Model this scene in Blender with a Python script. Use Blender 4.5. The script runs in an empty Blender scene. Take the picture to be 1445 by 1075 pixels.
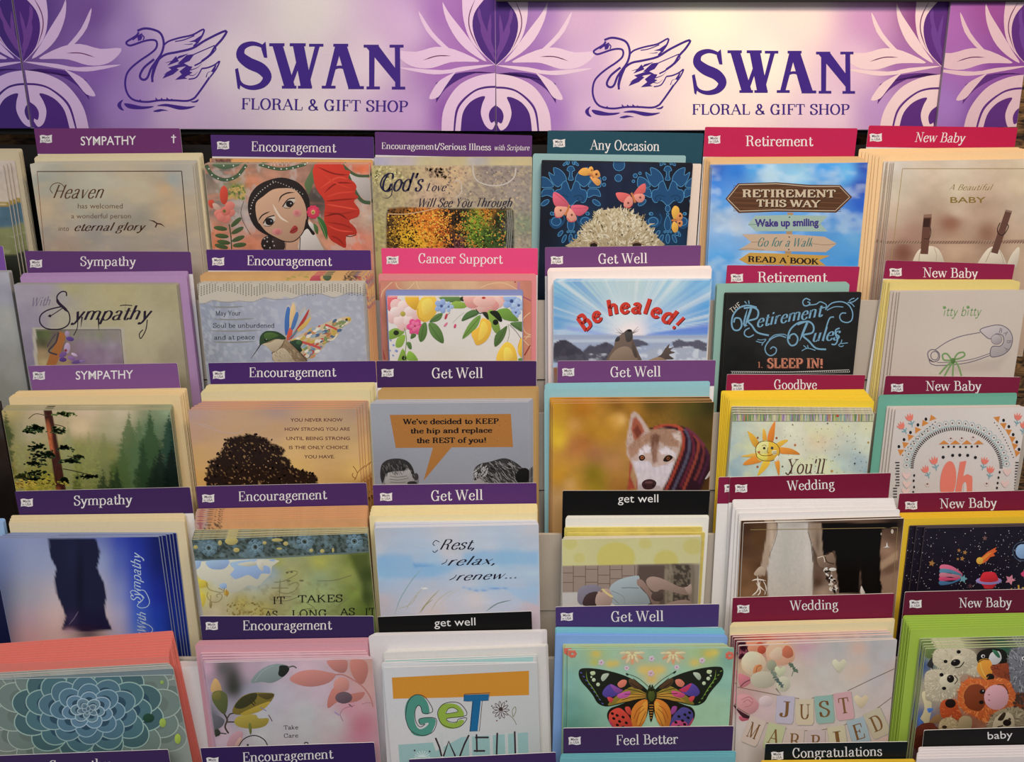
import bpy, math, random
import numpy as np
from mathutils import Matrix, Vector

# ------------------------------------------------------------------ camera
W, H, F = 1445.0, 1075.0, 1150.0
PITCH, LEAN = math.radians(22.5), math.radians(7.0)
CAM = Vector((0, 0, 1.55))
scene = bpy.context.scene
col = scene.collection
cam_data = bpy.data.cameras.new('camera'); cam = bpy.data.objects.new('camera', cam_data); col.objects.link(cam)
cam.location = CAM; cam.rotation_euler = (math.pi / 2 - PITCH, 0, 0)
cam_data.sensor_width = 36; cam_data.lens = 36 * F / W; cam_data.clip_start = .01
scene.camera = cam

# ------------------------------------------------------------------ light
world = bpy.data.worlds.new('shop_air'); scene.world = world; world.use_nodes = True
bg = world.node_tree.nodes['Background']; bg.inputs[0].default_value = (.93, .95, 1.0, 1); bg.inputs[1].default_value = .22

def area(name, loc, target, size, energy, color):
    d = bpy.data.lights.new(name, 'AREA'); d.energy = energy; d.color = color
    d.shape = 'RECTANGLE'; d.size, d.size_y = size
    o = bpy.data.objects.new(name, d); o.location = loc
    o.rotation_euler = (Vector(target) - Vector(loc)).to_track_quat('-Z', 'Y').to_euler()
    col.objects.link(o); return o
area('canopy_lamp', (.20, .36, 2.02), (.14, .70, 1.50), (.34, .10), 3.5, (1.0, .79, .56))
area('ceiling_light', (.0, -.9, 2.8), (-.05, .65, 1.25), (1.4, .6), 18, (1.0, .95, .92))
scene.view_settings.view_transform = 'Standard'; scene.view_settings.look = 'None'
scene.view_settings.exposure = .18; scene.view_settings.gamma = 1; scene.view_settings.use_curve_mapping = False

# how bright a white sheet shows in each row (row 0 = sign), to turn seen colours into paper colours
EROW = [1.02, 1.05, .90, .76, .68, .62, .60]
def s2l(c):
    c = np.asarray(c, float)
    return np.where(c <= .04045, c / 12.92, ((c + .055) / 1.055) ** 2.4)
def hx(h):
    return np.array([int(h[i:i + 2], 16) for i in (1, 3, 5)]) / 255.0
TINT = [(1.0, .90, .78), (1.0, .90, .79), (1.0, .92, .84), (1.0, .94, .87), (1.0, .95, .91), (1.0, .96, .93), (1, .96, .93)]
def alb(h, row):
    c = s2l(hx(h) if isinstance(h, str) else h) / EROW[row] / np.array(TINT[row])
    c = c * .93 + .07 * float(c @ np.array([.3, .55, .15])); return np.clip(c, .002, .93)

# ------------------------------------------------------------------ frames
RIGHT = Vector((1, 0, 0)); FWD = Vector((0, math.cos(PITCH), -math.sin(PITCH))); DOWN = Vector((0, -math.sin(PITCH), -math.cos(PITCH)))
NRM = Vector((0, -math.cos(LEAN), math.sin(LEAN))); UP = Vector((0, math.sin(LEAN), math.cos(LEAN)))
ROWY = [182, 207, 368, 526, 698, 883, 1060]
ROWD = [.712] + [.70 / (1 + .0225 * i) for i in range(6)]
def ray(px, py): return FWD + RIGHT * ((px - W / 2) / F) + DOWN * ((py - H / 2) / F)
ROWP = [CAM + ray(W / 2, y) * d for y, d in zip(ROWY, ROWD)]
def hit(px, py, row, t):
    p0 = ROWP[row] + NRM * t; d = ray(px, py)
    return CAM + d * ((p0 - CAM).dot(NRM) / d.dot(NRM))
def vcoord(p): return p.dot(UP)
ROWTOP = [vcoord(hit(W / 2, y - 16, i, 0)) for i, y in enumerate(ROWY)]
SHELF = [v - .192 for v in ROWTOP]

# ------------------------------------------------------------------ materials
_m = {}
def mat_paper(rgb, rough=.6, name='paper', bump=.02):
    key = (tuple(round(float(x), 3) for x in rgb), rough, name)
    if key in _m: return _m[key]
    m = bpy.data.materials.new(name); m.use_nodes = True; nt = m.node_tree; b = nt.nodes['Principled BSDF']
    b.inputs['Roughness'].default_value = rough; b.inputs['Specular IOR Level'].default_value = .18
    tc = nt.nodes.new('ShaderNodeTexCoord'); n = nt.nodes.new('ShaderNodeTexNoise'); n.inputs['Scale'].default_value = 420; n.inputs['Detail'].default_value = 3
    mx = nt.nodes.new('ShaderNodeMix'); mx.data_type = 'RGBA'
    mx.inputs[6].default_value = (*[float(x) * .96 for x in rgb], 1); mx.inputs[7].default_value = (*[min(1, float(x) * 1.04) for x in rgb], 1)
    nt.links.new(tc.outputs['Object'], n.inputs['Vector']); nt.links.new(n.outputs['Fac'], mx.inputs[0]); nt.links.new(mx.outputs[2], b.inputs['Base Color'])
    bp = nt.nodes.new('ShaderNodeBump'); bp.inputs['Strength'].default_value = bump; bp.inputs['Distance'].default_value = .001
    nt.links.new(n.outputs['Fac'], bp.inputs['Height']); nt.links.new(bp.outputs['Normal'], b.inputs['Normal'])
    _m[key] = m; return m
def mat_print(rough=.38):
    if ('print', rough) in _m: return _m[('print', rough)]
    m = bpy.data.materials.new('printed_ink'); m.use_nodes = True; nt = m.node_tree; b = nt.nodes['Principled BSDF']
    at = nt.nodes.new('ShaderNodeAttribute'); at.attribute_name = 'Ink'
    tc = nt.nodes.new('ShaderNodeTexCoord'); n = nt.nodes.new('ShaderNodeTexNoise'); n.inputs['Scale'].default_value = 900; n.inputs['Detail'].default_value = 2
    mr = nt.nodes.new('ShaderNodeMapRange'); mr.inputs[3].default_value = .95; mr.inputs[4].default_value = 1.05
    mx = nt.nodes.new('ShaderNodeVectorMath'); mx.operation = 'SCALE'
    nt.links.new(tc.outputs['Object'], n.inputs['Vector']); nt.links.new(n.outputs['Fac'], mr.inputs[0])
    nt.links.new(at.outputs['Color'], mx.inputs[0]); nt.links.new(mr.outputs[0], mx.inputs['Scale']); nt.links.new(mx.outputs[0], b.inputs['Base Color'])
    b.inputs['Roughness'].default_value = rough; b.inputs['Specular IOR Level'].default_value = .18
    _m[('print', rough)] = m; return m

def new_obj(name, verts, faces, mat, parent=None):
    me = bpy.data.meshes.new(name); me.from_pydata([tuple(v) for v in verts], [], [tuple(f) for f in faces]); me.update()
    me.materials.append(mat); o = bpy.data.objects.new(name, me); col.objects.link(o)
    if parent is not None: o.parent = parent
    return o
def tag(o, label=None, cat=None, group=None, kind=None):
    if label: o['label'] = label
    if cat: o['category'] = cat
    if group: o['group'] = group
    if kind: o['kind'] = kind
    return o
def box_geo(x0, x1, y0, y1, z0, z1, V=None, Fc=None):
    V = [] if V is None else V; Fc = [] if Fc is None else Fc; b = len(V)
    V += [(x0, y0, z0), (x1, y0, z0), (x1, y1, z0), (x0, y1, z0), (x0, y0, z1), (x1, y0, z1), (x1, y1, z1), (x0, y1, z1)]
    Fc += [tuple(b + i for i in f) for f in ((0, 3, 2, 1), (4, 5, 6, 7), (0, 1, 5, 4), (1, 2, 6, 5), (2, 3, 7, 6), (3, 0, 4, 7))]
    return V, Fc
def sheet_geo(w, h, y0, y1, r, V, Fc):
    """a thin sheet with rounded top corners"""
    out = [(-w / 2, 0), (w / 2, 0)]
    for k in range(4): a = k / 3 * math.pi / 2; out.append((w / 2 - r + r * math.cos(a), h - r + r * math.sin(a)))
    for k in range(4): a = math.pi / 2 + k / 3 * math.pi / 2; out.append((-w / 2 + r + r * math.cos(a), h - r + r * math.sin(a)))
    n, b = len(out), len(V)
    V += [(x, y0, z) for x, z in out] + [(x, y1, z) for x, z in out]
    Fc.append(tuple(b + i for i in range(n))); Fc.append(tuple(b + n + i for i in reversed(range(n))))
    for i in range(n):
        j = (i + 1) % n; Fc.append((b + j, b + i, b + n + i, b + n + j))
def frame_at(tl, tr, row, t, h):
    """matrix of an item whose front-plane top edge runs from tl to tr (seen points), local origin at its bottom middle"""
    a, b = hit(tl[0], tl[1], row, t), hit(tr[0], tr[1], row, t)
    ex = (b - a); w = ex.length; ex.normalize(); ez = NRM.cross(ex) * -1
    if ez.dot(UP) < 0: ez = -ez
    ey = -NRM; o = (a + b) / 2 - ez * h
    M = Matrix((( ex.x, ey.x, ez.x, o.x), (ex.y, ey.y, ez.y, o.y), (ex.z, ey.z, ez.z, o.z), (0, 0, 0, 1)))
    return M, w
# ------------------------------------------------------------------ stroke lettering (own glyph skeletons)
GL = {
'a': (.60, "C .14,.50 .2,.62 .32,.65 .43,.56 .43,.40 .43,.12 .48,.02 .58,.04;C .43,.38 .26,.33 .12,.24 .11,.1 .21,.0 .34,.03 .43,.14;D .15,.50,.05"),
'b': (.64, "L .14,0 .14,1.03;C .14,.45 .24,.62 .38,.65 .53,.52 .55,.32 .52,.12 .38,-.01 .24,.02 .14,.14;F .08,1.01,.08"),
'c': (.54, "C .47,.48 .40,.61 .30,.65 .15,.54 .09,.33 .14,.11 .28,-.01 .41,.04 .49,.17;D .44,.5,.055"),
'd': (.66, "L .5,.0 .5,1.03;C .5,.45 .4,.62 .27,.65 .12,.52 .09,.32 .12,.12 .27,-.01 .4,.03 .5,.15;F .44,1.01,.08;F .55,.02,.07"),
'e': (.56, "L .11,.36 .47,.36;C .47,.36 .45,.55 .31,.65 .16,.55 .09,.33 .14,.11 .29,-.01 .42,.04 .49,.16"),
'f': (.38, "C .42,.93 .36,1.03 .26,.98 .20,.84 .20,.6 .20,.02;L .06,.63 .38,.63;F .21,.02,.13"),
'g': (.58, "C .27,.65 .14,.57 .12,.44 .18,.30 .28,.26 .38,.31 .42,.44 .38,.58 .27,.65;C .18,.28 .12,.18 .2,.1 .38,.07 .5,-.02 .5,-.18 .36,-.31 .2,-.31 .08,-.2 .12,-.06 .22,.0;L .4,.6 .55,.66"),
'h': (.68, "L .14,.02 .14,1.03;C .14,.46 .24,.62 .37,.65 .48,.58 .5,.45 .5,.02;F .08,1.01,.08;F .14,.02,.13;F .51,.02,.13"),
'i': (.34, "L .17,.02 .17,.64;D .17,.9,.075;F .11,.63,.08;F .17,.02,.13"),
'j': (.34, "C .2,.64 .2,0 .16,-.25 .04,-.3;D .2,.9,.075;F .14,.63,.08"),
'k': (.64, "L .14,.02 .14,1.03;T .14,.26 .45,.62;L .25,.38 .5,.02;F .08,1.01,.08;F .14,.02,.13;F .45,.63,.12;F .5,.02,.13"),
'l': (.34, "L .17,.02 .17,1.03;F .11,1.01,.08;F .17,.02,.13"),
'm': (1.0, "L .14,.02 .14,.64;C .14,.46 .24,.62 .36,.65 .47,.58 .49,.45 .49,.02;C .49,.46 .59,.62 .71,.65 .82,.58 .84,.45 .84,.02;F .08,.63,.08;F .14,.02,.12;F .49,.02,.12;F .85,.02,.12"),
'n': (.68, "L .14,.02 .14,.64;C .14,.46 .24,.62 .37,.65 .48,.58 .5,.45 .5,.02;F .08,.63,.08;F .14,.02,.13;F .51,.02,.13"),
'o': (.62, "C .31,.65 .15,.54 .09,.32 .15,.1 .31,-.01 .47,.1 .53,.32 .47,.54 .31,.65"),
'p': (.66, "L .14,-.3 .14,.64;C .14,.45 .24,.62 .38,.65 .53,.52 .56,.32 .52,.12 .38,-.01 .24,.02 .14,.14;F .08,.63,.08;F .15,-.29,.14"),
'q': (.66, "L .5,-.3 .5,.64;C .5,.45 .4,.62 .27,.65 .12,.52 .09,.32 .12,.12 .27,-.01 .4,.03 .5,.15;F .5,-.29,.13"),
'r': (.48, "L .14,.02 .14,.64;C .14,.4 .22,.58 .32,.65 .42,.62;D .42,.57,.06;F .08,.63,.08;F .15,.02,.14"),
's': (.48, "C .38,.5 .33,.63 .22,.65 .11,.57 .11,.45 .24,.36 .37,.27 .41,.14 .32,.01 .2,-.01 .1,.06 .07,.2;T .39,.66 .39,.47;T .075,0 .075,.2"),
't': (.40, "C .19,.85 .19,.5 .19,.14 .25,.01 .36,.04 .39,.15;L .05,.63 .37,.63"),
'u': (.68, "C .15,.64 .15,.2 .2,.04 .31,-.0 .43,.06 .51,.2;L .51,.64 .51,.02;F .09,.63,.08;F .45,.63,.08;F .57,.02,.07"),
'v': (.60, "L .1,.63 .31,.0;T .31,.0 .50,.63;F .1,.63,.12;F .50,.63,.1"),
'w': (.86, "L .09,.63 .27,.0;T .27,.0 .42,.6;L .42,.62 .60,.0;T .60,.0 .76,.63;F .1,.63,.12;F .43,.63,.1;F .76,.63,.1"),
'x': (.60, "L .1,.62 .50,.02;T .09,.02 .49,.62;F .12,.63,.11;F .48,.63,.1;F .1,.02,.1;F .49,.02,.12"),
'y': (.60, "L .1,.63 .31,.02;C .50,.63 .31,.02 .22,-.22 .12,-.31 .05,-.26;D .08,-.24,.05;F .1,.63,.12;F .50,.63,.1"),
'z': (.54, "L .09,.62 .46,.62;L .46,.62 .08,.02;L .08,.02 .47,.02;T .09,.62 .09,.47;T .47,.02 .47,.18"),
'A': (.78, "T .08,.02 .39,1.0;L .37,1.0 .68,.02;L .19,.36 .57,.36;F .08,.02,.11;F .68,.02,.13"),
'B': (.72, "L .18,.02 .18,.98;C .18,.98 .40,.98 .53,.88 .53,.64 .40,.53 .18,.53;C .38,.53 .58,.48 .62,.28 .56,.06 .38,.02 .18,.02;F .12,.98,.11;F .12,.02,.11"),
'C': (.74, "C .62,.68 .56,.90 .40,1.0 .2,.9 .09,.5 .2,.1 .40,0 .56,.09 .64,.3;T .64,1.0 .64,.66"),
'D': (.80, "L .18,.02 .18,.98;C .18,.98 .42,.98 .60,.86 .68,.5 .60,.14 .42,.02 .18,.02;F .12,.98,.1;F .12,.02,.1"),
'E': (.72, "L .18,.02 .18,.98;L .08,.98 .60,.98;L .18,.52 .44,.52;L .08,.02 .63,.02;T .60,.99 .61,.74;T .63,.01 .66,.28;T .44,.64 .44,.40"),
'F': (.66, "L .18,.02 .18,.98;L .08,.98 .60,.98;L .18,.50 .44,.50;T .60,.99 .61,.72;T .44,.62 .44,.38;F .19,.02,.14"),
'G': (.80, "C .62,.68 .56,.90 .40,1.0 .2,.9 .09,.5 .2,.1 .40,0 .54,.08 .62,.2;L .62,.0 .62,.4;T .64,1.0 .64,.66;F .60,.42,.15"),
'H': (.86, "L .18,.02 .18,.98;L .68,.02 .68,.98;L .18,.52 .68,.52;F .18,.98,.14;F .18,.02,.14;F .68,.98,.14;F .68,.02,.14"),
'I': (.42, "L .21,.02 .21,.98;F .21,.98,.15;F .21,.02,.15"),
'J': (.50, "C .34,.98 .34,.2 .26,.02 .12,.02 .07,.16;F .32,.98,.15;D .1,.18,.06"),
'K': (.82, "L .18,.02 .18,.98;T .18,.38 .62,.98;L .34,.58 .68,.02;F .18,.98,.14;F .18,.02,.14;F .62,.98,.12;F .68,.02,.13"),
'L': (.66, "L .18,.02 .18,.98;L .08,.02 .59,.02;T .59,.01 .61,.3;F .18,.98,.14"),
'M': (1.0, "T .17,.02 .17,.98;L .17,.98 .49,.02;T .49,.02 .82,.98;L .82,.02 .82,.98;F .13,.98,.11;F .17,.02,.12;F .84,.98,.12;F .82,.02,.13"),
'N': (.86, "T .18,.02 .18,.98;L .18,.98 .69,.0;T .69,.0 .69,.98;F .13,.98,.12;F .18,.02,.13;F .69,.98,.14"),
'O': (.80, "C .40,1.0 .19,.87 .09,.5 .19,.13 .40,-.0 .61,.13 .71,.5 .61,.87 .40,1.0"),
'P': (.68, "L .18,.02 .18,.98;C .18,.98 .42,.98 .57,.88 .59,.70 .50,.52 .38,.47 .18,.47;F .12,.98,.1;F .19,.02,.14"),
'R': (.78, "L .18,.02 .18,.98;C .18,.98 .42,.98 .57,.88 .57,.66 .42,.52 .18,.51;C .38,.51 .52,.44 .56,.28 .60,.06 .72,.02;F .12,.98,.1;F .19,.02,.14"),
'S': (.62, "C .51,.74 .46,.94 .29,1.0 .13,.90 .11,.71 .28,.56 .46,.44 .54,.26 .44,.05 .28,-.01 .13,.07 .08,.3;T .52,1.0 .52,.70;T .075,.0 .075,.32"),
'T': (.72, "L .36,.02 .36,.98;L .07,.98 .65,.98;T .07,.99 .05,.72;T .65,.99 .67,.72;F .36,.02,.15"),
'U': (.82, "C .18,.98 .18,.3 .26,.06 .42,-.01 .58,.07 .66,.3;T .66,.28 .66,.98;F .18,.98,.14;F .66,.98,.13"),
'V': (.76, "L .09,.98 .38,.0;T .38,.0 .66,.98;F .09,.98,.12;F .66,.98,.12"),
'W': (1.08, "L .09,.98 .33,.0;T .33,.0 .53,.95;L .53,.98 .76,.0;T .76,.0 .98,.98;F .09,.98,.12;F .53,.98,.11;F .98,.98,.12"),
'Y': (.76, "L .08,.98 .37,.48;T .37,.48 .66,.98;L .37,.5 .37,.02;F .08,.98,.12;F .66,.98,.12;F .37,.02,.14"),
'&': (.78, "C .62,.36 .54,.1 .32,-.0 .12,.1 .14,.34 .36,.52 .48,.75 .40,.96 .28,.98 .21,.8 .32,.5 .70,.02"),
'1': (.50, "L .25,.02 .25,.98;T .25,.96 .11,.84;F .25,.02,.15"),
'.': (.30, "D .15,.06,.07"), ',': (.30, "D .15,.06,.07;L .17,.04 .1,-.15"), "'": (.26, "L .13,1.0 .11,.72;D .13,.95,.06"),
'!': (.34, "L .17,.98 .17,.3;D .17,.06,.08"), '/': (.5, "L .06,-.1 .44,1.05"), ' ': (.34, ""), '-': (.4, "L .06,.35 .34,.35"),
}
def cr(pts, closed=False, n=4):
    """catmull-rom through points"""
    P = np.asarray(pts, float); N = len(P)
    if N < 3: return P
    if not closed and np.allclose(P[0], P[-1]): closed = True; P = P[:-1]; N -= 1; back = True
    else: back = False
    out = []; segs = N if closed else N - 1
    for i in range(segs):
        if closed: a, b, c, d = P[(i - 1) % N], P[i], P[(i + 1) % N], P[(i + 2) % N]
        else: a, b, c, d = P[max(i - 1, 0)], P[i], P[i + 1], P[min(i + 2, N - 1)]
        for k in range(n):
            t = k / n; out.append(.5 * ((2 * b) + (c - a) * t + (2 * a - 5 * b + 4 * c - d) * t * t + (3 * b - a - 3 * c + d) * t ** 3))
    if not closed: out.append(P[-1])
    elif back: out.append(P[0])
    return np.array(out)
def nums(s): return np.array([[float(q) for q in p.split(',')] for p in s.split()])
def ribbon(P, wid):
    """quads along a polyline; wid = width or widths"""
    P = np.asarray(P, float); n = len(P)
    if n < 2: return []
    T = np.gradient(P, axis=0); L = np.hypot(T[:, 0], T[:, 1]) + 1e-9; N = np.stack([-T[:, 1], T[:, 0]], 1) / L[:, None]
    w = (np.ones(n) * wid)[:, None] / 2; A, B = P + N * w, P - N * w
    return [[B[i], B[i + 1], A[i + 1], A[i]] for i in range(n - 1)]
def disc(x, y, rx, ry=None, rot=0, n=12):
    ry = rx if ry is None else ry; a = np.arange(n) / n * 2 * math.pi; c, s = math.cos(math.radians(rot)), math.sin(math.radians(rot))
    X, Y = rx * np.cos(a), ry * np.sin(a)
    return np.stack([x + X * c - Y * s, y + X * s + Y * c], 1)
STYLES = {  # weight, thin ratio, slant, serifs, curve steps
 'serif': (.118, .40, 0, 1, 4), 'serifi': (.11, .40, .22, 1, 4), 'caps': (.14, .42, 0, 1, 4), 'slab': (.20, .62, 0, 1, 3), 'type': (.11, .85, 0, 1, 3),
 'script': (.12, .42, .42, 0, 4), 'scriptb': (.15, .30, .38, 0, 4), 'mono': (.10, 1, 0, 0, 3), 'monoi': (.095, 1, .25, 0, 3), 'fat': (.22, .8, .1, 0, 3),
}
def stroke_text(s, style):
    """polygons in glyph units + total advance"""
    w, thin, slant, ser, n = STYLES[style]; polys = []; x = 0
    for ch in s:
        adv, g = GL.get(ch, GL[' ']); 
        for tok in g.split(';'):
            if not tok: continue
            k, rest = tok[0], tok[2:]
            if k == 'D':
                a = [float(q) for q in rest.split(',')]; gp = [disc(a[0], a[1], max(a[2], w * .55) if ser or a[1] > .6 or a[1] < .1 else 0.001, n=8)]
                if not ser and .1 < a[1] < .6: gp = []
            elif k == 'F':
                if not ser: gp = []
                else:
                    a = [float(q) for q in rest.split(',')]; hh = w * (.20 if w < .19 else .3); gp = [np.array([[a[0] - a[2], a[1] - hh], [a[0] + a[2], a[1] - hh], [a[0] + a[2], a[1] + hh], [a[0] - a[2], a[1] + hh]])]
            else:
                P = nums(rest)
                if k == 'C': P = cr(P, n=n)
                if k == 'T' and not ser and len(P) == 2 and abs(P[0][0] - P[1][0]) < .04 and abs(P[0][1] - P[1][1]) < .4: continue
                T = np.gradient(P, axis=0); an = np.abs(T[:, 1]) / (np.hypot(T[:, 0], T[:, 1]) + 1e-9)
                wd = w * (thin + (1 - thin) * an ** 1.3) if k != 'T' else w * thin * np.ones(len(P))
                gp = ribbon(P, wd)
            for q in gp:
                q = np.asarray(q, float).copy(); q[:, 0] += x + q[:, 1] * slant; polys.append(q)
        x += adv
    return polys, x, 1.0
_ft = {}
def font_text(s, bold=0.0, shear=0.0):
    key = (s, bold, shear)
    if key in _ft: return _ft[key]
    cu = bpy.data.curves.new('t', 'FONT'); cu.body = s; cu.offset = bold; cu.shear = shear; cu.resolution_u = 3; cu.fill_mode = 'FRONT'
    o = bpy.data.objects.new('t', cu); col.objects.link(o)
    dg = bpy.context.evaluated_depsgraph_get(); me = o.evaluated_get(dg).to_mesh()
    V = np.array([v.co[:2] for v in me.vertices]); polys = [V[list(p.vertices)] for p in me.polygons]
    bpy.data.objects.remove(o); bpy.data.curves.remove(cu)
    x0, x1 = V[:, 0].min(), V[:, 0].max(); polys = [p - np.array([x0, 0]) for p in polys]
    _ft[key] = (polys, x1 - x0, .727); return _ft[key]

def clip(P, x0, x1, y0, y1):
    if P[:, 0].min() >= x0 and P[:, 0].max() <= x1 and P[:, 1].min() >= y0 and P[:, 1].max() <= y1: return P
    for ax, val, sg in ((0, x0, 1), (0, x1, -1), (1, y0, 1), (1, y1, -1)):
        out = []; n = len(P)
        if n < 3: return P[:0]
        d = (P[:, ax] - val) * sg
        for i in range(n):
            j = (i + 1) % n
            if d[i] >= 0: out.append(P[i])
            if (d[i] >= 0) != (d[j] >= 0): out.append(P[i] + (P[j] - P[i]) * (d[i] / (d[i] - d[j])))
        P = np.array(out).reshape(-1, 2)
    return P
def vnoise(x, y, seed=0):
    xi, yi = np.floor(x), np.floor(y); fx, fy = x - xi, y - yi; fx = fx * fx * (3 - 2 * fx); fy = fy * fy * (3 - 2 * fy)
    def hsh(a, b):
        v = np.sin(a * 127.1 + b * 311.7 + seed * 74.7) * 43758.5453; return v - np.floor(v)
    return (hsh(xi, yi) * (1 - fx) + hsh(xi + 1, yi) * fx) * (1 - fy) + (hsh(xi, yi + 1) * (1 - fx) + hsh(xi + 1, yi + 1) * fx) * fy
def fbm(x, y, seed=0, o=3):
    v = 0; a = .5; t = 0
    for k in range(o): v = v + a * vnoise(x * 2 ** k, y * 2 ** k, seed + k); t += a; a *= .55
    return v / t

class Art:
    """flat print on the front face of a sheet. Field ops colour a grid of vertices, shape ops add flat inked shapes."""
    def __init__(s, M, w, h, yf, row):
        s.M, s.w, s.h, s.yf, s.row = M, w, h, yf, row
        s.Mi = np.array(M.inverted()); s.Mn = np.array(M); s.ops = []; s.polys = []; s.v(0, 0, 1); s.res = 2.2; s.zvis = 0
        p = M @ Vector((0, yf, 0)); s.c = (p - CAM).dot(NRM); s.rnd = random.Random(7); s.shade = .3
    def v(s, ox, oy, k): s.ox, s.oy, s.k = ox, oy, k; return s
    def loc(s, P):
        P = np.asarray(P, float); X = (P[:, 0] * s.k + s.ox - W / 2) / F; Y = (P[:, 1] * s.k + s.oy - H / 2) / F
        D = np.array(FWD)[None] + X[:, None] * np.array(RIGHT)[None] + Y[:, None] * np.array(DOWN)[None]
        t = s.c / (D @ np.array(NRM)); Q = np.array(CAM)[None] + D * t[:, None]
        L = Q @ s.Mi[:3, :3].T + s.Mi[:3, 3]; return L[:, [0, 2]]
    def seen(s, L):
        Q = np.stack([L[:, 0], np.full(len(L), s.yf), L[:, 1]], 1) @ s.Mn[:3, :3].T + s.Mn[:3, 3] - np.array(CAM)
        z = Q @ np.array(FWD); return np.stack([Q @ np.array(RIGHT) / z * F + W / 2, Q @ np.array(DOWN) / z * F + H / 2], 1)
    # ---- shapes
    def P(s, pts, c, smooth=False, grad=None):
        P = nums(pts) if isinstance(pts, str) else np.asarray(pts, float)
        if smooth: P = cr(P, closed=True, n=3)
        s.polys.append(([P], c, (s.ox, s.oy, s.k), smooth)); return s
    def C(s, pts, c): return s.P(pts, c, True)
    def S(s, pts, w, c, taper=0, smooth=True, cap=False):
        P = nums(pts) if isinstance(pts, str) else np.asarray(pts, float)
        if smooth: P = cr(P, n=4)
        u = np.linspace(0, 1, len(P))
        ww = w if not taper else w * (np.clip(np.minimum(u, 1 - u) * 4, .12, 1) if taper == 2 else (1 - u * .88))
        q = ribbon(P, ww)
        if cap: q = q + [disc(*P[0], w / 2, n=8), disc(*P[-1], w / 2, n=8)]
        s.polys.append((q, c, (s.ox, s.oy, s.k))); return s
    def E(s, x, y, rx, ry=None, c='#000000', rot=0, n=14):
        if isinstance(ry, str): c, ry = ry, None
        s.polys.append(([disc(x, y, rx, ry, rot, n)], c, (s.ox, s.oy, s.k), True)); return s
    def ring(s, x, y, rx, ry, w, c, rot=0, n=18):
        P = disc(x, y, rx, ry, rot, n); return s.S(np.vstack([P, P[:1]]), w, c, smooth=False)
    def T(s, txt, x0, y0, x1, y1, h, c, style='serif', bold=0.0, fit=True):
        if style == 'sans': polys, adv, cap = font_text(txt, bold)
        elif style == 'sansi': polys, adv, cap = font_text(txt, bold, .3)
        else: polys, adv, cap = stroke_text(txt, style)
        a = np.array([x0, y0], float); d = np.array([x1 - x0, y1 - y0], float) / adv; L = math.hypot(x1 - x0, y1 - y0); up = np.array([(y1 - y0), -(x1 - x0)]) / L * h / cap
        s.polys.append(([a + p[:, :1] * d + p[:, 1:] * up for p in polys], c, (s.ox, s.oy, s.k))); return s
    def specks(s, n, box, size, cols, seed=1, mask=None, elong=1.6, rot=None):
        r = random.Random(seed); m = None if mask is None else nums(mask)
        for ccol in cols:
            q = []
            for _ in range(n // len(cols)):
                x, y = r.uniform(box[0], box[2]), r.uniform(box[1], box[3])
                if m is not None and not inpoly(x, y, m): continue
                z = size * r.uniform(.5, 1.4); q.append(disc(x, y, z * elong, z, r.uniform(0, 180) if rot is None else rot + r.uniform(-15, 15), 6))
            if q: s.polys.append((q, ccol, (s.ox, s.oy, s.k)))
        return s
    def hairs(s, n, box, ln, w, cols, ang, mask=None, seed=2, bend=.2, spread=.4):
        """ang(x,y)->radians of hair direction"""
        r = random.Random(seed); m = None if mask is None else nums(mask)
        for ccol in cols:
            q = []
            for _ in range(n // len(cols)):
                x, y = r.uniform(box[0], box[2]), r.uniform(box[1], box[3])
                if m is not None and not inpoly(x, y, m): continue
                a = ang(x, y) + r.uniform(-spread, spread); b = r.uniform(-bend, bend); l = ln * r.uniform(.6, 1.3)
                P = [(x, y), (x + l * .5 * math.cos(a), y + l * .5 * math.sin(a)), (x + l * .5 * math.cos(a) + l * .5 * math.cos(a + b), y + l * .5 * math.sin(a) + l * .5 * math.sin(a + b))]
                q += ribbon(P, np.array([w, w * .8, w * .2]))
            if q: s.polys.append((q, ccol, (s.ox, s.oy, s.k)))
        return s
    # ---- field
    def _op(s, f): s.ops.append((f, s.ox, s.oy, s.k)); return s
    def flat(s, c): return s._op(lambda X, Y, C: np.tile(s2l(hx(c)) if isinstance(c, str) else s2l(c), (len(X), 1)))
    def grad(s, pts, p=2.5):
        pts = [(float(a.split(',')[0]), float(a.split(',')[1]), s2l(hx(a.split(',')[2]))) for a in pts.split()]
        def f(X, Y, C):
            num = 0; den = 0
            for x, y, c in pts:
                w = 1 / (((X - x) ** 2 + (Y - y) ** 2) + 400) ** (p / 2); num = num + w[:, None] * c[None]; den = den + w
            return num / den[:, None]
        return s._op(f)
    def g(s, x, y, rx, ry, c, a=1.0, rot=0):
        cc = s2l(hx(c)); co, si = math.cos(math.radians(rot)), math.sin(math.radians(rot))
        def f(X, Y, C):
            u = ((X - x) * co + (Y - y) * si) / rx; w_ = (-(X - x) * si + (Y - y) * co) / ry
            m = a * np.exp(-(u * u + w_ * w_) * 1.2)[:, None]; return C * (1 - m) + cc * m
        return s._op(f)
    def sp(s, pts, c, blur=8, a=1.0, nz=0, ns=30):
        Pg = nums(pts) if isinstance(pts, str) else np.asarray(pts, float); cc = s2l(hx(c))
        def f(X, Y, C):
            dd = sdist(X, Y, Pg)
            if nz: dd = dd + (fbm(X / ns, Y / ns, 5) - .5) * 2 * nz
            m = a * np.clip(.5 - dd / max(blur, .1) / 1.0, 0, 1); m = (m * m * (3 - 2 * m) if a == 1 else m)[:, None]; return C * (1 - m) + cc * m
        return s._op(f)
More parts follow.
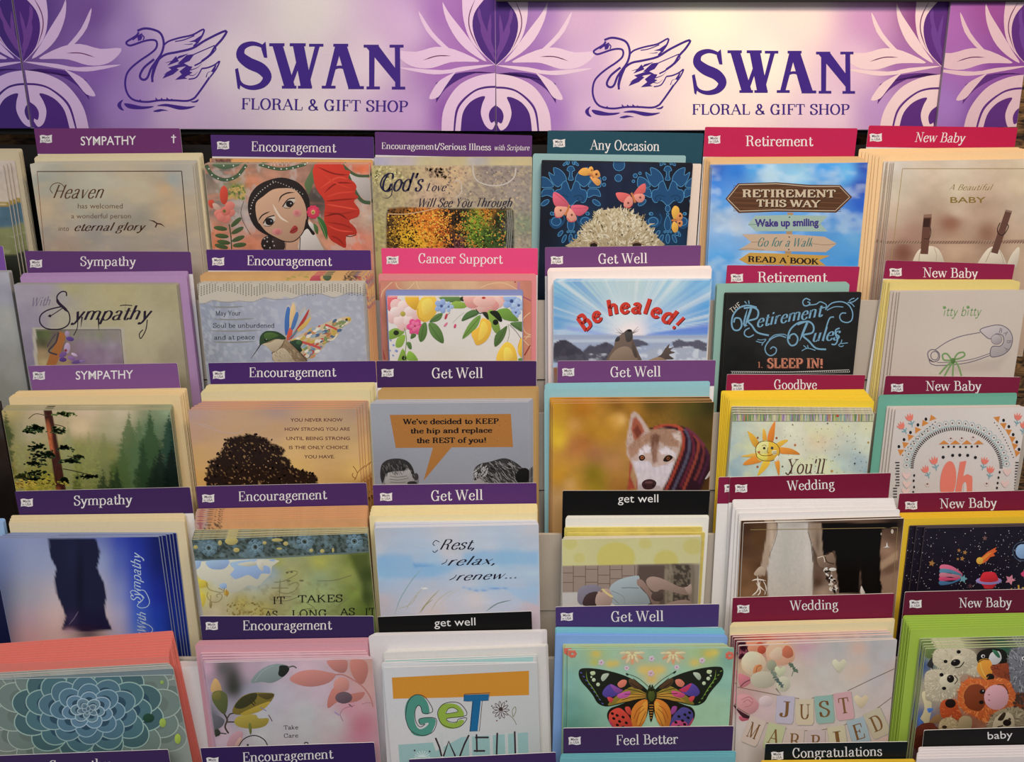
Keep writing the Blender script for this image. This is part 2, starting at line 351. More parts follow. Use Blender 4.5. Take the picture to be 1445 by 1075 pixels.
    def nz(s, sx, sy, amp, c=None, thr=.5, soft=.1, box=None, seed=3, o=3, poly=None):
        def f(X, Y, C):
            n = fbm(X / sx, Y / sy, seed, o)
            k = 1.0
            if box: k = ((X > box[0]) & (X < box[2]) & (Y > box[1]) & (Y < box[3])).astype(float)
            if poly is not None: k = np.clip(.5 - sdist(X, Y, nums(poly)) / 12, 0, 1)
            if c is None: return C * (1 + (n - .5) * 2 * amp * k)[:, None]
            m = (amp * np.clip((n - thr) / soft, 0, 1) * k)[:, None]; return C * (1 - m) + s2l(hx(c)) * m
        return s._op(f)
    def fn(s, f): return s._op(f)
    def inset(s, poly, pts, blur=4, p=2.5, nz=0, ns=20, seed=1):
        pts = [(float(a.split(',')[0]), float(a.split(',')[1]), s2l(hx(a.split(',')[2]))) for a in pts.split()]; Pg = nums(poly)
        def f(X, Y, C):
            num = 0; den = 0
            for x, y, c in pts:
                w = 1 / (((X - x) ** 2 + (Y - y) ** 2) + 300) ** (p / 2); num = num + w[:, None] * c[None]; den = den + w
            Q = num / den[:, None]
            if nz: Q = Q * (1 + (fbm(X / ns, Y / ns, seed) - .5) * 2 * nz)[:, None]
            m = np.clip(.5 - sdist(X, Y, Pg) / blur, 0, 1)[:, None]; return C * (1 - m) + Q * m
        return s._op(f)
    def mesh(s, xs, rows):
        '''smooth colour table: xs = column positions, rows = [(y, 'c c c ...')]'''
        ys = np.array([r[0] for r in rows], float); xs = np.array(xs, float); T = np.array([[s2l(hx(c)) for c in r[1].split()] for r in rows])
        def sm(v, k): i = np.clip(np.searchsorted(k, v) - 1, 0, len(k) - 2); t = np.clip((v - k[i]) / (k[i + 1] - k[i]), 0, 1); return i, t * t * (3 - 2 * t) * .6 + t * .4
        def f(X, Y, C):
            i, u = sm(X, xs); j, v = sm(Y, ys); u = u[:, None]; v = v[:, None]
            return (T[j, i] * (1 - u) + T[j, i + 1] * u) * (1 - v) + (T[j + 1, i] * (1 - u) + T[j + 1, i + 1] * u) * v
        return s._op(f)
    # ---- mesh
    def build(s, name, parent, mat=None, order=None):
        V, Fc, Cc = [], [], []; w2, h = s.w / 2 - .0002, s.h - .0002
        if s.ops:
            px = s.seen(np.array([[-w2, h], [w2, h], [0, s.zvis]])); nx = int(abs(px[1, 0] - px[0, 0]) / s.res) + 1; ny = int(abs(px[2, 1] - px[0, 1]) / s.res) + 1
            xs = np.linspace(-w2, w2, nx + 1); zs = list(np.linspace(h, max(s.zvis, .002), ny + 1)) + [0.0005]; zs = np.array(zs)
            GX, GZ = np.meshgrid(xs, zs); L = np.stack([GX.ravel(), GZ.ravel()], 1); pp = s.seen(L); C = np.full((len(L), 3), .8)
            for f, ox, oy, k in s.ops: C = f((pp[:, 0] - ox) / k, (pp[:, 1] - oy) / k, C)
            C = C / EROW[s.row] / np.array(TINT[s.row]); C = np.clip(C * .95 + .05 * (C @ np.array([.3, .55, .15]))[:, None], .002, .93)
            y = s.yf - .00003
            V = [(a, y, b) for a, b in L]; Cc = list(C); m = nx + 1
            Fc = [(j * m + i, (j + 1) * m + i, (j + 1) * m + i + 1, j * m + i + 1) for j in range(len(zs) - 1) for i in range(nx)]
        y = s.yf - .00005
        for grp, c, vw, *sm in s.polys:
            s.ox, s.oy, s.k = vw; y -= .0000018; cc = alb(c, s.row)
            n_ = [len(p) for p in grp]; A = s.loc(np.vstack(grp)); i0 = 0
            for n in n_:
                P = clip(A[i0:i0 + n], -w2, w2, 0, h); i0 += n
                if len(P) < 3: continue
                x_, z_ = P[:, 0], P[:, 1]; ar = np.sum(x_ * np.roll(z_, -1) - np.roll(x_, -1) * z_)
                if abs(ar) < 1e-10: continue
                if ar < 0: P = P[::-1]
                b = len(V); V += [(a, y, q) for a, q in P]
                lo_, sz = P.min(0), np.ptp(P, axis=0)
                if sm and sm[0] and sz.min() > .0022 and s.shade:   # shading drawn into the illustration's ink: lighter upper left, darker lower right
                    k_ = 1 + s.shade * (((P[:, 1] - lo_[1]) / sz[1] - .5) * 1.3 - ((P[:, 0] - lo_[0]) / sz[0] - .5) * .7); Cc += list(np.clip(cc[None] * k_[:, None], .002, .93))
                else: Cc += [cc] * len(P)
                Fc.append(tuple(range(b, b + len(P))))
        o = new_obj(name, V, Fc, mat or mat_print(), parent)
        ca = o.data.color_attributes.new('Ink', 'FLOAT_COLOR', 'POINT')
        arr = np.ones((len(V), 4), np.float32); arr[:, :3] = np.array(Cc); ca.data.foreach_set('color', arr.ravel())
        return o
def inpoly(x, y, P):
    c = False; n = len(P); j = n - 1
    for i in range(n):
        if (P[i][1] > y) != (P[j][1] > y) and x < (P[j][0] - P[i][0]) * (y - P[i][1]) / (P[j][1] - P[i][1]) + P[i][0]: c = not c
        j = i
    return c
def sdist(X, Y, P):
    d = np.full(len(X), 1e9); ins = np.zeros(len(X), bool); n = len(P)
    for i in range(n):
        a, b = P[i], P[(i + 1) % n]; e = b - a; L = e @ e + 1e-9
        t = np.clip(((X - a[0]) * e[0] + (Y - a[1]) * e[1]) / L, 0, 1); d = np.minimum(d, np.hypot(X - a[0] - t * e[0], Y - a[1] - t * e[1]))
        if a[1] != b[1]:
            c = ((a[1] > Y) != (b[1] > Y)) & (X < (b[0] - a[0]) * (Y - a[1]) / (b[1] - a[1]) + a[0]); ins ^= c
    return np.where(ins, -d, d)
# ------------------------------------------------------------------ the pictures printed on the cards
K1, K2 = 280 / 1433, 290 / 1437
def tulip(a, x, y, s, rot, c='#d9705f'):
    co, si = math.cos(math.radians(rot)), math.sin(math.radians(rot))
    def q(L): return [(x + (u * co - v * si) * s, y + (u * si + v * co) * s) for u, v in L]
    a.P(q([(-22, -14), (-10, 0), (-6, -24), (2, -4), (12, -26), (14, -4), (26, -16), (22, 12), (4, 24), (-16, 12)]), c, True)
    a.S(q([(4, 24), (10, 42), (6, 62)]), 5 * s, '#6f9aa0'); a.S(q([(8, 46), (-12, 34)]), 6 * s, '#6f9aa0'); a.S(q([(8, 46), (26, 30)]), 6 * s, '#6f9aa0')

def art_heaven(a):
    a.v(0, 200, K1)
    a.grad('230,180,#cfc0a6 800,170,#c0ae94 1350,180,#b6aa98 300,280,#a5a391 700,300,#c4b99c 1250,280,#a3a49a 320,500,#c9ad88 620,420,#b9b195 1000,350,#c3b391 1200,340,#c9a579 1230,520,#d2b084 1000,560,#a79a86 700,640,#a3978a 350,640,#a99a88 450,760,#b3967e 800,760,#b09f90 1250,740,#ab9c8c')
    a.nz(230, 120, .16).nz(130, 60, .5, '#c9b18c', .55, .2)
    a.S('268,215 1312,212', 6, '#4a2a18', smooth=False).S('1312,212 1362,800', 6, '#3a2216', smooth=False).S('268,215 322,800', 4, '#8a5238', smooth=False)
    a.T('Heaven', 372, 408, 742, 408, 100, '#60402a', 'script').S('380,372 362,340 385,305 430,298 465,330 450,375', 5, '#60402a')
    a.T('has welcomed', 562, 481, 886, 481, 38, '#6b503c', 'sans').T('a wonderful person', 515, 553, 945, 552, 36, '#6b503c', 'sans').T('into', 424, 643, 498, 643, 36, '#6b503c', 'sans')
    a.T('eternal glory', 530, 644, 1040, 640, 58, '#4d2e1e', 'scriptb')
    a.S('1073,565 1110,574 1135,590 1165,596 1192,617', 9, '#4a2418', 2).S('1135,590 1122,618', 9, '#4a2418')
def art_girl(a):
    a.v(260, 200, K1); a.res = 1.8
    a.grad('170,190,#6f6a60 300,220,#7a7468 550,180,#a5806a 480,300,#d9855c 380,340,#8a8450 400,450,#b5a59a 240,480,#8d7c6e 210,660,#d9855f 240,740,#de7a4c 480,730,#c97a58 430,600,#b09c92 800,190,#b5806a 1000,200,#8a6a55 1280,190,#d9693f 1280,300,#b5a598 1330,560,#c2a088 1250,720,#d97e66 1000,720,#cf9070 950,400,#5f5048 620,240,#c08468')
    a.nz(50, 40, .3).nz(160, 40, .5, '#d98a6a', .58, .1).nz(60, 90, .5, '#c2b5a8', .62, .08)
    a.g(960, 430, 90, 130, '#4c423b', .8).g(390, 330, 60, 60, '#7d7f45', .7)
    a.specks(60, (320, 320, 440, 410), 9, ['#9a9a45', '#6f7a3a', '#c9a55a'], 3)
    a.S('158,168 200,236 290,275 380,248 448,165', 26, '#4a5d40').S('540,162 640,190 730,196 880,162', 24, '#4a5d40').C('200,160 290,200 410,160', '#56674a')
    for x, y in [(178, 195), (200, 240), (245, 265), (310, 275), (350, 265), (400, 235), (440, 185), (285, 172), (355, 172), (570, 170), (610, 183), (650, 192), (700, 197), (740, 195), (785, 190), (822, 178), (872, 163)]: a.E(x, y, 5, '#dcd8c8')
    for x in (625, 650, 675, 705, 735): a.S(f'{x},155 {x+4},175', 4, '#dcd0c0')
    a.E(287, 385, 30, 68, '#d2452f').C('170,425 210,420 215,450 200,480 175,455', '#cf4a34').C('205,445 240,450 270,490 250,500 215,480', '#c9a08a')
    for x, y in ((250, 520), (332, 510), (330, 462), (300, 555), (268, 545)): a.E(x, y, 36, 32, '#db7a68')
    a.E(300, 500, 36, 34, '#d8705e').E(289, 500, 12, '#6f6a30')
    a.S('325,595 338,690 342,775', 8, '#3f4a2a')
    for x, y, r in ((375, 580, -42), (262, 625, 8), (385, 640, -28), (272, 680, 6), (390, 700, -22), (285, 725, 8), (400, 745, -6), (268, 755, 14)): a.E(x, y, 50, 17, '#4a5a33', r)
    a.C('1185,205 1240,250 1300,250 1345,290 1340,430 1290,400 1240,350 1210,300', '#b8aaa0').S('1140,165 1200,218 1260,246 1350,246', 20, '#4a5a3a').S('1180,240 1240,370 1290,430 1345,440', 26, '#47573a')
    a.C('868,305 905,230 935,178 945,230 930,300 900,380 885,350', '#5f7048')
    a.C('940,165 1130,158 1160,200 1200,215 1185,262 1225,290 1245,325 1232,370 1258,400 1225,430 1265,490 1255,540 1190,570 1235,620 1243,668 1170,682 1168,765 1100,735 1045,690 1010,560 1015,430 950,330', '#c4301f')
    for p, c in (('960,180 1080,230 1190,240', '#8f2016'), ('1010,370 1100,300 1220,300', '#8f2016'), ('980,340 1100,260 1180,270', '#e0492e'), ('1020,430 1120,420 1250,410', '#8f2016'), ('1020,450 1140,470 1255,490', '#e0482e'), ('1010,510 1130,520 1240,500', '#a3281c'), ('1010,540 1110,520 1180,560', '#7d1c14'), ('1030,600 1120,640 1230,650', '#df452f'), ('1030,580 1150,600 1220,630', '#9c2419'), ('1060,680 1110,700 1160,750', '#93231a'), ('980,220 1080,290 1210,340', '#d93b26'), ('1030,400 1120,370 1240,360', '#dc3f2a')): a.S(p, 11, c, 2)
    a.S('1170,680 1200,684 1243,672', 5, '#2a1a16')
    a.C('735,700 840,640 905,560 1000,740 1015,785 720,785', '#c99a7c').C('835,790 838,690 875,625 910,610 960,690 985,740 1000,790', '#cdc2b6')
    a.E(612, 735, 58, 58, '#2c2421').C('640,690 720,710 720,785 650,790', '#3a2e2a')
    a.C('462,500 470,400 520,325 600,280 700,258 790,278 850,318 895,390 907,460 895,560 900,600 930,640 945,665 925,672 895,630 870,640 820,700 760,715 700,705 640,690 560,655 500,600', '#2b2320')
    a.C('520,440 570,395 640,345 720,335 790,342 845,395 880,480 882,570 860,650 800,712 730,718 660,690 590,650 540,590 518,520', '#c69877')
    a.g(700, 420, 1, 1, '#c69877', 0)
    a.S('882,560 860,650 800,714 730,720 660,692 590,650 540,590', 7, '#2c211c').S('735,715 730,785', 5, '#6b4c3c').S('838,690 834,785', 6, '#3b2c26')
    a.S('640,450 665,500 700,550 755,582', 14, '#e3c9ae', 2).S('683,438 700,395 745,370 798,366', 10, '#3a2a22', 2).S('535,572 565,530 622,502', 9, '#3a2a22', 2)
    a.C('715,470 750,418 798,408 796,438 755,472', '#c9b8a5').E(762, 448, 28, 25, '#26201e').E(770, 445, 6, '#a8a096').S('710,470 750,416 800,408', 8, '#241d1a').S('718,474 760,480 798,440', 4, '#4c3a30')
    a.C('572,600 600,552 650,534 656,570 612,608', '#c9b8a5').E(616, 576, 30, 27, '#26201e').E(628, 572, 6, '#7f8f98').S('570,590 600,548 652,532', 8, '#241d1a').S('575,606 620,610 655,575', 4, '#4c3a30')
    a.C('762,655 778,622 800,604 820,620 816,645 788,662', '#a23430').S('765,652 790,636 818,622', 4, '#4f1714')
    a.E(815, 515, 32, 28, '#d0837a').E(812, 512, 16, '#c8706c').E(672, 650, 38, 25, '#ce8079').E(674, 650, 18, '#c4706a')
    for i in range(14): t = i / 13; a.E(478 + 4 * math.sin(t * 3) + 165 * t ** 1.8, 520 - 225 * t ** .7, 4.5, '#b9b0a4')
    for i in range(12): t = i / 11; a.E(640 + 215 * t, 285 + 12 * math.sin(t * 3) + 90 * t * t, 4, '#a8a096')
    for x, y in ((580, 700), (600, 720), (580, 750), (620, 765), (640, 720), (600, 690), (650, 750)): a.E(x, y, 6, '#a89c90')
    a.S('430,430 410,500 420,560 450,620 480,670', 3, '#4a3a34')
    a.C('905,575 935,600 940,650 900,600', '#c7bdb0').C('960,540 1008,570 1034,640 1030,705 1000,650', '#3d6634').C('935,590 965,615 965,668 942,640', '#4a6a38').S('965,560 1000,620 1028,700', 4, '#7a9a50')
    for i in range(10): an = i * .628; a.E(932 + 32 * math.cos(an), 507 + 34 * math.sin(an), 16, '#d2334f')
    a.E(932, 507, 30, '#d93a58').E(932, 508, 15, 18, '#d0a060').E(930, 510, 7, '#8a7030')
def env_girl(a):
    a.v(260, 200, K1); a.flat('#d99a58').nz(60, 20, .1).sp('190,110 340,110 340,160 190,160', '#8a5a48', 10).nz(14, 9, .8, '#3a2420', .5, .05, box=(215, 100, 345, 170)).nz(20, 20, .6, '#c8a090', .6, .05, box=(180, 100, 230, 170))
def art_gods(a):
    a.v(510, 200, K1); a.res = 1.5
    a.grad('120,200,#b5a56a 300,250,#bca474 650,250,#d3ad7f 500,380,#c9a789 950,230,#95847a 1100,300,#9c8b7f 800,380,#a8957f 110,420,#a89a6c 110,650,#b3a465 1180,450,#96887c 1180,600,#8a9274 1170,740,#a89a86')
    a.nz(16, 14, .42, '#6b5a55', .54, .06).nz(26, 22, .35, '#d8c08a', .6, .06, seed=9).nz(60, 50, .15)
    pic = '178,520 200,478 300,470 640,480 1080,478 1102,500 1104,800 176,800'
    def pf(X, Y, C):
        pts = [(200, 600, '#5a4022'), (260, 500, '#7a4a1c'), (240, 740, '#6a5020'), (330, 690, '#e0ac10'), (300, 620, '#c98a18'), (400, 540, '#d9761c'), (500, 560, '#e87f1e'), (450, 650, '#f0921a'), (420, 740, '#e0a414'), (560, 620, '#c05a18'), (640, 520, '#2c2016'), (630, 700, '#3f2a22'), (700, 560, '#2a2018'), (740, 500, '#3a2a1a'), (700, 730, '#6a3a44'), (800, 600, '#8fa026'), (850, 560, '#6f8a20'), (900, 520, '#c97a20'), (820, 680, '#5f7a1e'), (900, 680, '#3c5a22'), (980, 560, '#1f2614'), (980, 700, '#2f4a24'), (1060, 600, '#5c564c'), (1085, 720, '#4a4a44'), (540, 740, '#d98a20')]
        num = 0; den = 0
        for x, y, c in pts:
            w = 1 / (((X - x) ** 2 + (Y - y) ** 2) + 300) ** 1.6; num = num + w[:, None] * s2l(hx(c))[None]; den = den + w
        Q = num / den[:, None]; n1 = fbm(X / 26, Y / 24, 3); n2 = fbm(X / 12, Y / 12, 8)
        Q = Q * (.55 + 1.0 * n1)[:, None]; k = np.clip((n2 - .60) / .05, 0, 1)[:, None] * .85; Q = Q * (1 - k) + s2l(hx('#21170f')) * k
        m = np.clip(.5 - sdist(X, Y, nums(pic)) / 14, 0, 1)[:, None]; return C * (1 - m) + Q * m
    a.sp(pic, '#c9bfa0', 40, .6).fn(pf)
    a.specks(420, (190, 490, 420, 770), 4.5, ['#2f2012', '#3f2a14', '#e8b020'], 4).specks(380, (560, 490, 760, 770), 4.5, ['#1f150e', '#2a1c14', '#e89028'], 5).specks(420, (720, 500, 1040, 770), 4.2, ['#1c2010', '#a8b83a', '#3a5a22', '#d98a30'], 6).specks(300, (430, 500, 640, 760), 4.5, ['#f5a030', '#c95a14', '#f0b838'], 8)
    a.specks(90, (620, 200, 1180, 420), 5, ['#776a60', '#c9ad8a'], 9).specks(40, (470, 190, 640, 260), 8, ['#8a6f55'], 10).specks(60, (90, 180, 300, 300), 7, ['#8f8450', '#d6c888'], 11)
    for x in (1052, 1066, 1080): a.S(f'{x},490 {x+8},600 {x-4},770', 6, '#8f8c80')
    a.S('805,175 812,240 850,290 950,318 1050,300 1105,250 1115,190', 9, '#c4b8aa').S('670,290 700,280 722,310 718,370 680,405', 8, '#c4b3a0').S('190,520 320,522 430,505 540,480', 7, '#d6a877')
    a.T("God's", 132, 355, 432, 355, 128, '#24223c', 'scriptb').S('232,232 190,230 150,270 140,320 170,356 215,345 225,300', 12, '#24223c', 2).S('222,300 218,380 185,408 150,400', 9, '#24223c', 1)
    a.T('Love', 462, 355, 606, 355, 58, '#25223a', 'scriptb').T('Will See You Through', 400, 472, 1085, 470, 64, '#2a2636', 'scriptb')
def env_gods(a):
    a.v(510, 200, K1).grad('100,140,#b0a8b8 300,140,#b8a8a8 480,140,#bfae85 700,140,#c0ad80 830,140,#b0a6a0 1000,140,#c2b084 1200,140,#c0ac80').nz(60, 60, .12)
def art_damask(a):
    a.v(740, 200, K1)
    a.grad('150,180,#1c1d26 600,200,#20253a 1180,200,#1b1d28 150,600,#1a1c26 500,700,#1c3a58 700,500,#1c2438 1000,700,#183a58 1200,500,#161a24').nz(60, 200, .2)
    B, Lc = '#1d4a72', '#4b8fb8'
    def sh(pts, cx, m=1, fill=B):
        P = cr(np.array([(cx + m * x, y) for x, y in nums(pts)]), closed=True, n=3); a.P(P, fill); a.S(np.vstack([P, P[:1]]), 4, Lc, smooth=False)
    def dr(cx, x, y, rx, ry, rot=0, m=1): P = disc(cx + m * x, y, rx, ry, rot * m, 12); a.P(P, B); a.S(np.vstack([P, P[:1]]), 4, Lc, smooth=False)
    for cx in (335, 1035):
        for m in (1, -1):
            dr(cx, 18, 152, 7, 16, -20, m); dr(cx, 42, 160, 8, 18, -50, m)
            sh('-160,222 -140,232 -118,240 -125,188 -80,200 -45,235 -32,278 -60,300 -95,326 -135,290', cx, m)
            sh('-215,262 -190,255 -155,275 -125,322 -165,330 -215,325', cx, m)
            sh('-125,345 -165,340 -200,348 -215,395 -170,385 -122,402', cx, m)
            dr(cx, -185, 440, 34, 16, -35, m); dr(cx, -75, 662, 12, 26, 40, m); dr(cx, -48, 700, 12, 32, 24, m)
            P = disc(cx - 105 * m, 578, 46, 40); a.P(P, B); a.S([(cx - m * q[0], q[1]) for q in ((150, 560), (145, 600), (110, 625), (65, 600), (45, 555), (60, 520))], 10, B); a.ring(cx - 105 * m, 575, 34, 30, 4, Lc)
            dr(cx, -118, 520, 11, 11); dr(cx, -125 * m, 520, 10, 10)
        dr(cx, 0, 650, 8, 8); dr(cx, 22, 650, 7, 7); dr(cx, -22, 650, 7, 7)
        sh('-28,205 -14,178 14,178 28,205 12,215 10,245 18,275 -18,275 -10,245 -12,215', cx)
        sh('-30,285 0,355 30,285 62,300 72,340 108,352 116,400 92,440 45,425 0,462 -45,425 -92,440 -116,400 -108,352 -72,340 -62,300', cx)
        for m in (1, -1): a.S([(cx + m * q[0], q[1]) for q in ((20, 400), (60, 385), (90, 405), (75, 432), (50, 420), (58, 402))], 5, '#16324e')
        dr(cx, 0, 482, 18, 24); dr(cx, 0, 522, 9, 11); sh('0,530 25,590 14,638 -14,638 -25,590', cx); dr(cx, 0, 700, 14, 34)
    for x, y, r in ((683, 168, 42), (678, 262, 26), (577, 265, 13), (575, 310, 12), (800, 245, 15), (834, 228, 10), (787, 285, 10), (198, 518, 12), (455, 518, 12), (1155, 520, 10), (1100, 665, 14)): dr(0, x, y, r, r)
    def fly(p1, p2, p3, p4, c1, c2, body):
        for p, c in ((p1, c1), (p2, c1), (p3, c2), (p4, c2)): a.C(p, c)
        a.S(body, 14, '#c9743a')
    fly('210,365 250,375 300,420 325,465 270,470 225,465 205,420', '335,465 400,455 462,472 440,510 400,535 360,520', '225,470 280,468 312,475 290,520 250,550 218,520', '330,478 375,540 370,572 330,580 305,555 310,510', '#d85a6e', '#e39a80', '325,455 310,500 292,530')
    a.E(262, 495, 8, '#7a4030').E(342, 528, 8, '#7a4030').S('218,510 230,545 270,540', 7, '#d2555c').S('308,550 335,578 372,565', 7, '#d2555c').S('300,440 250,395 215,370', 3, '#b03a54').S('350,480 410,480 455,475', 3, '#b03a54')
    fly('660,370 720,368 765,385 755,410 720,440 680,420', '785,380 830,320 872,302 875,350 860,372 800,385', '755,390 780,410 782,450 750,478 718,465 722,425', '790,385 850,375 870,400 850,435 812,432', '#d9605c', '#e08a78', '772,368 788,405 800,440')
    a.E(750, 442, 8, '#7a4030').E(836, 402, 8, '#7a4030').S('720,470 755,476 780,455', 6, '#c9404a')
    fly('388,225 420,190 462,195 475,235 430,245', '465,190 485,178 498,200 490,235 470,230', '480,250 540,270 550,300 530,318 505,300 475,260', '495,215 530,205 548,245 520,262 495,245', '#e5a040', '#e0984a', '460,235 485,240 500,262')
    a.E(520, 235, 9, '#6a3018').E(486, 205, 8, '#b0602a')
    fly('1075,555 1062,500 1085,462 1115,478 1118,525 1095,555', '1072,580 1062,620 1080,655 1105,645 1110,605 1090,580', '1095,550 1120,510 1142,530 1135,562 1100,568', '1100,575 1138,570 1140,600 1120,615', '#e3a83c', '#d98a4c', '1062,566 1085,568 1105,568')
    a.E(1124, 535, 9, '#5a2a18').E(1120, 588, 9, '#5a2a18')
    m = '330,765 370,710 415,650 450,590 510,560 520,510 590,490 655,480 720,497 790,520 850,555 905,620 945,680 975,765'
    a.C(m, '#bda882')
    ang = lambda x, y: math.atan2(y - 860, (x - 650) * .8)
    a.hairs(150, (320, 470, 990, 640), 52, 15, ['#cdb994', '#b8a27a', '#d6c5a2'], ang, m, 5, .7, .35)
    a.hairs(620, (320, 500, 990, 770), 34, 13, ['#b09a72', '#c9b58e', '#d8c8a6', '#c0ac84', '#a8926a', '#dccdae'], ang, m, 4, 1.1, .7)
    a.hairs(150, (340, 520, 980, 770), 26, 5, ['#8f7a56', '#e2d6ba'], ang, m, 9, 1.2, .8)
    a.E(500, 748, 28, 18, '#2a1d18').E(812, 745, 34, 16, '#33241c').S('465,740 500,722 530,735', 8, '#8a6a4c').S('770,738 812,722 860,745', 8, '#8a6a4c')
def art_sign(a):
    a.v(970, 200, K1); a.res = 2.5
    a.grad('200,180,#1f5fc0 350,200,#2a78d0 500,170,#3f9fe0 600,230,#9fc9dc 800,230,#8fc6e2 1000,200,#3f9be0 1150,220,#62b6ea 1290,180,#2f4fb0 180,350,#2f7fd8 250,450,#4a95d8 1250,330,#2c48ae 1260,450,#2a5cc0 350,600,#b8c6d6 230,560,#9fb8d0 1230,600,#2f80d0 300,720,#78aede 250,850,#4fa3de 1200,700,#6fb0dc 1150,780,#58a5de 700,600,#4f9ce0 1180,870,#3f98dc 350,900,#4aa0dc 200,1050,#4a9cd6 1000,1050,#4a9cd6')
    a.nz(150, 90, .45, '#c9d9e0', .55, .2).nz(200, 160, .18)
    a.P('722,510 765,510 745,900 700,900', '#b08a62')
    a.P('275,412 365,300 640,292 880,310 1105,312 1190,400 1075,512 640,505 370,515', '#5f3c26')
    a.nz(1, 1, 0)
    for i in range(16): y = 318 + i * 12; a.S(f'330,{y} 600,{y+4+i%3*5} 800,{y-4} 1110,{y+5}', 3, ['#4a2c1a', '#7a5034', '#533321'][i % 3])
    a.S('290,412 372,310 640,303 880,322 1098,322 1172,400 1068,498 640,492 378,500 290,412', 5, '#cdb79a', smooth=False)
    for dx, dy, c in ((5, 6, '#2e1a10'), (0, 0, '#cdb696')):
        a.T('RETIREMENT', 395 + dx, 398 + dy, 1070 + dx, 400 + dy, 52, c, 'slab').T('THIS WAY', 498 + dx, 466 + dy, 958 + dx, 472 + dy, 48, c, 'slab')
    a.P('438,595 490,535 700,528 1012,535 960,590 1012,648 495,645', '#9fb5a4').T('Wake up smiling', 487, 612, 948, 606, 54, '#46347c', 'sans', .04)
    a.P('395,668 700,665 990,685 1080,735 1000,797 700,790 370,780 462,725', '#c9a888').T('Go for a Walk', 500, 755, 905, 757, 62, '#4f7a72', 'scriptb')
    a.P('372,850 450,800 700,808 1030,822 950,855 1000,895 440,885', '#cf9a3c').T('READ A BOOK', 435, 866, 948, 885, 40, '#2b2118', 'slab')
    a.S('440,600 500,596 560,600', 3, '#5f7068').S('880,598 920,600 960,600', 3, '#5f7068').S('462,725 520,722 560,724', 3, '#8a6a50').S('900,735 1000,745 1078,735', 3, '#8a6a50').S('370,780 450,772 560,782', 3, '#8a6a50')
    for x, y in ((737, 545), (735, 688), (732, 778), (726, 826)): a.E(x, y, 5, '#3a3028')
def art_peg(a):
    a.v(1190, 180, 255 / 1435); a.res = 2.6
    a.grad('380,280,#d8cbba 900,280,#d6c2a8 1430,280,#d8bf9f 420,500,#d3c0a6 900,500,#d9c3a4 1430,450,#d5bb98 400,700,#cbb095 900,650,#cfb496 1100,650,#b8977e 1430,650,#cbb095 350,900,#b58f78 550,850,#a9806b 850,760,#9c6a50 470,1000,#8a5a48 900,1000,#c4a182 1150,850,#9a7058 1430,950,#c9a988 700,1100,#b08d74 1000,1100,#bb977a')
    a.nz(160, 120, .18)
    a.g(480, 990, 60, 90, '#7d4c3c', .6).g(870, 750, 90, 40, '#96654c', .6).g(1140, 830, 60, 60, '#8f634d', .5)
    a.S('470,326 1600,326', 5, '#9a7d48', smooth=False).S('470,326 380,1060', 5, '#a3884f', smooth=False)
    a.T('A Beautiful', 835, 497, 1175, 497, 46, '#977a44', 'script').T('BABY', 850, 597, 1130, 597, 48, '#8a6c2a', 'sans', .01)
    a.S('285,895 350,912 620,912 1000,910 1450,900', 24, '#a5826a')
    for i in range(52): x = 345 + i * 22; a.S(f'{x},{920} {x+16},{900}', 5, '#6f4c3c')
    a.C('550,1060 590,980 640,950 700,940 760,970 800,1060 800,1110 545,1110', '#d9c7ac').C('1070,1070 1130,980 1180,945 1230,960 1270,1020 1285,1110 1060,1110', '#dccab0').C('1310,1060 1340,1000 1385,950 1400,975 1370,1110 1300,1110', '#dccab0')
    a.S('600,1060 610,990 640,960', 5, '#a8927a').S('720,950 740,1010 735,1060', 5, '#b8a388').S('1130,1070 1160,1000 1180,960', 5, '#a8927a').S('1240,980 1262,1030 1270,1080', 5, '#b8a388')
    a.P('640,690 702,686 700,720 672,1005 612,1003 628,790', '#6a4334').P('640,690 702,686 700,712 640,714', '#8f6a55').P('638,722 690,720 684,790 632,790', '#3f2620').S('690,790 695,830 680,880 640,882', 5, '#2c1c18')
    a.P('1290,650 1340,662 1225,1003 1172,990', '#6a4537').P('1290,650 1340,662 1335,676 1285,665', '#8f6f5c').S('1245,755 1225,800 1230,840 1270,852 1310,790 1300,765', 7, '#38241e')

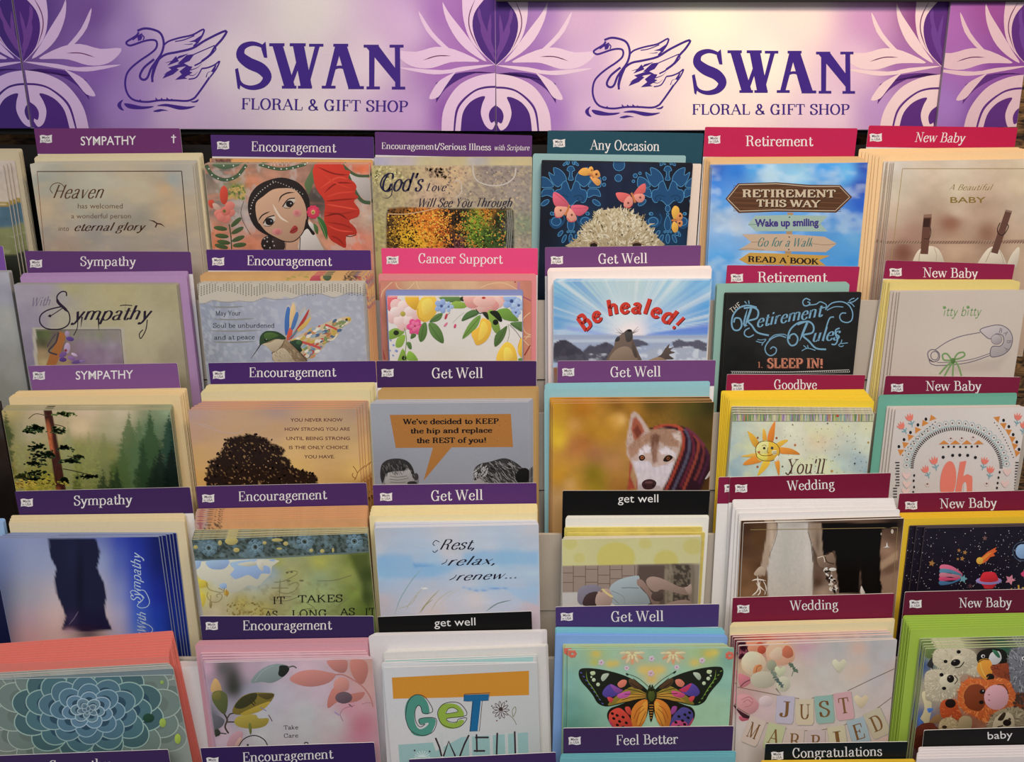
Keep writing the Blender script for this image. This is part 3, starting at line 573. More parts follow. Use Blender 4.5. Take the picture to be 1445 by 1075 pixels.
def art_sympathy(a):
    a.v(0, 350, K2)
    a.grad('120,280,#a59aa2 300,280,#a597a0 420,330,#a79c98 480,270,#b0a478 800,300,#b3a678 1200,280,#ab9f78 180,500,#9c8f9c 160,700,#8f8290 200,900,#85788a 700,400,#b5a981 1000,600,#b8ab86 1200,800,#a3977a 1280,1000,#93876e 500,500,#b2a68c 1000,780,#b5a888', 4)
    a.nz(40, 40, .07)
    a.sp('225,560 865,555 885,860 245,860', '#b8ac98', 5).inset('250,572 842,569 872,860 268,860', '270,600,#4f5a32 330,600,#5f6a3a 300,660,#4a4a30 290,740,#a88a60 300,800,#b8a070 380,600,#6a5a50 420,700,#7a5a50 520,600,#8a8470 560,680,#8f7884 620,620,#8f8a78 700,610,#8a8a6a 640,680,#9a8592 740,640,#8a8580 800,620,#948878 780,680,#a594a0 700,720,#8a7084 620,740,#937a92 760,760,#9a8296 830,720,#93808a 560,780,#8a6a8c 700,800,#917a90 450,800,#a88a60 830,800,#8a7484', 3, 2.5, .12, 40)
    a.P('415,580 460,600 455,640 400,800 385,828 320,828 350,740 400,650', '#a8662f').S('410,590 390,660 340,720 400,745', 12, '#4a3c40').S('330,690 360,640 390,600', 10, '#5a4a50')
    for x, y, rx, ry, c, r in ((490, 635, 28, 16, '#5f3f86', 10), (470, 700, 22, 40, '#b59ab4', 5), (440, 745, 30, 18, '#7a5290', -30), (500, 770, 30, 14, '#8f66a0', 20), (440, 780, 26, 16, '#5a3a7e', 0), (540, 795, 40, 12, '#6a4a8a', -10), (520, 745, 24, 10, '#c9aec6', 25), (470, 600, 16, 22, '#a58aa8', 0), (575, 790, 22, 10, '#8a70a0', 0)): a.E(x, y, rx, ry, c, r)
    a.E(460, 715, 10, '#8a3a3a').S('250,572 842,569', 3, '#4a4034', smooth=False).S('842,569 868,830', 3, '#4a4034', smooth=False)
    a.T('With', 212, 408, 350, 400, 62, '#786c80', 'script')
    a.S('465,335 462,308 430,305 400,335 405,370 440,410 480,450 488,510 460,550 400,568 320,560 280,520 285,470 330,435 400,415 440,408', 9, '#2a1f2e').S('398,345 408,380 450,420 480,450', 20, '#2a1f2e', 2).S('335,475 360,470 440,418', 6, '#2a1f2e').E(350, 474, 10, '#2a1f2e')
    a.T('ympathy', 505, 505, 1045, 500, 98, '#2a1f2e', 'scriptb').S('545,505 540,560 515,610', 6, '#2a1f2e').S('575,480 565,555', 12, '#2a1f2e', 1).S('690,490 690,575', 14, '#2a1f2e', 1).S('1030,500 1020,570 985,632 975,600 1000,570', 7, '#2a1f2e').S('840,402 880,398 925,402', 6, '#2a1f2e').S('880,375 875,450', 9, '#2a1f2e', 2)
def art_hummer(a):
    a.v(260, 350, K2); a.res = 2.0
    a.grad('150,420,#8f93a0 500,420,#9fa0ac 900,420,#a5a5b0 1250,380,#a0a0aa 150,700,#8d8f96 400,700,#9c9faa 1000,700,#a9a9b3 1250,700,#a3a3ac 700,500,#a5a6b5').nz(26, 26, .5, '#b9b9bd', .55, .1).nz(60, 60, .08)
    def weave(X, Y, C):
        m = np.clip(np.sin(X / 4.2) * np.sin(Y / 4.2) * .5, 0, 1) * np.clip(1 - (X - 130) / 260, 0, 1); return C * (1 - m[:, None] * .5) + s2l(hx('#c9c9c9')) * m[:, None] * .5
    a.fn(weave)
    a.sp('60,225 1300,225 1300,310 1230,318 1150,312 1050,345 950,318 830,325 760,350 700,345 640,358 560,345 480,375 380,368 300,378 200,365 150,385 60,390', '#c2b6a4', 5)
    r = random.Random(5); dots = []
    for i in range(60):
        for j in range(7):
            x, y = 100 + i * 19.5, 252 + j * 12 + 6 * (i % 2)
            if y < 320 + 20 * math.sin(x / 60) and abs(((x / 62) % 2) - 1) * 60 + 235 < y + 22: dots.append(disc(x, y, 5.5, 3.4, 40 if i % 2 else -40, 5))
    a.polys.append((dots, '#4f473f', (a.ox, a.oy, a.k)))
    a.S('95,395 150,385 200,366 300,380 380,370 480,376 560,347 640,360 760,352 830,327 950,320 1050,347 1150,314 1270,318', 3, '#8a8078')
    for x0, x1, y in ((185, 425, 410), (195, 490, 496), (165, 540, 577), (185, 500, 655)): a.S(f'{x0},{y} {(x0+x1)/2},{y+4} {x1},{y-4}', 11, '#8b8986', 2)
    a.T('May Your', 218, 472, 395, 470, 32, '#26242a', 'type').T('Soul be unburdened', 202, 556, 632, 556, 31, '#26242a', 'type').T('and at peace', 208, 640, 495, 636, 31, '#26242a', 'type')
    a.C('700,620 705,560 700,480 715,410 735,400 745,450 755,380 775,378 782,420 775,480 830,420 850,410 850,440 880,425 885,480 860,540 800,590 730,645', '#b0a89c')
    for p, c in (('705,600 702,500 718,415 740,425 738,520 722,600', '#3f6aa8'), ('735,540 740,440 762,385 778,430 770,520 745,590', '#d8b27a'), ('745,600 800,500 845,430 850,470 800,560', '#a8b0b5'), ('735,640 800,540 872,425 850,500 760,625', '#b03a34'), ('790,570 885,480 865,530 810,580', '#d0a850'), ('715,635 735,560 760,570 740,640', '#cf4f38'), ('745,560 780,450 800,470 770,560', '#4a72a8'), ('725,640 790,570 780,600', '#5f7a88')): a.C(p, c)
    for p, c in (('735,650 780,625 870,575 960,535 1050,500 1140,478 1170,495 1160,520 1100,560 1070,620 1010,650 960,710 900,760 860,775 800,720', '#c2a883'),): a.C(p, c)
    wm = '740,655 785,625 870,578 960,538 1050,502 1135,480 1168,495 1158,518 1100,558 1068,618 1008,648 958,708 900,757 860,770 800,718'
    a.specks(300, (740, 480, 1170, 775), 11, ['#c9a84a', '#5f7f98', '#b5483e', '#d3c6ae', '#7a8a55', '#bf8450', '#ddd2bf', '#4f6680', '#c2a24a', '#8fa0a8'], 5, wm, 1.9, -28)
    a.S('985,535 1040,555 1068,570', 14, '#c24a42').S('820,655 900,680 955,700', 16, '#c24a42').E(1148, 497, 18, 13, '#c8a020').E(1135, 500, 9, '#4a3a20').S('1000,640 1040,640 1070,600', 10, '#d6c8ae')
    a.C('740,655 800,640 828,660 815,690 826,715 800,730 760,700', '#2c4030').E(802, 660, 20, 14, '#3f5f3c').E(800, 710, 22, 14, '#233428')
    a.C('600,690 560,680 545,665 600,610 680,620 740,660 800,720 860,790 640,800 615,730', '#8f7658').C('545,670 600,660 640,640 700,640 660,700 615,725 580,690', '#b8a586').C('620,730 700,700 760,790 640,800', '#b5a384')
    a.C('528,680 530,620 560,585 600,578 660,588 712,628 690,640 640,635 590,655 545,672', '#31452a').C('560,600 610,590 660,610 620,630 570,640', '#48622f').E(572, 642, 11, 9, '#17140f').E(574, 638, 3, '#d8d8d8')
    a.S('535,672 500,725 464,775', 8, '#2a2018', 1).S('610,735 640,720 680,690 700,645', 4, '#3a2f22').S('740,660 800,720 860,790', 5, '#3a2f22')
    a.hairs(90, (620, 650, 850, 795), 26, 3, ['#6b553c', '#a8906c', '#c4b08c'], lambda x, y: .9, '620,700 700,650 740,665 850,790 640,795')
def env_hummer(a):
    a.v(260, 350, K2).flat('#cc9c62').nz(50, 50, .08).nz(22, 18, .8, '#8f8f38', .52, .06, box=(690, 150, 870, 260)).nz(14, 12, .9, '#33262c', .48, .05, box=(1110, 140, 1240, 330)).nz(14, 14, .8, '#4a5088', .55, .05, box=(1180, 140, 1400, 800)).nz(16, 14, .7, '#b84a50', .58, .05, box=(1180, 200, 1400, 800), seed=8)
    a.C('880,240 890,200 930,180 965,165 990,185 950,200 955,240', '#b04650').E(1000, 200, 30, 28, '#4f5c42').S('1000,200 1060,160', 8, '#4f5c42')
def art_pinkcard(a):
    a.v(510, 350, K2).grad('150,250,#c9806a 400,250,#cba27c 700,250,#d0a882 1000,240,#cf9a78 1180,250,#c47a68 140,500,#b5705a 1170,450,#c4765c 1180,700,#c98468 160,700,#b8705c').nz(60, 60, .1)
    for p in ('240,240 260,280 320,290 370,240', '385,230 400,280 440,300', '830,280 900,250 1000,245 1090,290', '1180,450 1130,500 1140,580 1190,610', '150,300 200,250 215,240', '1135,620 1190,620', '1130,640 1190,700', '1145,640 1170,610 1190,600', '130,360 150,300'): a.S(p, 6, '#dcb488')
    a.P('1090,235 1110,235 1112,290 1090,290', '#b87a8a').S('1130,340 1190,370', 8, '#a8506a').E(1075, 237, 6, '#a83a48').S('1140,750 1180,680', 9, '#93362e').S('140,680 165,780', 12, '#9c4a3a')
def art_lemon(a):
    a.v(510, 350, K2).grad('200,350,#dcd4cc 1100,350,#dad2ca 600,600,#d6cec6 600,760,#d0c7bc')
    def leaf(p, c, v=None): a.C(p, c); (a.S(v, 3, '#3a4a24') if v else 0)
    def fl(x, y, r, c, c2, n=5, rot=0):
        for i in range(n): an = rot + i * 6.283 / n; a.E(x + r * .6 * math.cos(an), y + r * .6 * math.sin(an), r * .5, r * .42, c, math.degrees(an))
        a.E(x, y, r * .22, c2)
    fl(215, 380, 60, '#d85a60', '#c9404a'); a.C('180,350 230,345 250,400 215,440 185,430', '#d9626a')
    leaf('185,590 230,560 280,570 300,590 260,620 190,640', '#7a9a38'); leaf('240,690 250,630 300,605 305,640 280,690', '#86a83a'); leaf('540,345 680,340 700,370 620,380', '#5f7f42')
    leaf('620,400 660,370 740,390 720,420 640,420', '#8aa840'); a.E(243, 592, 20, 18, '#2c3020').E(712, 355, 24, 18, '#2f3a20')
    fl(290, 460, 110, '#e3b3ae', '#a8843a', 5, .3); fl(290, 460, 85, '#ecc9c2', '#b0a040', 5, .9)
    a.C('305,340 350,330 400,340 400,420 370,432 320,390', '#e0a828').C('395,400 420,350 480,330 522,350 530,430 505,480 450,518 405,500 385,450', '#e8b73a').C('420,380 470,350 500,380 480,450 430,460', '#f0c650').S('395,420 400,480 440,512', 5, '#c9902a')
    fl(375, 550, 55, '#d84a80', '#c02f60', 6); fl(375, 545, 35, '#e26a94', '#b5305a', 5, .5)
    leaf('410,655 398,600 425,530 455,525 460,590 440,640', '#56763a', '415,650 435,540'); leaf('470,525 520,530 565,590 575,665 520,640 480,590', '#5a7a3e', '475,530 560,655'); leaf('475,515 520,465 568,455 555,495 520,515', '#5c7a44', '480,515 560,465'); leaf('345,635 350,600 380,600 378,620', '#4f6a36')
    leaf('315,660 345,660 352,705 330,700', '#56763a'); leaf('255,780 290,700 320,790 255,790', '#7fa03a'); leaf('320,780 330,720 370,740 395,790', '#7fa83a'); a.E(298, 768, 16, '#222818').S('300,560 315,640 300,780', 5, '#6f8a4a')
    fl(560, 405, 48, '#8fa5d0', '#4a5a8a'); fl(610, 410, 34, '#9db2d6', '#5a6a98', 4)
    for x, y, r in ((205, 645, 8), (225, 678, 9), (200, 715, 8), (245, 718, 12), (222, 750, 8)): a.E(x, y, r, r * .7, '#7f92c8', 30)
    a.E(592, 478, 9, 22, '#b8404c', 20).E(590, 535, 8, 20, '#d0708a', 40).E(655, 545, 9, 16, '#c94a70', 15).S('640,520 680,480 720,450', 3, '#a8b098').S('600,470 620,450', 3, '#8a3a40')
    for i in range(7): an = math.pi * (i / 6); a.E(860 + 95 * math.cos(an), 350 + 60 * math.sin(an), 55, 42, ['#e0a096', '#e8b4a8', '#d98f88'][i % 3])
    a.E(860, 370, 80, 45, '#e5aca0').E(855, 348, 14, 8, '#b83a34')
    fl(1050, 370, 60, '#8fa8d8', '#3f4f80'); fl(1100, 400, 45, '#a3b8de', '#4a5a90', 5, .6); fl(1080, 450, 34, '#98aed8', '#4a5a90')
    leaf('700,510 730,455 790,430 820,460 760,490', '#4f7040', '705,508 815,455'); leaf('705,635 740,550 790,490 835,470 815,540 770,590', '#6f9440', '710,625 825,485'); leaf('945,440 1020,420 1060,460 1100,510 1000,500', '#6b9238'); leaf('880,450 930,440 970,560 960,600 920,570', '#7c9c3c')
    a.C('835,500 860,490 905,520 905,590 870,650 810,680 785,640 770,590 820,550', '#e5b030').C('840,520 870,520 885,570 850,630 815,640', '#edc244').C('895,445 950,440 985,500 970,515 930,480', '#20261a').C('845,450 880,450 890,500 865,480', '#2a3020').E(938, 518, 20, '#1f2418').S('800,425 825,455 850,450', 6, '#2a2c1c')
    leaf('932,688 935,610 990,560 1020,545 1005,610 975,660', '#4f6c38', '938,680 1015,550'); leaf('1040,525 1090,515 1135,520 1135,585 1085,565', '#567440', '1045,528 1130,580')
    a.S('1025,530 1035,590 1020,660', 3, '#7a8a58').S('1035,535 1080,580 1115,630', 3, '#6a5a48')
    a.C('1020,655 1060,680 1083,730 1080,800 955,800 950,740 985,680', '#e8ba34').C('1000,700 1040,700 1060,760 1000,790', '#f0c84a').C('1120,625 1140,640 1140,770 1100,740 1095,680', '#e5b52e').S('1095,700 1110,640 1120,628', 4, '#c9902a').E(1115, 778, 20, 10, '#5f8a3a')
def art_healed(a):
    a.v(740, 350, K2); a.res = 1.8
    a.grad('220,260,#7fb4d0 500,260,#a9c4ca 750,260,#b5c9ca 1000,260,#9fc4d2 1280,250,#7fb5d8 220,400,#6fa5cc 1280,400,#5a9fd4 230,540,#6aa0cc 1270,560,#4f8fcc 700,480,#cfdadb 450,550,#a5c0d8 950,560,#9ab8dc 250,620,#b0c2d6 1250,620,#a8c2dc 740,600,#ead9d8')
    def rays(X, Y, C):
        an = np.arctan2(Y - 600, X - 745); n = vnoise(an * 16, an * 0, 3) * .6 + vnoise(an * 42, an * 0, 5) * .4; r = np.clip(np.hypot(X - 745, Y - 600) / 450, .15, 1)
        m = (np.clip((n - .5) * 4, 0, 1) * r * .6 * (Y < 605))[:, None]; q = (np.clip((.45 - n) * 4, 0, 1) * r * .55 * (Y < 605) * (np.abs(X - 745) > 120))[:, None]
        C = C * (1 - m) + s2l(hx('#d8dcd8')) * m; return C * (1 - q) + s2l(hx('#4a8ecb')) * q
    a.fn(rays).g(750, 590, 90, 80, '#f3e0dc', .9)
    a.sp('850,605 1290,525 1290,600 860,612', '#5f7fd0', 14, .8).sp('640,608 300,545 300,575 500,608', '#8f9fd8', 14, .7)
    a.sp('150,608 1300,608 1300,1000 150,1000', '#9aa5bc', 6).sp('150,640 1300,630 1300,660 150,660', '#b5bfcc', 10)
    a.sp('205,668 250,642 285,638 330,665 400,712 420,740 420,800 190,800', '#47434f', 5, 1, 5).sp('410,715 460,680 490,690 530,670 570,655 610,672 640,700 640,800 400,800', '#4f4d5a', 5, 1, 5).sp('640,700 760,635 820,645 880,675 800,690 780,700', '#565463', 5, 1, 3).sp('1030,660 1080,636 1130,655 1180,652 1210,640 1280,670 1290,760 1100,720 1050,700', '#5a5866', 5, 1, 4)
    a.sp('190,800 230,760 400,740 500,730 640,790', '#55525e', 8, 1, 8).sp('780,740 900,700 980,690 1050,700 1150,690 1280,720 1290,790 800,790', '#a5aab8', 10, 1, 14).nz(50, 30, .8, '#cdd0d6', .55, .08, box=(780, 690, 1300, 800)).nz(70, 40, .8, '#bfc2cc', .58, .08, box=(400, 740, 620, 800)).nz(30, 40, .35, '#2f2c38', .5, .1, poly='205,668 250,642 285,638 330,665 420,740 500,690 570,655 640,700 640,790 200,790')
    a.g(200, 830, 30, 40, '#a8c0d8', .8).sp('195,840 232,830 232,1100 190,1100', '#8a5a38', 6).nz(20, 20, .6, '#4a2c1c', .5, .1, box=(190, 840, 240, 1000))
    a.C('585,795 600,730 625,690 635,640 660,615 700,585 720,570 750,572 758,610 760,640 780,690 800,740 805,795', '#6f5c50').C('700,590 725,568 750,575 756,620 745,650 715,655 705,620', '#4a4442').C('632,650 650,618 668,625 660,650', '#3f3a3c').C('600,795 620,730 680,690 740,700 790,795', '#8a7360').C('755,640 775,690 790,760 770,760 750,700', '#564840').E(735, 577, 16, 8, '#231e1e')
    for p in ('690,602 660,585 640,560', '690,600 655,592 635,590', '692,598 670,575 655,560', '755,590 780,565 800,545', '757,594 785,575 808,568', '757,597 785,585 800,580'): a.S(p, 4, '#4a4240', 1)
    a.C('860,790 930,760 960,740 985,700 1015,670 1010,700 1050,690 1020,715 1055,730 1010,745 1045,775 980,780', '#5c4c44').C('860,790 930,762 970,770 990,790', '#93775c')
    # arched title
    txt = 'Be healed!'; cx, cy, R = 745, 905, 455
    angs = [-41, -30, None, -15.2, -5.6, 4.2, 12.2, 20.5, 31.5, 40.5]; 
    for ch, an in zip(txt, angs):
        if an is None: continue
        polys, adv, cap = stroke_text(ch, 'fat')
        th = math.radians(an); bx, by = cx + R * math.sin(th), cy - R * math.cos(th)
        hh = 108 if ch in 'Bhld!' else 100; ww = 96 if ch != '!' else 70
        for dx, dy, c in ((5, 5, '#5a1c1c'), (0, 0, '#cc3324')):
            q = []
            for p in polys:
                X = (p[:, 0] - adv / 2) * ww * 1.25; Y = -p[:, 1] * hh
                q.append(np.stack([bx + dx + X * math.cos(th) - Y * math.sin(th), by + dy + X * math.sin(th) + Y * math.cos(th)], 1))
            a.polys.append((q, c, (a.ox, a.oy, a.k)))
def art_rules(a):
    a.v(980, 350, K2).grad('250,330,#222120 600,330,#272625 1150,330,#1f1e1e 600,600,#2b2a28 300,800,#1c1c1b 1100,850,#1e1d1c').nz(90, 60, .25)
    B = '#6f9cb5'
    a.T('THE', 262, 458, 335, 402, 36, '#cfc4b4', 'mono')
    a.T('etirement', 430, 555, 890, 478, 88, B, 'scriptb').T('ules', 815, 655, 1010, 640, 92, B, 'scriptb')
    a.S('370,425 345,530 372,540', 12, B, 2).S('350,555 390,440 395,420', 16, B, 2).S('345,420 410,415 445,440 435,490 375,510 400,540 440,590 520,610', 12, B).S('435,415 370,400 310,420 270,470 260,530 275,570 310,572 330,540 320,495 285,490 275,520', 11, B).S('415,605 380,622 350,605 355,575 385,558', 8, B)
    a.S('735,650 780,540 790,520', 16, B, 2).S('720,535 790,512 830,540 825,590 760,610 800,650 850,700 920,708', 12, B).S('800,515 730,520 670,570 652,640 675,680 710,670 722,630 700,600 670,610 662,635', 11, B).S('900,650 920,560 945,490 975,482', 9, B).S('1015,560 990,570 985,600 1000,640 985,672 958,672', 10, B)
    a.S('810,365 780,352 758,372 765,400 790,402 808,385 790,375', 8, B).S('800,398 850,392 880,375 920,395 915,415 880,410', 7, B).S('915,430 960,385 1030,375 1080,400 1105,450 1100,500 1070,520 1030,510 1015,480 1030,455 1060,455', 8, B).S('925,435 980,410 1040,412', 6, B).S('1070,380 1110,375 1145,348', 7, B).S('1080,370 1100,355 1118,350', 6, B).S('1085,385 1100,390 1118,410', 6, B)
    a.S('330,412 370,402 435,412', 7, B).S('350,372 365,388', 7, B).S('378,366 382,390', 7, B)
    a.S('430,650 455,658 480,660 500,640', 6, B).S('440,640 470,642 500,635', 5, B).S('470,680 480,662', 6, B).S('640,625 590,612 530,640 495,690 500,730 530,752 565,735 572,705 550,690 530,705', 8, B).S('520,640 560,608 620,602 645,612', 6, B)
    a.S('750,718 790,700 845,715', 6, B).S('762,680 785,700', 6, B).S('790,678 795,700', 6, B).S('1005,680 1025,660 1030,640', 6, B).S('1025,668 1072,662', 6, B).S('1010,684 1030,688 1042,680', 6, B)
    for dx, c in ((4, '#6a3428'), (0, '#c97f62')): a.T('SLEEP IN!', 508 + dx, 836 + dx, 900 + dx, 836 + dx, 64, c, 'slab').T('1.', 440 + dx, 836, 478 + dx, 836, 42, c, 'type')
    a.S('255,862 660,866 1082,850', 4, '#bdb8ae', smooth=False).S('255,880 660,880 1085,868', 4, '#8f8b84', smooth=False)
    a.polys.append(([disc(265 + i * 14.6, 871 - (i / 56) * 10, 4, n=5) for i in range(57)], '#d0ccc2', (a.ox, a.oy, a.k)))
def art_pin(a):
    a.v(1155, 350, K2).grad('560,320,#bfb0a2 1000,320,#c5b5a6 1420,320,#c8b8a8 540,850,#c4b4a6 1000,700,#c9baab 1400,850,#c6b6a7').sp('860,820 1250,770 1330,740 1250,860 900,880', '#ab9b90', 50, .5)
    G = '#74935a'
    a.T('itty bitty', 866, 474, 1135, 472, 62, G, 'monoi').E(880, 415, 11, '#74935a').E(1045, 413, 11, '#74935a')
    m = '#6f6570'
    a.S('815,712 900,655 1000,615 1130,590', 6, m).S('820,820 900,818 1050,800 1200,750', 6, m).S('830,800 950,795 1080,775 1200,735', 5, m).S('800,795 770,770 765,730 790,710 820,715 845,740 840,780 805,795 770,780', 7, m).ring(812, 752, 27, 30, 6, m).S('770,770 785,808 830,822', 6, m)
    a.C('1130,570 1200,545 1270,538 1330,570 1357,630 1340,700 1290,745 1215,762 1200,735 1215,690 1270,685 1295,650 1285,610 1240,600 1200,635 1160,600', '#b1a5a2').S('1130,570 1200,545 1270,538 1330,570 1357,630 1340,700 1290,745 1215,762 1200,735 1215,688 1270,685 1295,650 1285,610 1240,600 1200,635 1155,605 1130,570', 6, '#6a5f6a').E(1245, 638, 38, 36, '#a99d9a').ring(1245, 638, 38, 36, 4, '#7a6f76')
    for ch, x, y, r in (('B', 1270, 590, 15), ('A', 1300, 605, 50), ('B', 1318, 655, 85), ('Y', 1300, 695, 130)):
        t = math.radians(r); c0, s0 = math.cos(t), math.sin(t); a.T(ch, x - 12 * c0, y - 12 * s0, x + 12 * c0, y + 12 * s0, 30, '#6a5a66', 'type')
    for p in ('935,790 900,740 868,745 875,780 910,785 940,785', '945,785 970,740 1010,728 1022,750 990,770 945,780', '935,790 890,830 845,882', '935,800 905,850 880,895', '945,800 940,850 938,895', '955,790 980,830 1000,895'): a.S(p, 12, '#74945a')
    a.E(940, 788, 16, 20, '#55753e')

def art_forest(a):
    a.v(0, 510, K2); a.res = 1.5
    a.grad('50,330,#b59f62 300,320,#c5a98a 600,330,#cdb391 850,340,#bfaf8d 1200,340,#8fa07a 30,500,#6f7038 200,500,#b0a07c 560,450,#d0b48a 800,480,#b0a67e 1050,480,#5f7852 1220,480,#3f5c48 150,640,#8a8048 550,620,#8a8444 750,640,#7e7f42 1000,650,#3f5836 1230,650,#12231f 80,800,#6b5f1e 300,830,#7c7622 560,760,#6c7428 800,760,#4a5c26 1000,820,#1d2c18 1230,830,#0a1412 600,880,#5c6420 200,880,#8a7a20 60,900,#a08a20')
    def trees(X, Y, C):
        for i, (cx, top, w, c, al) in enumerate(((40, 345, 70, '#3a4420', .85), (150, 380, 50, '#8f8a60', .4), (475, 410, 60, '#8f8f60', .6), (620, 480, 60, '#88884f', .55), (725, 480, 70, '#7c7e4a', .6), (560, 500, 60, '#8a8850', .4), (900, 355, 90, '#4a6238', .8), (970, 400, 80, '#4f6840', .7), (1050, 340, 110, '#2f4a2a', .85), (1180, 350, 60, '#254030', .9), (1215, 340, 40, '#1b3328', .9), (1120, 600, 90, '#12201a', .9), (860, 560, 60, '#46592c', .6), (1000, 560, 90, '#22361f', .7), (815, 725, 70, '#1c2f1c', .85), (720, 745, 50, '#1d301c', .85), (775, 765, 40, '#20331c', .8), (1200, 560, 80, '#0b1612', .9), (540, 740, 50, '#3a4418', .6), (1080, 650, 80, '#152218', .8))):
            d = (Y - top); ww = np.clip(d * .28, 0, w * .75) * (.75 + .5 * vnoise(Y / 14 + i * 7, X * 0 + i, 3)) + 2
            n = fbm(X / 9, Y / 7, i)
            m = np.clip((ww - np.abs(X - cx)) / 13 + (n - .5) * 3.6, 0, 1) * (d > -4) * al; m = m[:, None]; C = C * (1 - m) + s2l(hx(c)) * m
        return C
    a.nz(110, 60, .12).fn(trees).nz(12, 10, .35, '#9aa04a', .55, .08, box=(100, 540, 700, 880)).nz(16, 12, .6, '#b5a028', .56, .06, box=(0, 780, 400, 1000), seed=5)
    def trunk(X, Y, C):
        x = 335 + (Y - 340) * .165; w = 31 + (Y - 340) * .012; u = (X - x) / w; n = fbm(X / 10, Y / 30, 4)
        m = (np.clip((1 - np.abs(u)) * 8, 0, 1) * np.clip((Y - 300) / 10, 0, 1))[:, None]; lit = np.clip(1 - (u + .55) ** 2 * 2.2, 0, 1) * np.clip(np.sin((Y - 420) / 75) + .35, 0, 1) * (.6 + n)
        T = s2l(hx('#33150f'))[None] * (.5 + n)[:, None] * 1.4 + lit[:, None] * s2l(hx('#a8552a'))[None]; return C * (1 - m) + T * m
    a.fn(trunk)
    def br(x, y, w, h, c, n=46, seed=1):
        r = random.Random(seed); q = []
        for _ in range(n): u, v = r.gauss(0, .4), r.gauss(0, .33); q.append(disc(x + u * w, y + v * h + abs(u) * h * .3, r.uniform(7, 18), r.uniform(4, 8), r.uniform(-30, 30), 7))
        a.polys.append((q, c, (a.ox, a.oy, a.k)))
    for i, (x, y, w, h, c) in enumerate(((235, 475, 90, 36, '#3c4f28'), (255, 460, 60, 26, '#2c3f1f'), (440, 365, 80, 22, '#5a6a34'), (400, 480, 60, 34, '#41522c'), (255, 590, 70, 40, '#28361c'), (270, 660, 100, 50, '#24311b'), (450, 600, 50, 22, '#2c3a20'), (490, 690, 80, 34, '#27351d'), (550, 665, 40, 16, '#37451f'), (240, 710, 80, 30, '#202c18'), (250, 780, 110, 44, '#1f2b17'), (220, 820, 110, 24, '#263018'), (620, 800, 80, 22, '#20291a'), (450, 830, 40, 30, '#27301a'), (340, 640, 60, 30, '#223018'), (150, 800, 60, 26, '#4a4a1c'))): br(x, y, w, h, c, 44, i)
    a.S('440,750 520,765 640,795', 6, '#2a2216').S('380,440 430,450 460,465', 5, '#3a2a18').S('330,380 250,365 200,400', 5, '#4a4026').S('470,660 530,670 560,650', 4, '#2a2216')
    br(330, 850, 180, 26, '#a8962a', 40, 33); br(170, 850, 100, 40, '#c0a030', 30, 34)
def art_strong(a):
    a.v(250, 510, K2); a.res = 1.8
    a.grad('100,350,#b09084 700,340,#a88a7c 1250,340,#a5876f 120,500,#ba9276 700,480,#ba936c 1280,480,#b3926b 150,650,#c49a62 800,620,#cca468 1280,620,#c7a168 150,830,#cf9f58 800,760,#d6ac60 1270,760,#d3ab60 1300,900,#8a5a20').nz(200, 60, .06)
    m = '205,880 200,780 230,700 280,670 325,600 345,555 330,545 400,530 440,515 510,508 570,525 620,535 650,570 700,580 730,600 750,615 740,660 790,690 800,735 830,760 900,765 960,790 985,850 990,900'
    a.sp(m, '#241611', 8, 1, 16, 14).nz(11, 11, .7, '#a8814f', .74, .03, poly=m, o=2)
    a.specks(520, (195, 505, 990, 870), 7, ['#1a0f0c', '#24150f', '#2b1a12'], 6, '190,880 195,770 225,690 270,660 310,600 335,545 400,520 450,505 510,498 575,515 640,530 710,575 755,610 745,660 800,690 810,735 840,755 900,758 970,785 995,850 998,900')
    a.specks(60, (250, 560, 800, 860), 3.4, ['#b58f60', '#9a744c'], 9, m)
    for i, (t, x0, x1, y) in enumerate((('YOU NEVER KNOW', 792, 1158, 420), ('HOW STRONG YOU ARE', 752, 1208, 484), ('UNTIL BEING STRONG', 764, 1208, 549), ('IS THE ONLY CHOICE', 782, 1198, 612), ('YOU HAVE.', 888, 1102, 677))): a.T(t, x0, y, x1, y - 1, 24, '#5a2f30', 'sans', .012)
    for p in ('1240,830 1260,780 1230,730', '1260,780 1290,740', '1280,850 1300,790 1290,740', '1300,790 1320,740 1325,690', '1330,850 1320,790 1345,760', '1250,820 1225,800 1230,780', '1310,860 1340,820 1350,780'): a.S(p, 5, '#8a5520')
    a.S('120,430 220,450 300,490 420,500 470,470', 4, '#b89e92').S('150,440 260,480', 3, '#bca397').specks(120, (1290, 850, 1360, 1020), 8, ['#8a5a24', '#b5802f', '#5f3a18'], 4)
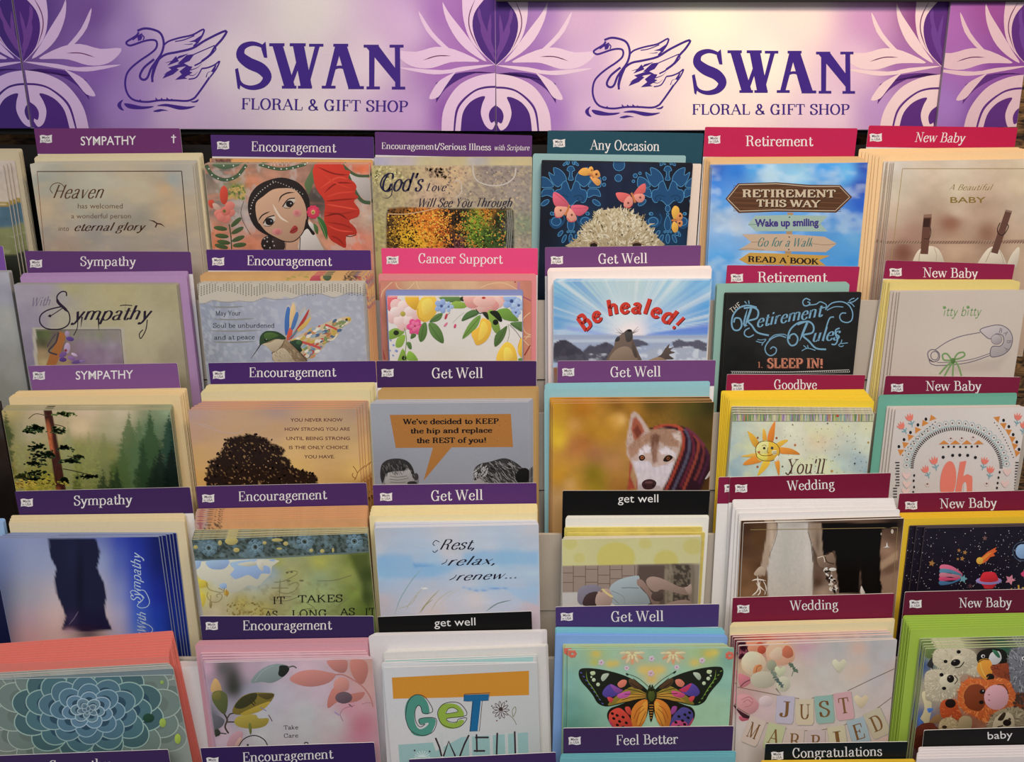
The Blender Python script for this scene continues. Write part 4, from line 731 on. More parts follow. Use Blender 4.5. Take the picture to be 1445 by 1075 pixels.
def art_keep(a):
    a.v(510, 510, K2).grad('100,320,#93959c 600,320,#94959a 1150,320,#8f9198 120,800,#868890 600,750,#8e8f95 1150,700,#898b92').nz(12, 12, .03)
    a.P('198,373 1045,366 1060,598 630,600 435,832 500,602 240,604', '#a36a2c').specks(60, (220, 380, 1040, 595), 2.4, ['#8a5622', '#b87c3a'], 2)
    a.T("We've decided to KEEP", 292, 438, 960, 434, 36, '#241a18', 'slab').T('the hip and replace', 342, 502, 915, 496, 34, '#241a18', 'slab').T('the REST of you!', 385, 570, 875, 566, 36, '#241a18', 'slab')
    a.C('135,760 140,720 180,690 250,680 320,700 360,740 375,790 400,800 395,860 330,870 160,870 140,820', '#7d7a7a').C('132,770 145,715 190,685 260,678 320,695 355,735 372,790 365,820 330,745 290,770 255,798 200,775 170,790 150,850 135,820', '#2e2c2c').C('185,780 300,765 340,760 370,840 380,870 180,870', '#98948f').E(383, 805, 16, 26, '#3a3736').E(355, 850, 35, 14, '#2a2828')
    for p in ('200,800 250,808 320,800', '195,822 260,828 330,815', '200,842 260,846 310,842'): a.S(p, 4, '#5f5b58')
    a.hairs(160, (140, 680, 370, 800), 26, 4, ['#4d4a4a', '#1b1a1a', '#6f6c6a'], lambda x, y: 1.2, '140,800 145,715 260,680 355,735 365,800 330,745 255,795 200,775', 3)
    a.C('785,800 790,750 830,715 900,700 990,676 1050,690 1110,730 1160,790 1180,860 1180,880 860,880 850,830 790,830', '#2f2d2d').C('790,840 860,800 900,870 800,875', '#8f8b88')
    a.hairs(420, (780, 680, 1175, 870), 60, 6, ['#5f5c5b', '#1c1b1b', '#8a8785', '#3c3a3a'], lambda x, y: .6 + (x - 800) / 900, '785,805 800,745 850,712 990,680 1060,695 1130,760 1160,850 860,850 850,820', 4, .5, .3)
    a.hairs(110, (785, 700, 900, 830), 34, 6, ['#a5a2a0', '#6f6c6a', '#b8b5b2'], lambda x, y: 2.2, '785,805 795,745 850,712 900,740 860,800', 6, .8, .6).E(1130, 800, 50, 60, '#161515', 30)
def art_husky(a):
    a.v(740, 510, K2); a.res = 2.2
    a.grad('200,310,#c08a18 400,330,#a86a10 650,310,#7c5212 900,310,#5a4416 1290,310,#2e2a10 210,500,#c9a018 450,500,#b07c14 650,420,#c08a2a 750,360,#9a6a1c 1290,500,#4a3a10 350,600,#b07038 500,640,#a06a40 250,800,#c08a1c 500,780,#8a7414 650,700,#a8783c 350,850,#b08428 250,950,#b08850 230,1050,#8a6a70 500,880,#8c7618 650,860,#9a6a2c 1200,800,#3a2010')
    for x, y, r, c in ((670, 410, 40, '#e0b878'), (350, 440, 50, '#cc9448'), (640, 420, 60, '#cf9a3c'), (420, 560, 80, '#a4602c'), (600, 700, 70, '#b07a48'), (480, 800, 70, '#7c6a10'), (240, 560, 60, '#d0aa20'), (1150, 330, 110, '#4f4a18'), (870, 420, 90, '#7a5412'), (250, 1000, 60, '#b89a70'), (560, 500, 90, '#c08818'), (320, 860, 50, '#c9a060')): a.g(x, y, r, r, c, .7)
    a.nz(120, 100, .2)
    a.sp('720,900 740,690 770,700 800,880', '#9a4030', 10).sp('780,900 740,800 760,700 800,650', '#a5805a', 14)
    a.sp('870,470 950,440 1030,436 1110,455 1180,500 1250,570 1300,660 1300,760 1260,830 1230,910 960,910 1000,800 1090,640 1110,560 1095,490', '#2c141f', 8)
    for w, (p, c) in enumerate((('1080,470 1110,520 1110,600 1080,690 1040,790 990,900', '#9a3a28'), ('1120,470 1150,530 1150,620 1120,720 1070,830 1040,900', '#4f4a5c'), ('1180,510 1215,560 1205,660 1160,780 1110,900', '#8a3a2c'), ('1150,490 1180,560 1180,650 1140,760 1090,880', '#5f2030'), ('1230,560 1255,620 1230,740 1190,830', '#6f2c2c'), ('1270,610 1285,680 1250,780 1220,850', '#431c34'), ('900,470 980,445 1060,450 1110,480', '#a8452f'), ('1130,465 1200,520 1260,590', '#6a2c3c'))): a.sp(ribpoly(p, 18), c, 8)
    a.sp('715,650 712,560 728,470 745,370 770,348 800,370 850,440 880,490 960,470 1040,475 1095,490 1100,560 1080,640 1060,690 1030,760 1000,830 960,910 790,910 790,820 760,740 740,690', '#b59c8f', 12)
    a.sp('745,470 760,400 780,385 820,440 840,490 800,540 770,560', '#9a5038', 14).sp('760,480 790,440 820,500 790,540', '#6f3224', 14)
    a.sp('720,600 760,560 860,500 900,480 900,540 840,590 780,650 740,680', '#a07860', 16).sp('880,480 960,465 1060,480 1090,520 1080,600 1000,590 940,560 930,640 900,690 880,620', '#9a745c', 18).sp('880,520 915,500 950,520 930,600 920,700 900,720 890,620', '#6f4a38', 14)
    a.sp('1030,500 1090,500 1095,560 1050,540', '#c4b0a4', 12)
    a.sp('800,620 850,580 885,600 880,640 840,640 800,680', '#cfc2c4', 12).sp('940,620 990,595 1060,640 1060,680 1020,650 960,650', '#cfc2c4', 12)
    a.sp('760,700 800,690 880,700 900,740 950,730 1000,720 1050,690 1030,760 1000,830 950,900 800,910 790,820', '#c6bcc2', 14).sp('900,600 915,560 930,600 930,700 900,700', '#8a6452', 10)
    a.nz(14, 22, .18, box=(710, 350, 1110, 910)).sp('790,890 800,860 950,870 960,910 790,910', '#a89a9c', 10)
    a.C('800,665 825,652 845,672 830,692 808,690', '#2b1712').E(823, 672, 12, '#9a5428').E(823, 672, 5, '#140c0a').C('970,690 990,660 1020,655 1038,672 1010,697 985,700', '#24140f').E(1005, 677, 12, '#7a4020').E(1005, 677, 5, '#120a08')
    a.C('820,855 840,830 880,822 915,835 922,858 900,888 860,895 832,885', '#3c2226').E(870, 845, 28, 8, '#5f4042').E(845, 868, 8, 5, '#180c0e').E(900, 868, 8, 5, '#180c0e')
    a.hairs(160, (715, 480, 1090, 700), 20, 2.4, ['#8f6e5a', '#b09484', '#7a5a48'], lambda x, y: -1.5 + (x - 900) / 300, '715,650 730,500 860,500 1090,500 1080,620 930,620 800,660')
    a.C('1262,820 1280,790 1300,760 1300,790 1275,820', '#b0a4a0')
def ribpoly(p, w):
    P = cr(nums(p), n=3); T = np.gradient(P, axis=0); L = np.hypot(T[:, 0], T[:, 1])[:, None]; N = np.stack([-T[:, 1], T[:, 0]], 1) / L * w / 2
    return np.vstack([P + N, (P - N)[::-1]])
def art_sun(a):
    a.v(980, 510, K2); a.res = 2.0
    a.grad('250,430,#a8b5a8 500,440,#c5c4ac 850,450,#cfccb4 1230,450,#c5c4a0 270,650,#8fa8b5 400,600,#c2c7a0 700,600,#cdcbb4 1200,600,#c5c8b0 260,790,#8fa8b0 500,790,#b5c5bc 900,760,#c5c8b0 1000,740,#a5b5b0 1150,690,#9aacb0 1200,790,#8fa5ac 700,480,#d0ceb4 860,540,#cfbc98').nz(60, 60, .12).nz(120, 120, .4, '#cfcf9a', .6, .1)
    a.sp('200,318 1290,338 1290,366 200,366', '#c2b08c', 4).nz(16, 10, .5, '#9a8468', .5, .1, box=(200, 300, 1300, 366))
    cs = ['#6f8a4a', '#8fa05a', '#a59a8a', '#8a6a8a', '#5a7a4a', '#b0a86a', '#7a9a90', '#9a80a0', '#a8704a', '#c0b890', '#5f7a6a', '#b8a8b0']
    r = random.Random(4)
    a.P('232,366 1250,372 1250,416 235,414', '#a8ab80')
    for i in range(100): x = 236 + i * 10.1; a.P([(x, 367), (x + 8, 368), (x + 8 + r.uniform(-5, 5), 416), (x + r.uniform(-5, 5), 416)], r.choice(cs))
    a.E(1000, 378, 10, '#b83a2a').S('236,368 1250,372', 3, '#6a6a58', smooth=False).S('236,416 1250,418', 3, '#7f8068', smooth=False)
    for p, c in (('435,605 400,570 375,500 372,485 420,520 455,575', '#d99a20'), ('480,555 475,510 482,468 500,500 505,560', '#dd9c24'), ('510,560 520,490 560,418 562,470 550,560', '#d87a1c'), ('570,575 620,548 655,550 620,580 585,605', '#d9a428'), ('590,600 680,610 738,648 680,648 595,640', '#d8801e'), ('430,640 370,650 322,662 380,668 435,665', '#dba83c'), ('435,660 380,680 338,722 420,715 480,690', '#d8821e'), ('490,685 530,700 500,750 440,800 460,740', '#dcab24'), ('560,690 595,700 592,800 575,760', '#d8861e')): a.C(p, c)
    a.E(512, 625, 84, 70, '#dca824').C('430,600 470,560 515,556 510,640 470,660 440,650', '#d8cf80').C('440,650 510,650 500,690 450,690', '#d6c850').S('430,600 450,565 510,555 570,575 595,620 580,670 540,692 480,692 440,670 428,630 430,600', 4, '#4a3818')
    a.E(487, 605, 9, '#232018').E(542, 604, 10, '#2a3a48').S('515,600 508,630 520,638', 4, '#7a4a18').S('440,628 470,655 530,655 570,635', 5, '#7a3a18').S('470,590 490,582 502,592', 3, '#3a2a18').C('540,625 572,620 570,645 548,650', '#c9c4a0').E(452, 632, 7, '#b84a28').C('555,690 580,655 588,670 575,698', '#d0cdc0').S('545,632 572,630', 3, '#5a3a1a').S('545,642 570,640', 3, '#5a3a1a')
    a.T("You'll", 640, 782, 905, 782, 100, '#4a2a24', 'serifi').S('636,775 655,790 672,760', 8, '#4a2a24')
    for x, y, q, c in ((442, 532, 7, '#8a4a2a'), (573, 534, 8, '#9a4a2a'), (703, 583, 8, '#b0602a'), (615, 733, 6, '#4a4a2a'), (440, 735, 8, '#a0502a'), (960, 765, 9, '#b0802a'), (1120, 712, 6, '#2a3a3a'), (1215, 565, 7, '#b0802a'), (1155, 635, 5, '#4a4a2a'), (685, 440, 4, '#3a3a2a'), (930, 432, 5, '#2a3a2a'), (1010, 650, 4, '#4a4a2a')): a.E(x, y, q, c)
    a.specks(110, (620, 430, 1220, 790), 2.6, ['#6a6a4a', '#9a7a4a'], 8, elong=1.1)
def art_oh(a):
    a.shade = 0; a.v(1155, 510, K2).flat('#c4bab2').grad('540,330,#c2b8b0 1400,330,#ccc2ba 500,900,#bdb3ab 1400,900,#c4bab2')
    O, Bk, Gr, Co = '#c47a30', '#1f1c1e', '#7ba3a5', '#d5705c'
    L = [(575, 630), (605, 580), (640, 527), (690, 478), (740, 430), (795, 395)]; Rr = [(1250, 400), (1295, 445), (1330, 490), (1355, 540), (1372, 590), (1388, 640)]
    for i, (x, y) in enumerate(L):
        an = math.radians(-55 + i * 7); u = np.array([math.cos(an), math.sin(an)]); n = np.array([-u[1], u[0]]); c = np.array([x, y]); a.P([c - u * 28 - n * 4, c + u * 26 + n * 22, c + u * 10 - n * 30] if 0 else [c - u * 27 + n * 14, c + u * 27 + n * 14, c - n * 26], O)
    for i, (x, y) in enumerate(Rr):
        an = math.radians(48 + i * 6); u = np.array([math.cos(an), math.sin(an)]); n = np.array([-u[1], u[0]]); c = np.array([x, y]); a.P([c - u * 27 + n * 14, c + u * 27 + n * 14, c - n * 26], O)
    for x, y in ((562, 595), (598, 546), (643, 496), (695, 443), (751, 403), (1294, 411), (1331, 455), (1361, 511), (1386, 563), (1402, 614)): a.E(x, y, 10, 12, Bk)
    q = [disc(588 + 228 * t, 655 - 232 * t ** .8, 4.5, n=6) for t in np.linspace(0, 1, 13)] + [disc(1230 + 132 * t ** .8, 428 + 242 * t, 4.5, n=6) for t in np.linspace(0, 1, 13)]
    a.polys.append((q, Bk, (a.ox, a.oy, a.k)))
    for i in range(24):
        t = math.pi - i / 23 * math.pi * .97 - .03; x, y = 965 + 350 * math.cos(t), 735 - 305 * math.sin(t); a.ring(x, y, 19, 22, 3, Gr, math.degrees(-t) + 90, 9); a.E(x, y, 5, Bk)
    arc = [(965 + 327 * math.cos(t), 735 - 283 * math.sin(t)) for t in np.linspace(math.pi, 0.02, 30)]; a.S(arc, 3, Gr, smooth=False)
    for i in range(64):
        t = math.pi - i / 63 * math.pi; r0, r1 = 1.0, .93; a.S([(965 + 322 * math.cos(t), 742 - 285 * math.sin(t)), (965 + 300 * math.cos(t), 742 - 262 * math.sin(t))], 7, Bk, smooth=False)
    for x in (876, 955, 1036, 1118): a.P([(x - 36, 578), (x + 36, 576), (x, 548 if x > 900 else 550)], O)
    for x, y in ((870, 598), (908, 594), (946, 595), (990, 596), (1030, 597), (1070, 594), (1110, 592)): a.E(x, y, 8, Bk)
    for x, y in ((871, 668), (937, 655), (987, 653), (1042, 655), (1096, 670)): a.E(x, y, 11, Bk)
    for x, y in ((924, 538), (1000, 536), (1080, 530), (760, 855), (1175, 852)): a.ring(x, y + 5, 15, 12, 4, '#d3b0a5', 0, 9); a.E(x, y - 2 if y < 600 else y, 5, Bk)
    for p in ((632, 388, 1.15, -12), (573, 448, 1.1, -30), (1390, 382, 1.1, 15), (1432, 440, 1.1, 15), (802, 690, 1.2, -10), (742, 752, 1.1, -20), (1158, 690, 1.1, 20), (1198, 752, 1.1, 15)): tulip(a, *p)
    for i in range(13): y = 705 + i * 20; a.S(f'{535+i%2*6},{y} {565},{y}' if i < 9 else f'{520},{y} {548},{y}', 7, Bk, smooth=False); a.S(f'{1375 - i},{y} {1400 - i},{y}', 7, Bk, smooth=False)
    for x, y in ((668, 795), (664, 832), (667, 876), (661, 912), (1265, 772), (1257, 810), (1251, 848), (1246, 882)): a.E(x, y, 7, 9, Bk)
    for x, y in ((613, 795), (616, 855), (608, 905), (1318, 770), (1303, 852)): a.C(f'{x},{y+28} {x-28},{y-5} {x-18},{y-22} {x},{y-8} {x+18},{y-22} {x+28},{y-5}', '#d4b3aa')
    a.E(905, 830, 55, 136, Co, 6, n=28).P('988,700 1033,693 1010,800 1040,785 1072,800 1075,830 1070,1000 1025,1000 1030,850 1020,835 1005,860 985,1000 940,1000', Co)
    a.E(1023, 900, 12, 60, '#c4bab2')

def art_figure(a):
    a.v(0, 680, K2); a.res = 2.4
    a.mesh([0, 200, 400, 700, 830, 950, 1100, 1250], [(390, '#7683ac #8790b2 #7f88ac #626ea6 #3444a0 #1e2f8c #111a5a #0a0e30'), (560, '#66729a #8a93b0 #8f97b4 #8892b6 #4f60a8 #24379c #131d62 #0a0d2c'), (800, '#545d78 #98949e #b5a5a8 #aaa2ae #7f86b4 #2f4aae #16278a #0b1040'), (940, '#4a5268 #a89098 #c4a8a2 #c0aca8 #a09cb8 #3f60b8 #1c3a9e #0f1858'), (1080, '#444a60 #b58f90 #c0a49c #bca49c #a8a0b4 #5a78c0 #1f45ac #121c60')])
    a.sp('336,392 668,392 685,440 700,490 690,560 680,600 700,650 730,710 745,800 735,860 740,930 785,1035 600,1045 430,1035 460,940 430,860 395,780 380,690 392,600 350,520 345,450', '#181a36', 10).g(500, 520, 60, 160, '#1f2340', .5).g(560, 700, 30, 260, '#0a0814', .6).g(500, 960, 50, 60, '#3a3050', .6).g(620, 1060, 120, 60, '#2c1830', .8).g(480, 1040, 50, 24, '#a88490', .8).S('480,1000 520,950 550,900', 8, '#5a5068', 2)
    T = '#a5b8cc'
    a.T('Sympathy', 985, 850, 985, 505, 70, T, 'script').S('935,800 912,770 935,758 985,790 1000,820 960,860 985,880 1030,870 1045,830 1010,760 960,760', 5, T).T('With', 1020, 1062, 1020, 915, 62, T, 'script').S('970,1050 1000,1062 1050,1055 1068,1030 1040,1000 990,985', 5, T)
def art_takes(a):
    a.v(250, 680, K2); a.res = 1.8
    a.grad('130,560,#7a98b8 300,580,#8aa5c5 500,570,#8fa5b8 700,560,#9a9a50 1000,560,#9a9a48 1250,560,#6f7a30 140,700,#c0b048 300,650,#b9b8ac 500,640,#9fb0c4 650,620,#8fa0a8 800,650,#98965a 1000,680,#8a9870 1200,650,#8a9048 1330,650,#38421a 160,800,#c5b840 250,850,#b5a880 450,850,#a89a54 700,800,#9a9064 1000,800,#8f9a64 1250,780,#7a8a3c 1330,800,#3a4420 250,920,#b0a58a 600,900,#a89c58 900,920,#98a468 1300,920,#5a6a28').nz(90, 70, .18).nz(30, 30, .3, '#6f6438', .6, .06, box=(400, 700, 1300, 1000))
    a.C('118,560 680,540 662,590 655,640 605,690 560,732 500,722 450,752 400,772 340,765 300,742 260,700 230,690 180,690 135,640', '#b9b5a2')
    for p in ('120,555 165,552 160,590 128,612', '205,552 360,545 340,600 280,612 225,600', '380,560 560,540 520,570 560,580 640,590 650,640 590,640 560,680 500,650 440,670 390,680 370,650 400,610 380,590', '295,715 340,708 345,740 310,745', '640,545 690,540 670,555'): a.C(p, '#8aa3c8')
    a.C('420,575 520,555 560,575 500,590', '#b9b5a2').C('560,560 600,545 600,620 570,600', '#bcb8a6').S('365,650 420,690 480,660', 8, '#b9b5a2')
    for p in ('120,680 200,690 215,730 150,740 125,720', '150,770 195,790 190,860 155,880 148,820'): a.C(p, '#c2ac34')
    a.sp('90,395 1340,350 1345,488 900,515 110,548', '#4c5a58', 3, 1)
    a.nz(14, 14, .75, '#22261c', .52, .04, poly='90,395 1340,350 1345,488 900,515 110,548', o=2).nz(40, 30, .5, '#6f8890', .56, .05, poly='90,395 1340,350 1345,488 900,515 110,548', seed=12)
    for x, y in ((222, 460), (545, 455), (892, 415), (1240, 415)):
        for k in range(8): a.E(x + 40 * math.cos(k * .785), y + 38 * math.sin(k * .785), 15, 13, '#5f7884')
        a.ring(x, y, 22, 22, 9, '#6f8a96').E(x, y, 8, '#242a22').ring(x, y, 56, 54, 5, '#56707c')
    for x, y, rx, ry in ((380, 412, 46, 28), (300, 425, 14, 18), (415, 475, 22, 16), (130, 455, 16, 14), (330, 480, 18, 8), (612, 425, 14, 12), (700, 405, 40, 12), (760, 430, 18, 14), (660, 458, 12), (715, 465, 20, 8), (1015, 482, 16, 14), (938, 478, 14, 12), (1090, 475, 8, 16), (1150, 455, 8, 12), (460, 500, 12, 8), (270, 510, 14, 7))[:0] or ((380, 412, 46, 28), (300, 425, 14, 18), (415, 475, 22, 16), (130, 455, 16, 14), (612, 425, 14, 12), (700, 405, 40, 12), (760, 430, 18, 14), (715, 465, 20, 8), (1015, 482, 16, 14), (938, 478, 14, 12), (1090, 475, 8, 16)): a.E(x, y, rx, ry, '#a89a5a')
    a.S('100,545 600,530 900,513 1345,486', 8, '#5a6a6c').sp('1200,500 1345,490 1345,900 1300,800 1290,700 1240,600', '#38441c', 40, .75)
    for p in ('205,700 215,740 250,760 320,770 330,740', '215,770 210,800 240,835 290,835 315,800 300,780 275,790 285,805', '235,790 235,870', '290,740 330,760'): a.S(p, 5, '#8a7c50')
    a.E(235, 855, 10, 26, '#8a7c50').E(345, 775, 18, 20, '#b08a30').S('345,750 350,800', 5, '#9a7020')
    for p in ('680,700 750,690 840,640 820,620 760,630', '700,760 760,780 820,760 850,720 830,700 780,720', '720,680 715,800', '740,800 800,800', '660,740 780,740', '650,820 760,830 850,800', '900,840 960,880 970,930', '980,690 1100,685 1220,650', '870,890 950,880', '1130,860 1200,810', '600,880 680,890'): a.S(p, 3.5, '#6f6a48')
    a.E(770, 632, 10, 6, '#5f5c40').E(800, 628, 10, 6, '#5f5c40').E(780, 690, 14, 6, '#6a6644').E(870, 688, 16, 6, '#6a6644').specks(50, (350, 840, 600, 930), 5, ['#7a6a30', '#8f7a40'], 5)
    a.T('IT', 665, 852, 755, 850, 50, '#1c1a16', 'type').T('TAKES', 845, 842, 1160, 836, 50, '#1c1a16', 'type').T('AS', 612, 950, 705, 950, 50, '#1c1a16', 'type').T('LONG', 800, 945, 1050, 940, 50, '#1c1a16', 'type').T('AS', 1140, 932, 1245, 930, 50, '#1c1a16', 'type').T('IT', 1310, 930, 1390, 930, 50, '#1c1a16', 'type')
def env_stripes(a):
    a.v(250, 680, K2).flat('#bd8a5e').nz(50, 50, .08).sp('120,195 240,195 200,360 110,360', '#a88a80', 12).nz(14, 12, .8, '#2f2422', .5, .05, box=(190, 190, 310, 340)).nz(20, 26, .7, '#8f3a4c', .55, .05, box=(110, 190, 195, 360), seed=6)
def art_rest(a):
    a.v(510, 680, K2); a.res = 2.4
    a.grad('110,340,#a9adb8 600,340,#b5b5bb 1200,320,#b2b3ba 110,470,#b0b4bc 600,480,#bab8bd 900,480,#b0b8c5 1200,450,#aab4c2 150,560,#82a5c5 500,540,#9ab4cc 1000,540,#8fb2d0 1200,560,#98b5cc 500,620,#7fa8cc 900,620,#a3b9cc 1200,640,#a5b8ca 150,640,#8fb2d0 150,720,#9aabc0 500,720,#a9b0bd 900,700,#a0b4c8 1200,720,#98b0c8 150,830,#b5a9ae 500,820,#bcb3b5 800,820,#c0b8b8 1100,820,#a8b5c5 1200,880,#bda9ae 500,920,#c0b0ac 1200,1000,#b8a0a4 1150,860,#b5aab2').nz(220, 40, .06)
    a.sp('105,575 130,520 250,505 350,515 365,560 480,570 600,575 700,560 720,500 850,480 1240,485 1240,570 900,580 700,590 600,640 400,670 200,670 105,660', '#7ea8cc', 34, .75, 10, 60).sp('360,560 380,575 540,578 480,586 370,600', '#5f92c4', 10, .8)
    a.sp('700,738 820,765 900,740 990,738 1050,780 1130,830 1235,860 1235,740 1100,740 900,725', '#8fb0cc', 24, .7, 5).sp('700,733 780,752 830,762 880,748 980,736 1040,748 980,742 880,756 820,768', '#4f84c4', 7, .9)
    a.E(440, 743, 24, 8, '#c9c9ca')
    for p, c, w in (('235,925 270,820 350,690 430,600', '#7f9a9c', 6), ('240,890 350,850 400,760', '#a5a08c', 5), ('155,920 230,800', '#a39a80', 5), ('310,900 350,830 450,720', '#a8a08c', 5), ('400,920 470,830 550,750', '#9a9474', 7), ('480,910 540,820 640,750', '#aaa48e', 5), ('870,905 950,850 1050,826', '#6f8280', 8), ('795,890 840,850', '#a09a84', 5), ('520,900 600,800 700,740', '#b5b0a0', 4), ('170,900 260,790', '#9aa098', 4), ('415,915 450,860 500,820', '#8a8460', 5)): a.S(p, w, c, 2)
    D = '#1c1a28'
    a.T('Rest,', 535, 474, 795, 468, 72, D, 'script').S('545,420 520,408 500,430 512,445', 5, D).S('535,474 512,492 498,480', 5, D).T('relax,', 590, 585, 940, 574, 60, D, 'script').S('560,575 590,560 600,540', 5, D).T('renew...', 650, 690, 1090, 672, 56, D, 'script').S('615,685 650,668 665,648', 5, D)
def art_child(a):
    a.v(740, 680, K2); a.res = 2.2
    a.grad('280,430,#bdb880 600,430,#b8b27e 1200,430,#b9b380 700,540,#bcb884').sp(disc(320, 430, 50, 42, n=24), '#b9b26c', 16).sp(disc(385, 530, 40, 36, n=24), '#b9b26c', 16).sp(disc(640, 530, 135, 110, n=30), '#bab05c', 16).sp(disc(845, 430, 45, 38, n=24), '#b9b06a', 16).sp(disc(990, 550, 85, 75, n=24), '#b9ae60', 16).sp(disc(1180, 450, 70, 56, n=24), '#b6ad68', 20)
    a.sp('250,582 1300,572 1300,1000 250,1000', '#7f6f66', 2).sp('262,582 790,580 790,770 262,770', '#8d7b70', 2).sp('250,770 640,768 620,1000 250,1000', '#b3aeab', 6)
    a.sp('795,580 980,578 1000,700 1000,1000 640,1000 780,760', '#54463f', 12).sp('980,575 1040,575 1040,1000 980,1000', '#7f7362', 4).sp('1040,575 1160,575 1160,800 1150,1000 1040,1000', '#3f3730', 4).nz(10, 16, .5, '#8a7c68', .55, .06, box=(1040, 575, 1160, 860)).nz(9, 30, .5, '#54493c', .5, .08, box=(980, 575, 1040, 860)).sp('1165,575 1300,575 1300,1000 1165,1000', '#6f6456', 4).sp('1190,575 1230,575 1230,1000 1190,1000', '#7f7466', 4).nz(8, 20, .6, '#33291f', .5, .06, box=(1225, 540, 1270, 870))
    for x in (342, 427, 514, 598, 683, 772): a.S(f'{x},583 {x},768', 4, '#54463e', smooth=False)
    for x0, x1, y in ((262, 342, 635), (262, 342, 702), (342, 427, 660), (427, 514, 610), (427, 514, 700), (514, 598, 650), (598, 683, 612), (598, 683, 675), (683, 772, 655), (514, 598, 710)): a.S(f'{x0},{y} {x1},{y}', 4, '#5a4c44', smooth=False)
    a.C('598,735 640,695 700,670 800,655 800,720 830,760 865,800 860,860 640,862 600,800', '#8f9ba0').S('680,740 740,738 800,742', 5, '#5f6c74').S('610,760 690,800 700,860', 6, '#7a878e')
    a.C('790,680 830,690 880,760 930,820 945,850 900,858 870,800 820,740 790,720', '#826a60').C('850,690 880,662 930,665 1000,690 1080,730 1140,735 1165,715 1168,775 1130,790 1060,775 960,750 920,770 870,740', '#8f776c').C('1120,740 1140,730 1165,712 1170,770 1150,785', '#9c857a').C('980,860 1060,830 1140,825 1165,860', '#8a7268').E(930, 800, 45, 35, '#4a3c38')
    a.C('370,800 380,750 430,722 500,718 540,745 500,775 440,790 420,840 400,860 375,840', '#75707f').C('410,862 430,790 500,765 520,790 510,862', '#3f2f30').C('505,862 500,800 530,760 580,745 612,790 600,862', '#a38a80').S('545,750 580,780 618,805', 13, '#c9b87a', smooth=False).S('530,765 545,750 560,755', 8, '#c9b87a').S('610,805 660,850', 3, '#6a5a50').E(537, 762, 10, '#8a7268')
def art_wedding(a):
    a.v(980, 680, K2); a.res = 1.9
    a.grad('350,310,#3a2417 350,450,#4a3020 450,400,#54381f 340,650,#6a4a30 400,760,#7a583a 900,400,#3a2820 860,700,#4a3226 1350,480,#8a6a54 1380,380,#5a4030 1350,600,#6a4c3a 1380,720,#8f7462 900,770,#a58c78 1400,300,#1c1412 450,600,#4f3520').nz(120, 60, .2)
    a.sp('1300,560 1420,480 1420,540 1300,620', '#a5866a', 16, .8).sp('1300,680 1420,620 1420,790 1300,790', '#8a6c56', 16, .8)
    a.sp('510,285 575,285 575,400 530,500 510,600 490,650 450,660 470,560 490,450 505,370', '#a08a76', 8).sp('800,285 890,285 895,400 900,520 880,560 860,520 820,430 795,350', '#8a7462', 8).g(540, 380, 15, 80, '#c4b09c', .6).g(860, 420, 15, 80, '#5f4c3e', .8)
    a.sp('890,285 1420,285 1420,310 1310,330 1300,480 1300,690 1315,740 1305,780 1170,780 1160,620 1150,780 1010,780 990,600 985,480 930,500 900,520 892,400', '#0b0807', 5).g(1160, 720, 8, 100, '#3a2c24', .8)
    a.sp('580,285 795,285 790,340 820,440 830,600 822,800 512,802 510,600 540,460 570,380', '#b5ada4', 6).nz(10, 14, .12, box=(510, 285, 830, 800)).g(640, 500, 50, 250, '#a5a298', .6).g(790, 550, 30, 250, '#c9c0b5', .5).g(700, 300, 80, 20, '#9a9088', .7)
    a.S('580,290 578,345 560,420 520,520', 3, '#6a5c50').S('795,350 815,430 828,560', 4, '#4f4238')
    a.C('445,600 470,590 495,610 490,660 470,640 450,650 430,655 415,640', '#a8937f')
    for p in ('400,690 440,680 500,690', '440,650 450,720 490,760', '460,690 440,760 400,795', '480,690 500,740 490,790', '430,700 460,760 440,795', '410,795 460,780'): a.S(p, 9, '#cfc5b8', 2)
    a.S('470,690 490,720 500,775', 5, '#5a4638')
    r = random.Random(3)
    for _ in range(75): t = r.random(); a.E(920 + t * 70 + r.uniform(-30, 22), 600 + t * 175 + r.uniform(-30, 14), r.uniform(6, 16), r.uniform(4, 9), r.choice(['#c9beb0', '#2a1e18', '#8f7a68', '#5f4a3c', '#ddd4c6', '#1c1410']), r.uniform(0, 180))
    a.C('855,520 900,510 930,510 960,490 975,520 985,560 940,580 910,600 870,585', '#7a6250').S('860,530 900,520 910,560', 6, '#c9b8a5').S('910,520 930,560 975,570', 6, '#2a1c14').E(965, 610, 26, 12, '#d0c8bc')
    a.C('1345,420 1352,450 1370,455 1315,458 1338,450', '#d8d0c4').E(1382, 345, 9, 16, '#b5a898').E(1305, 362, 5, 9, '#9a8c7c')
    a.S('390,333 900,326 1420,318', 4, '#8a7448', smooth=False).S('1420,318 1385,760', 3, '#8a7448', smooth=False).C('1165,725 1180,750 1192,778 1160,778', '#c9bfb2').E(1352, 315, 30, 6, '#0b0807')
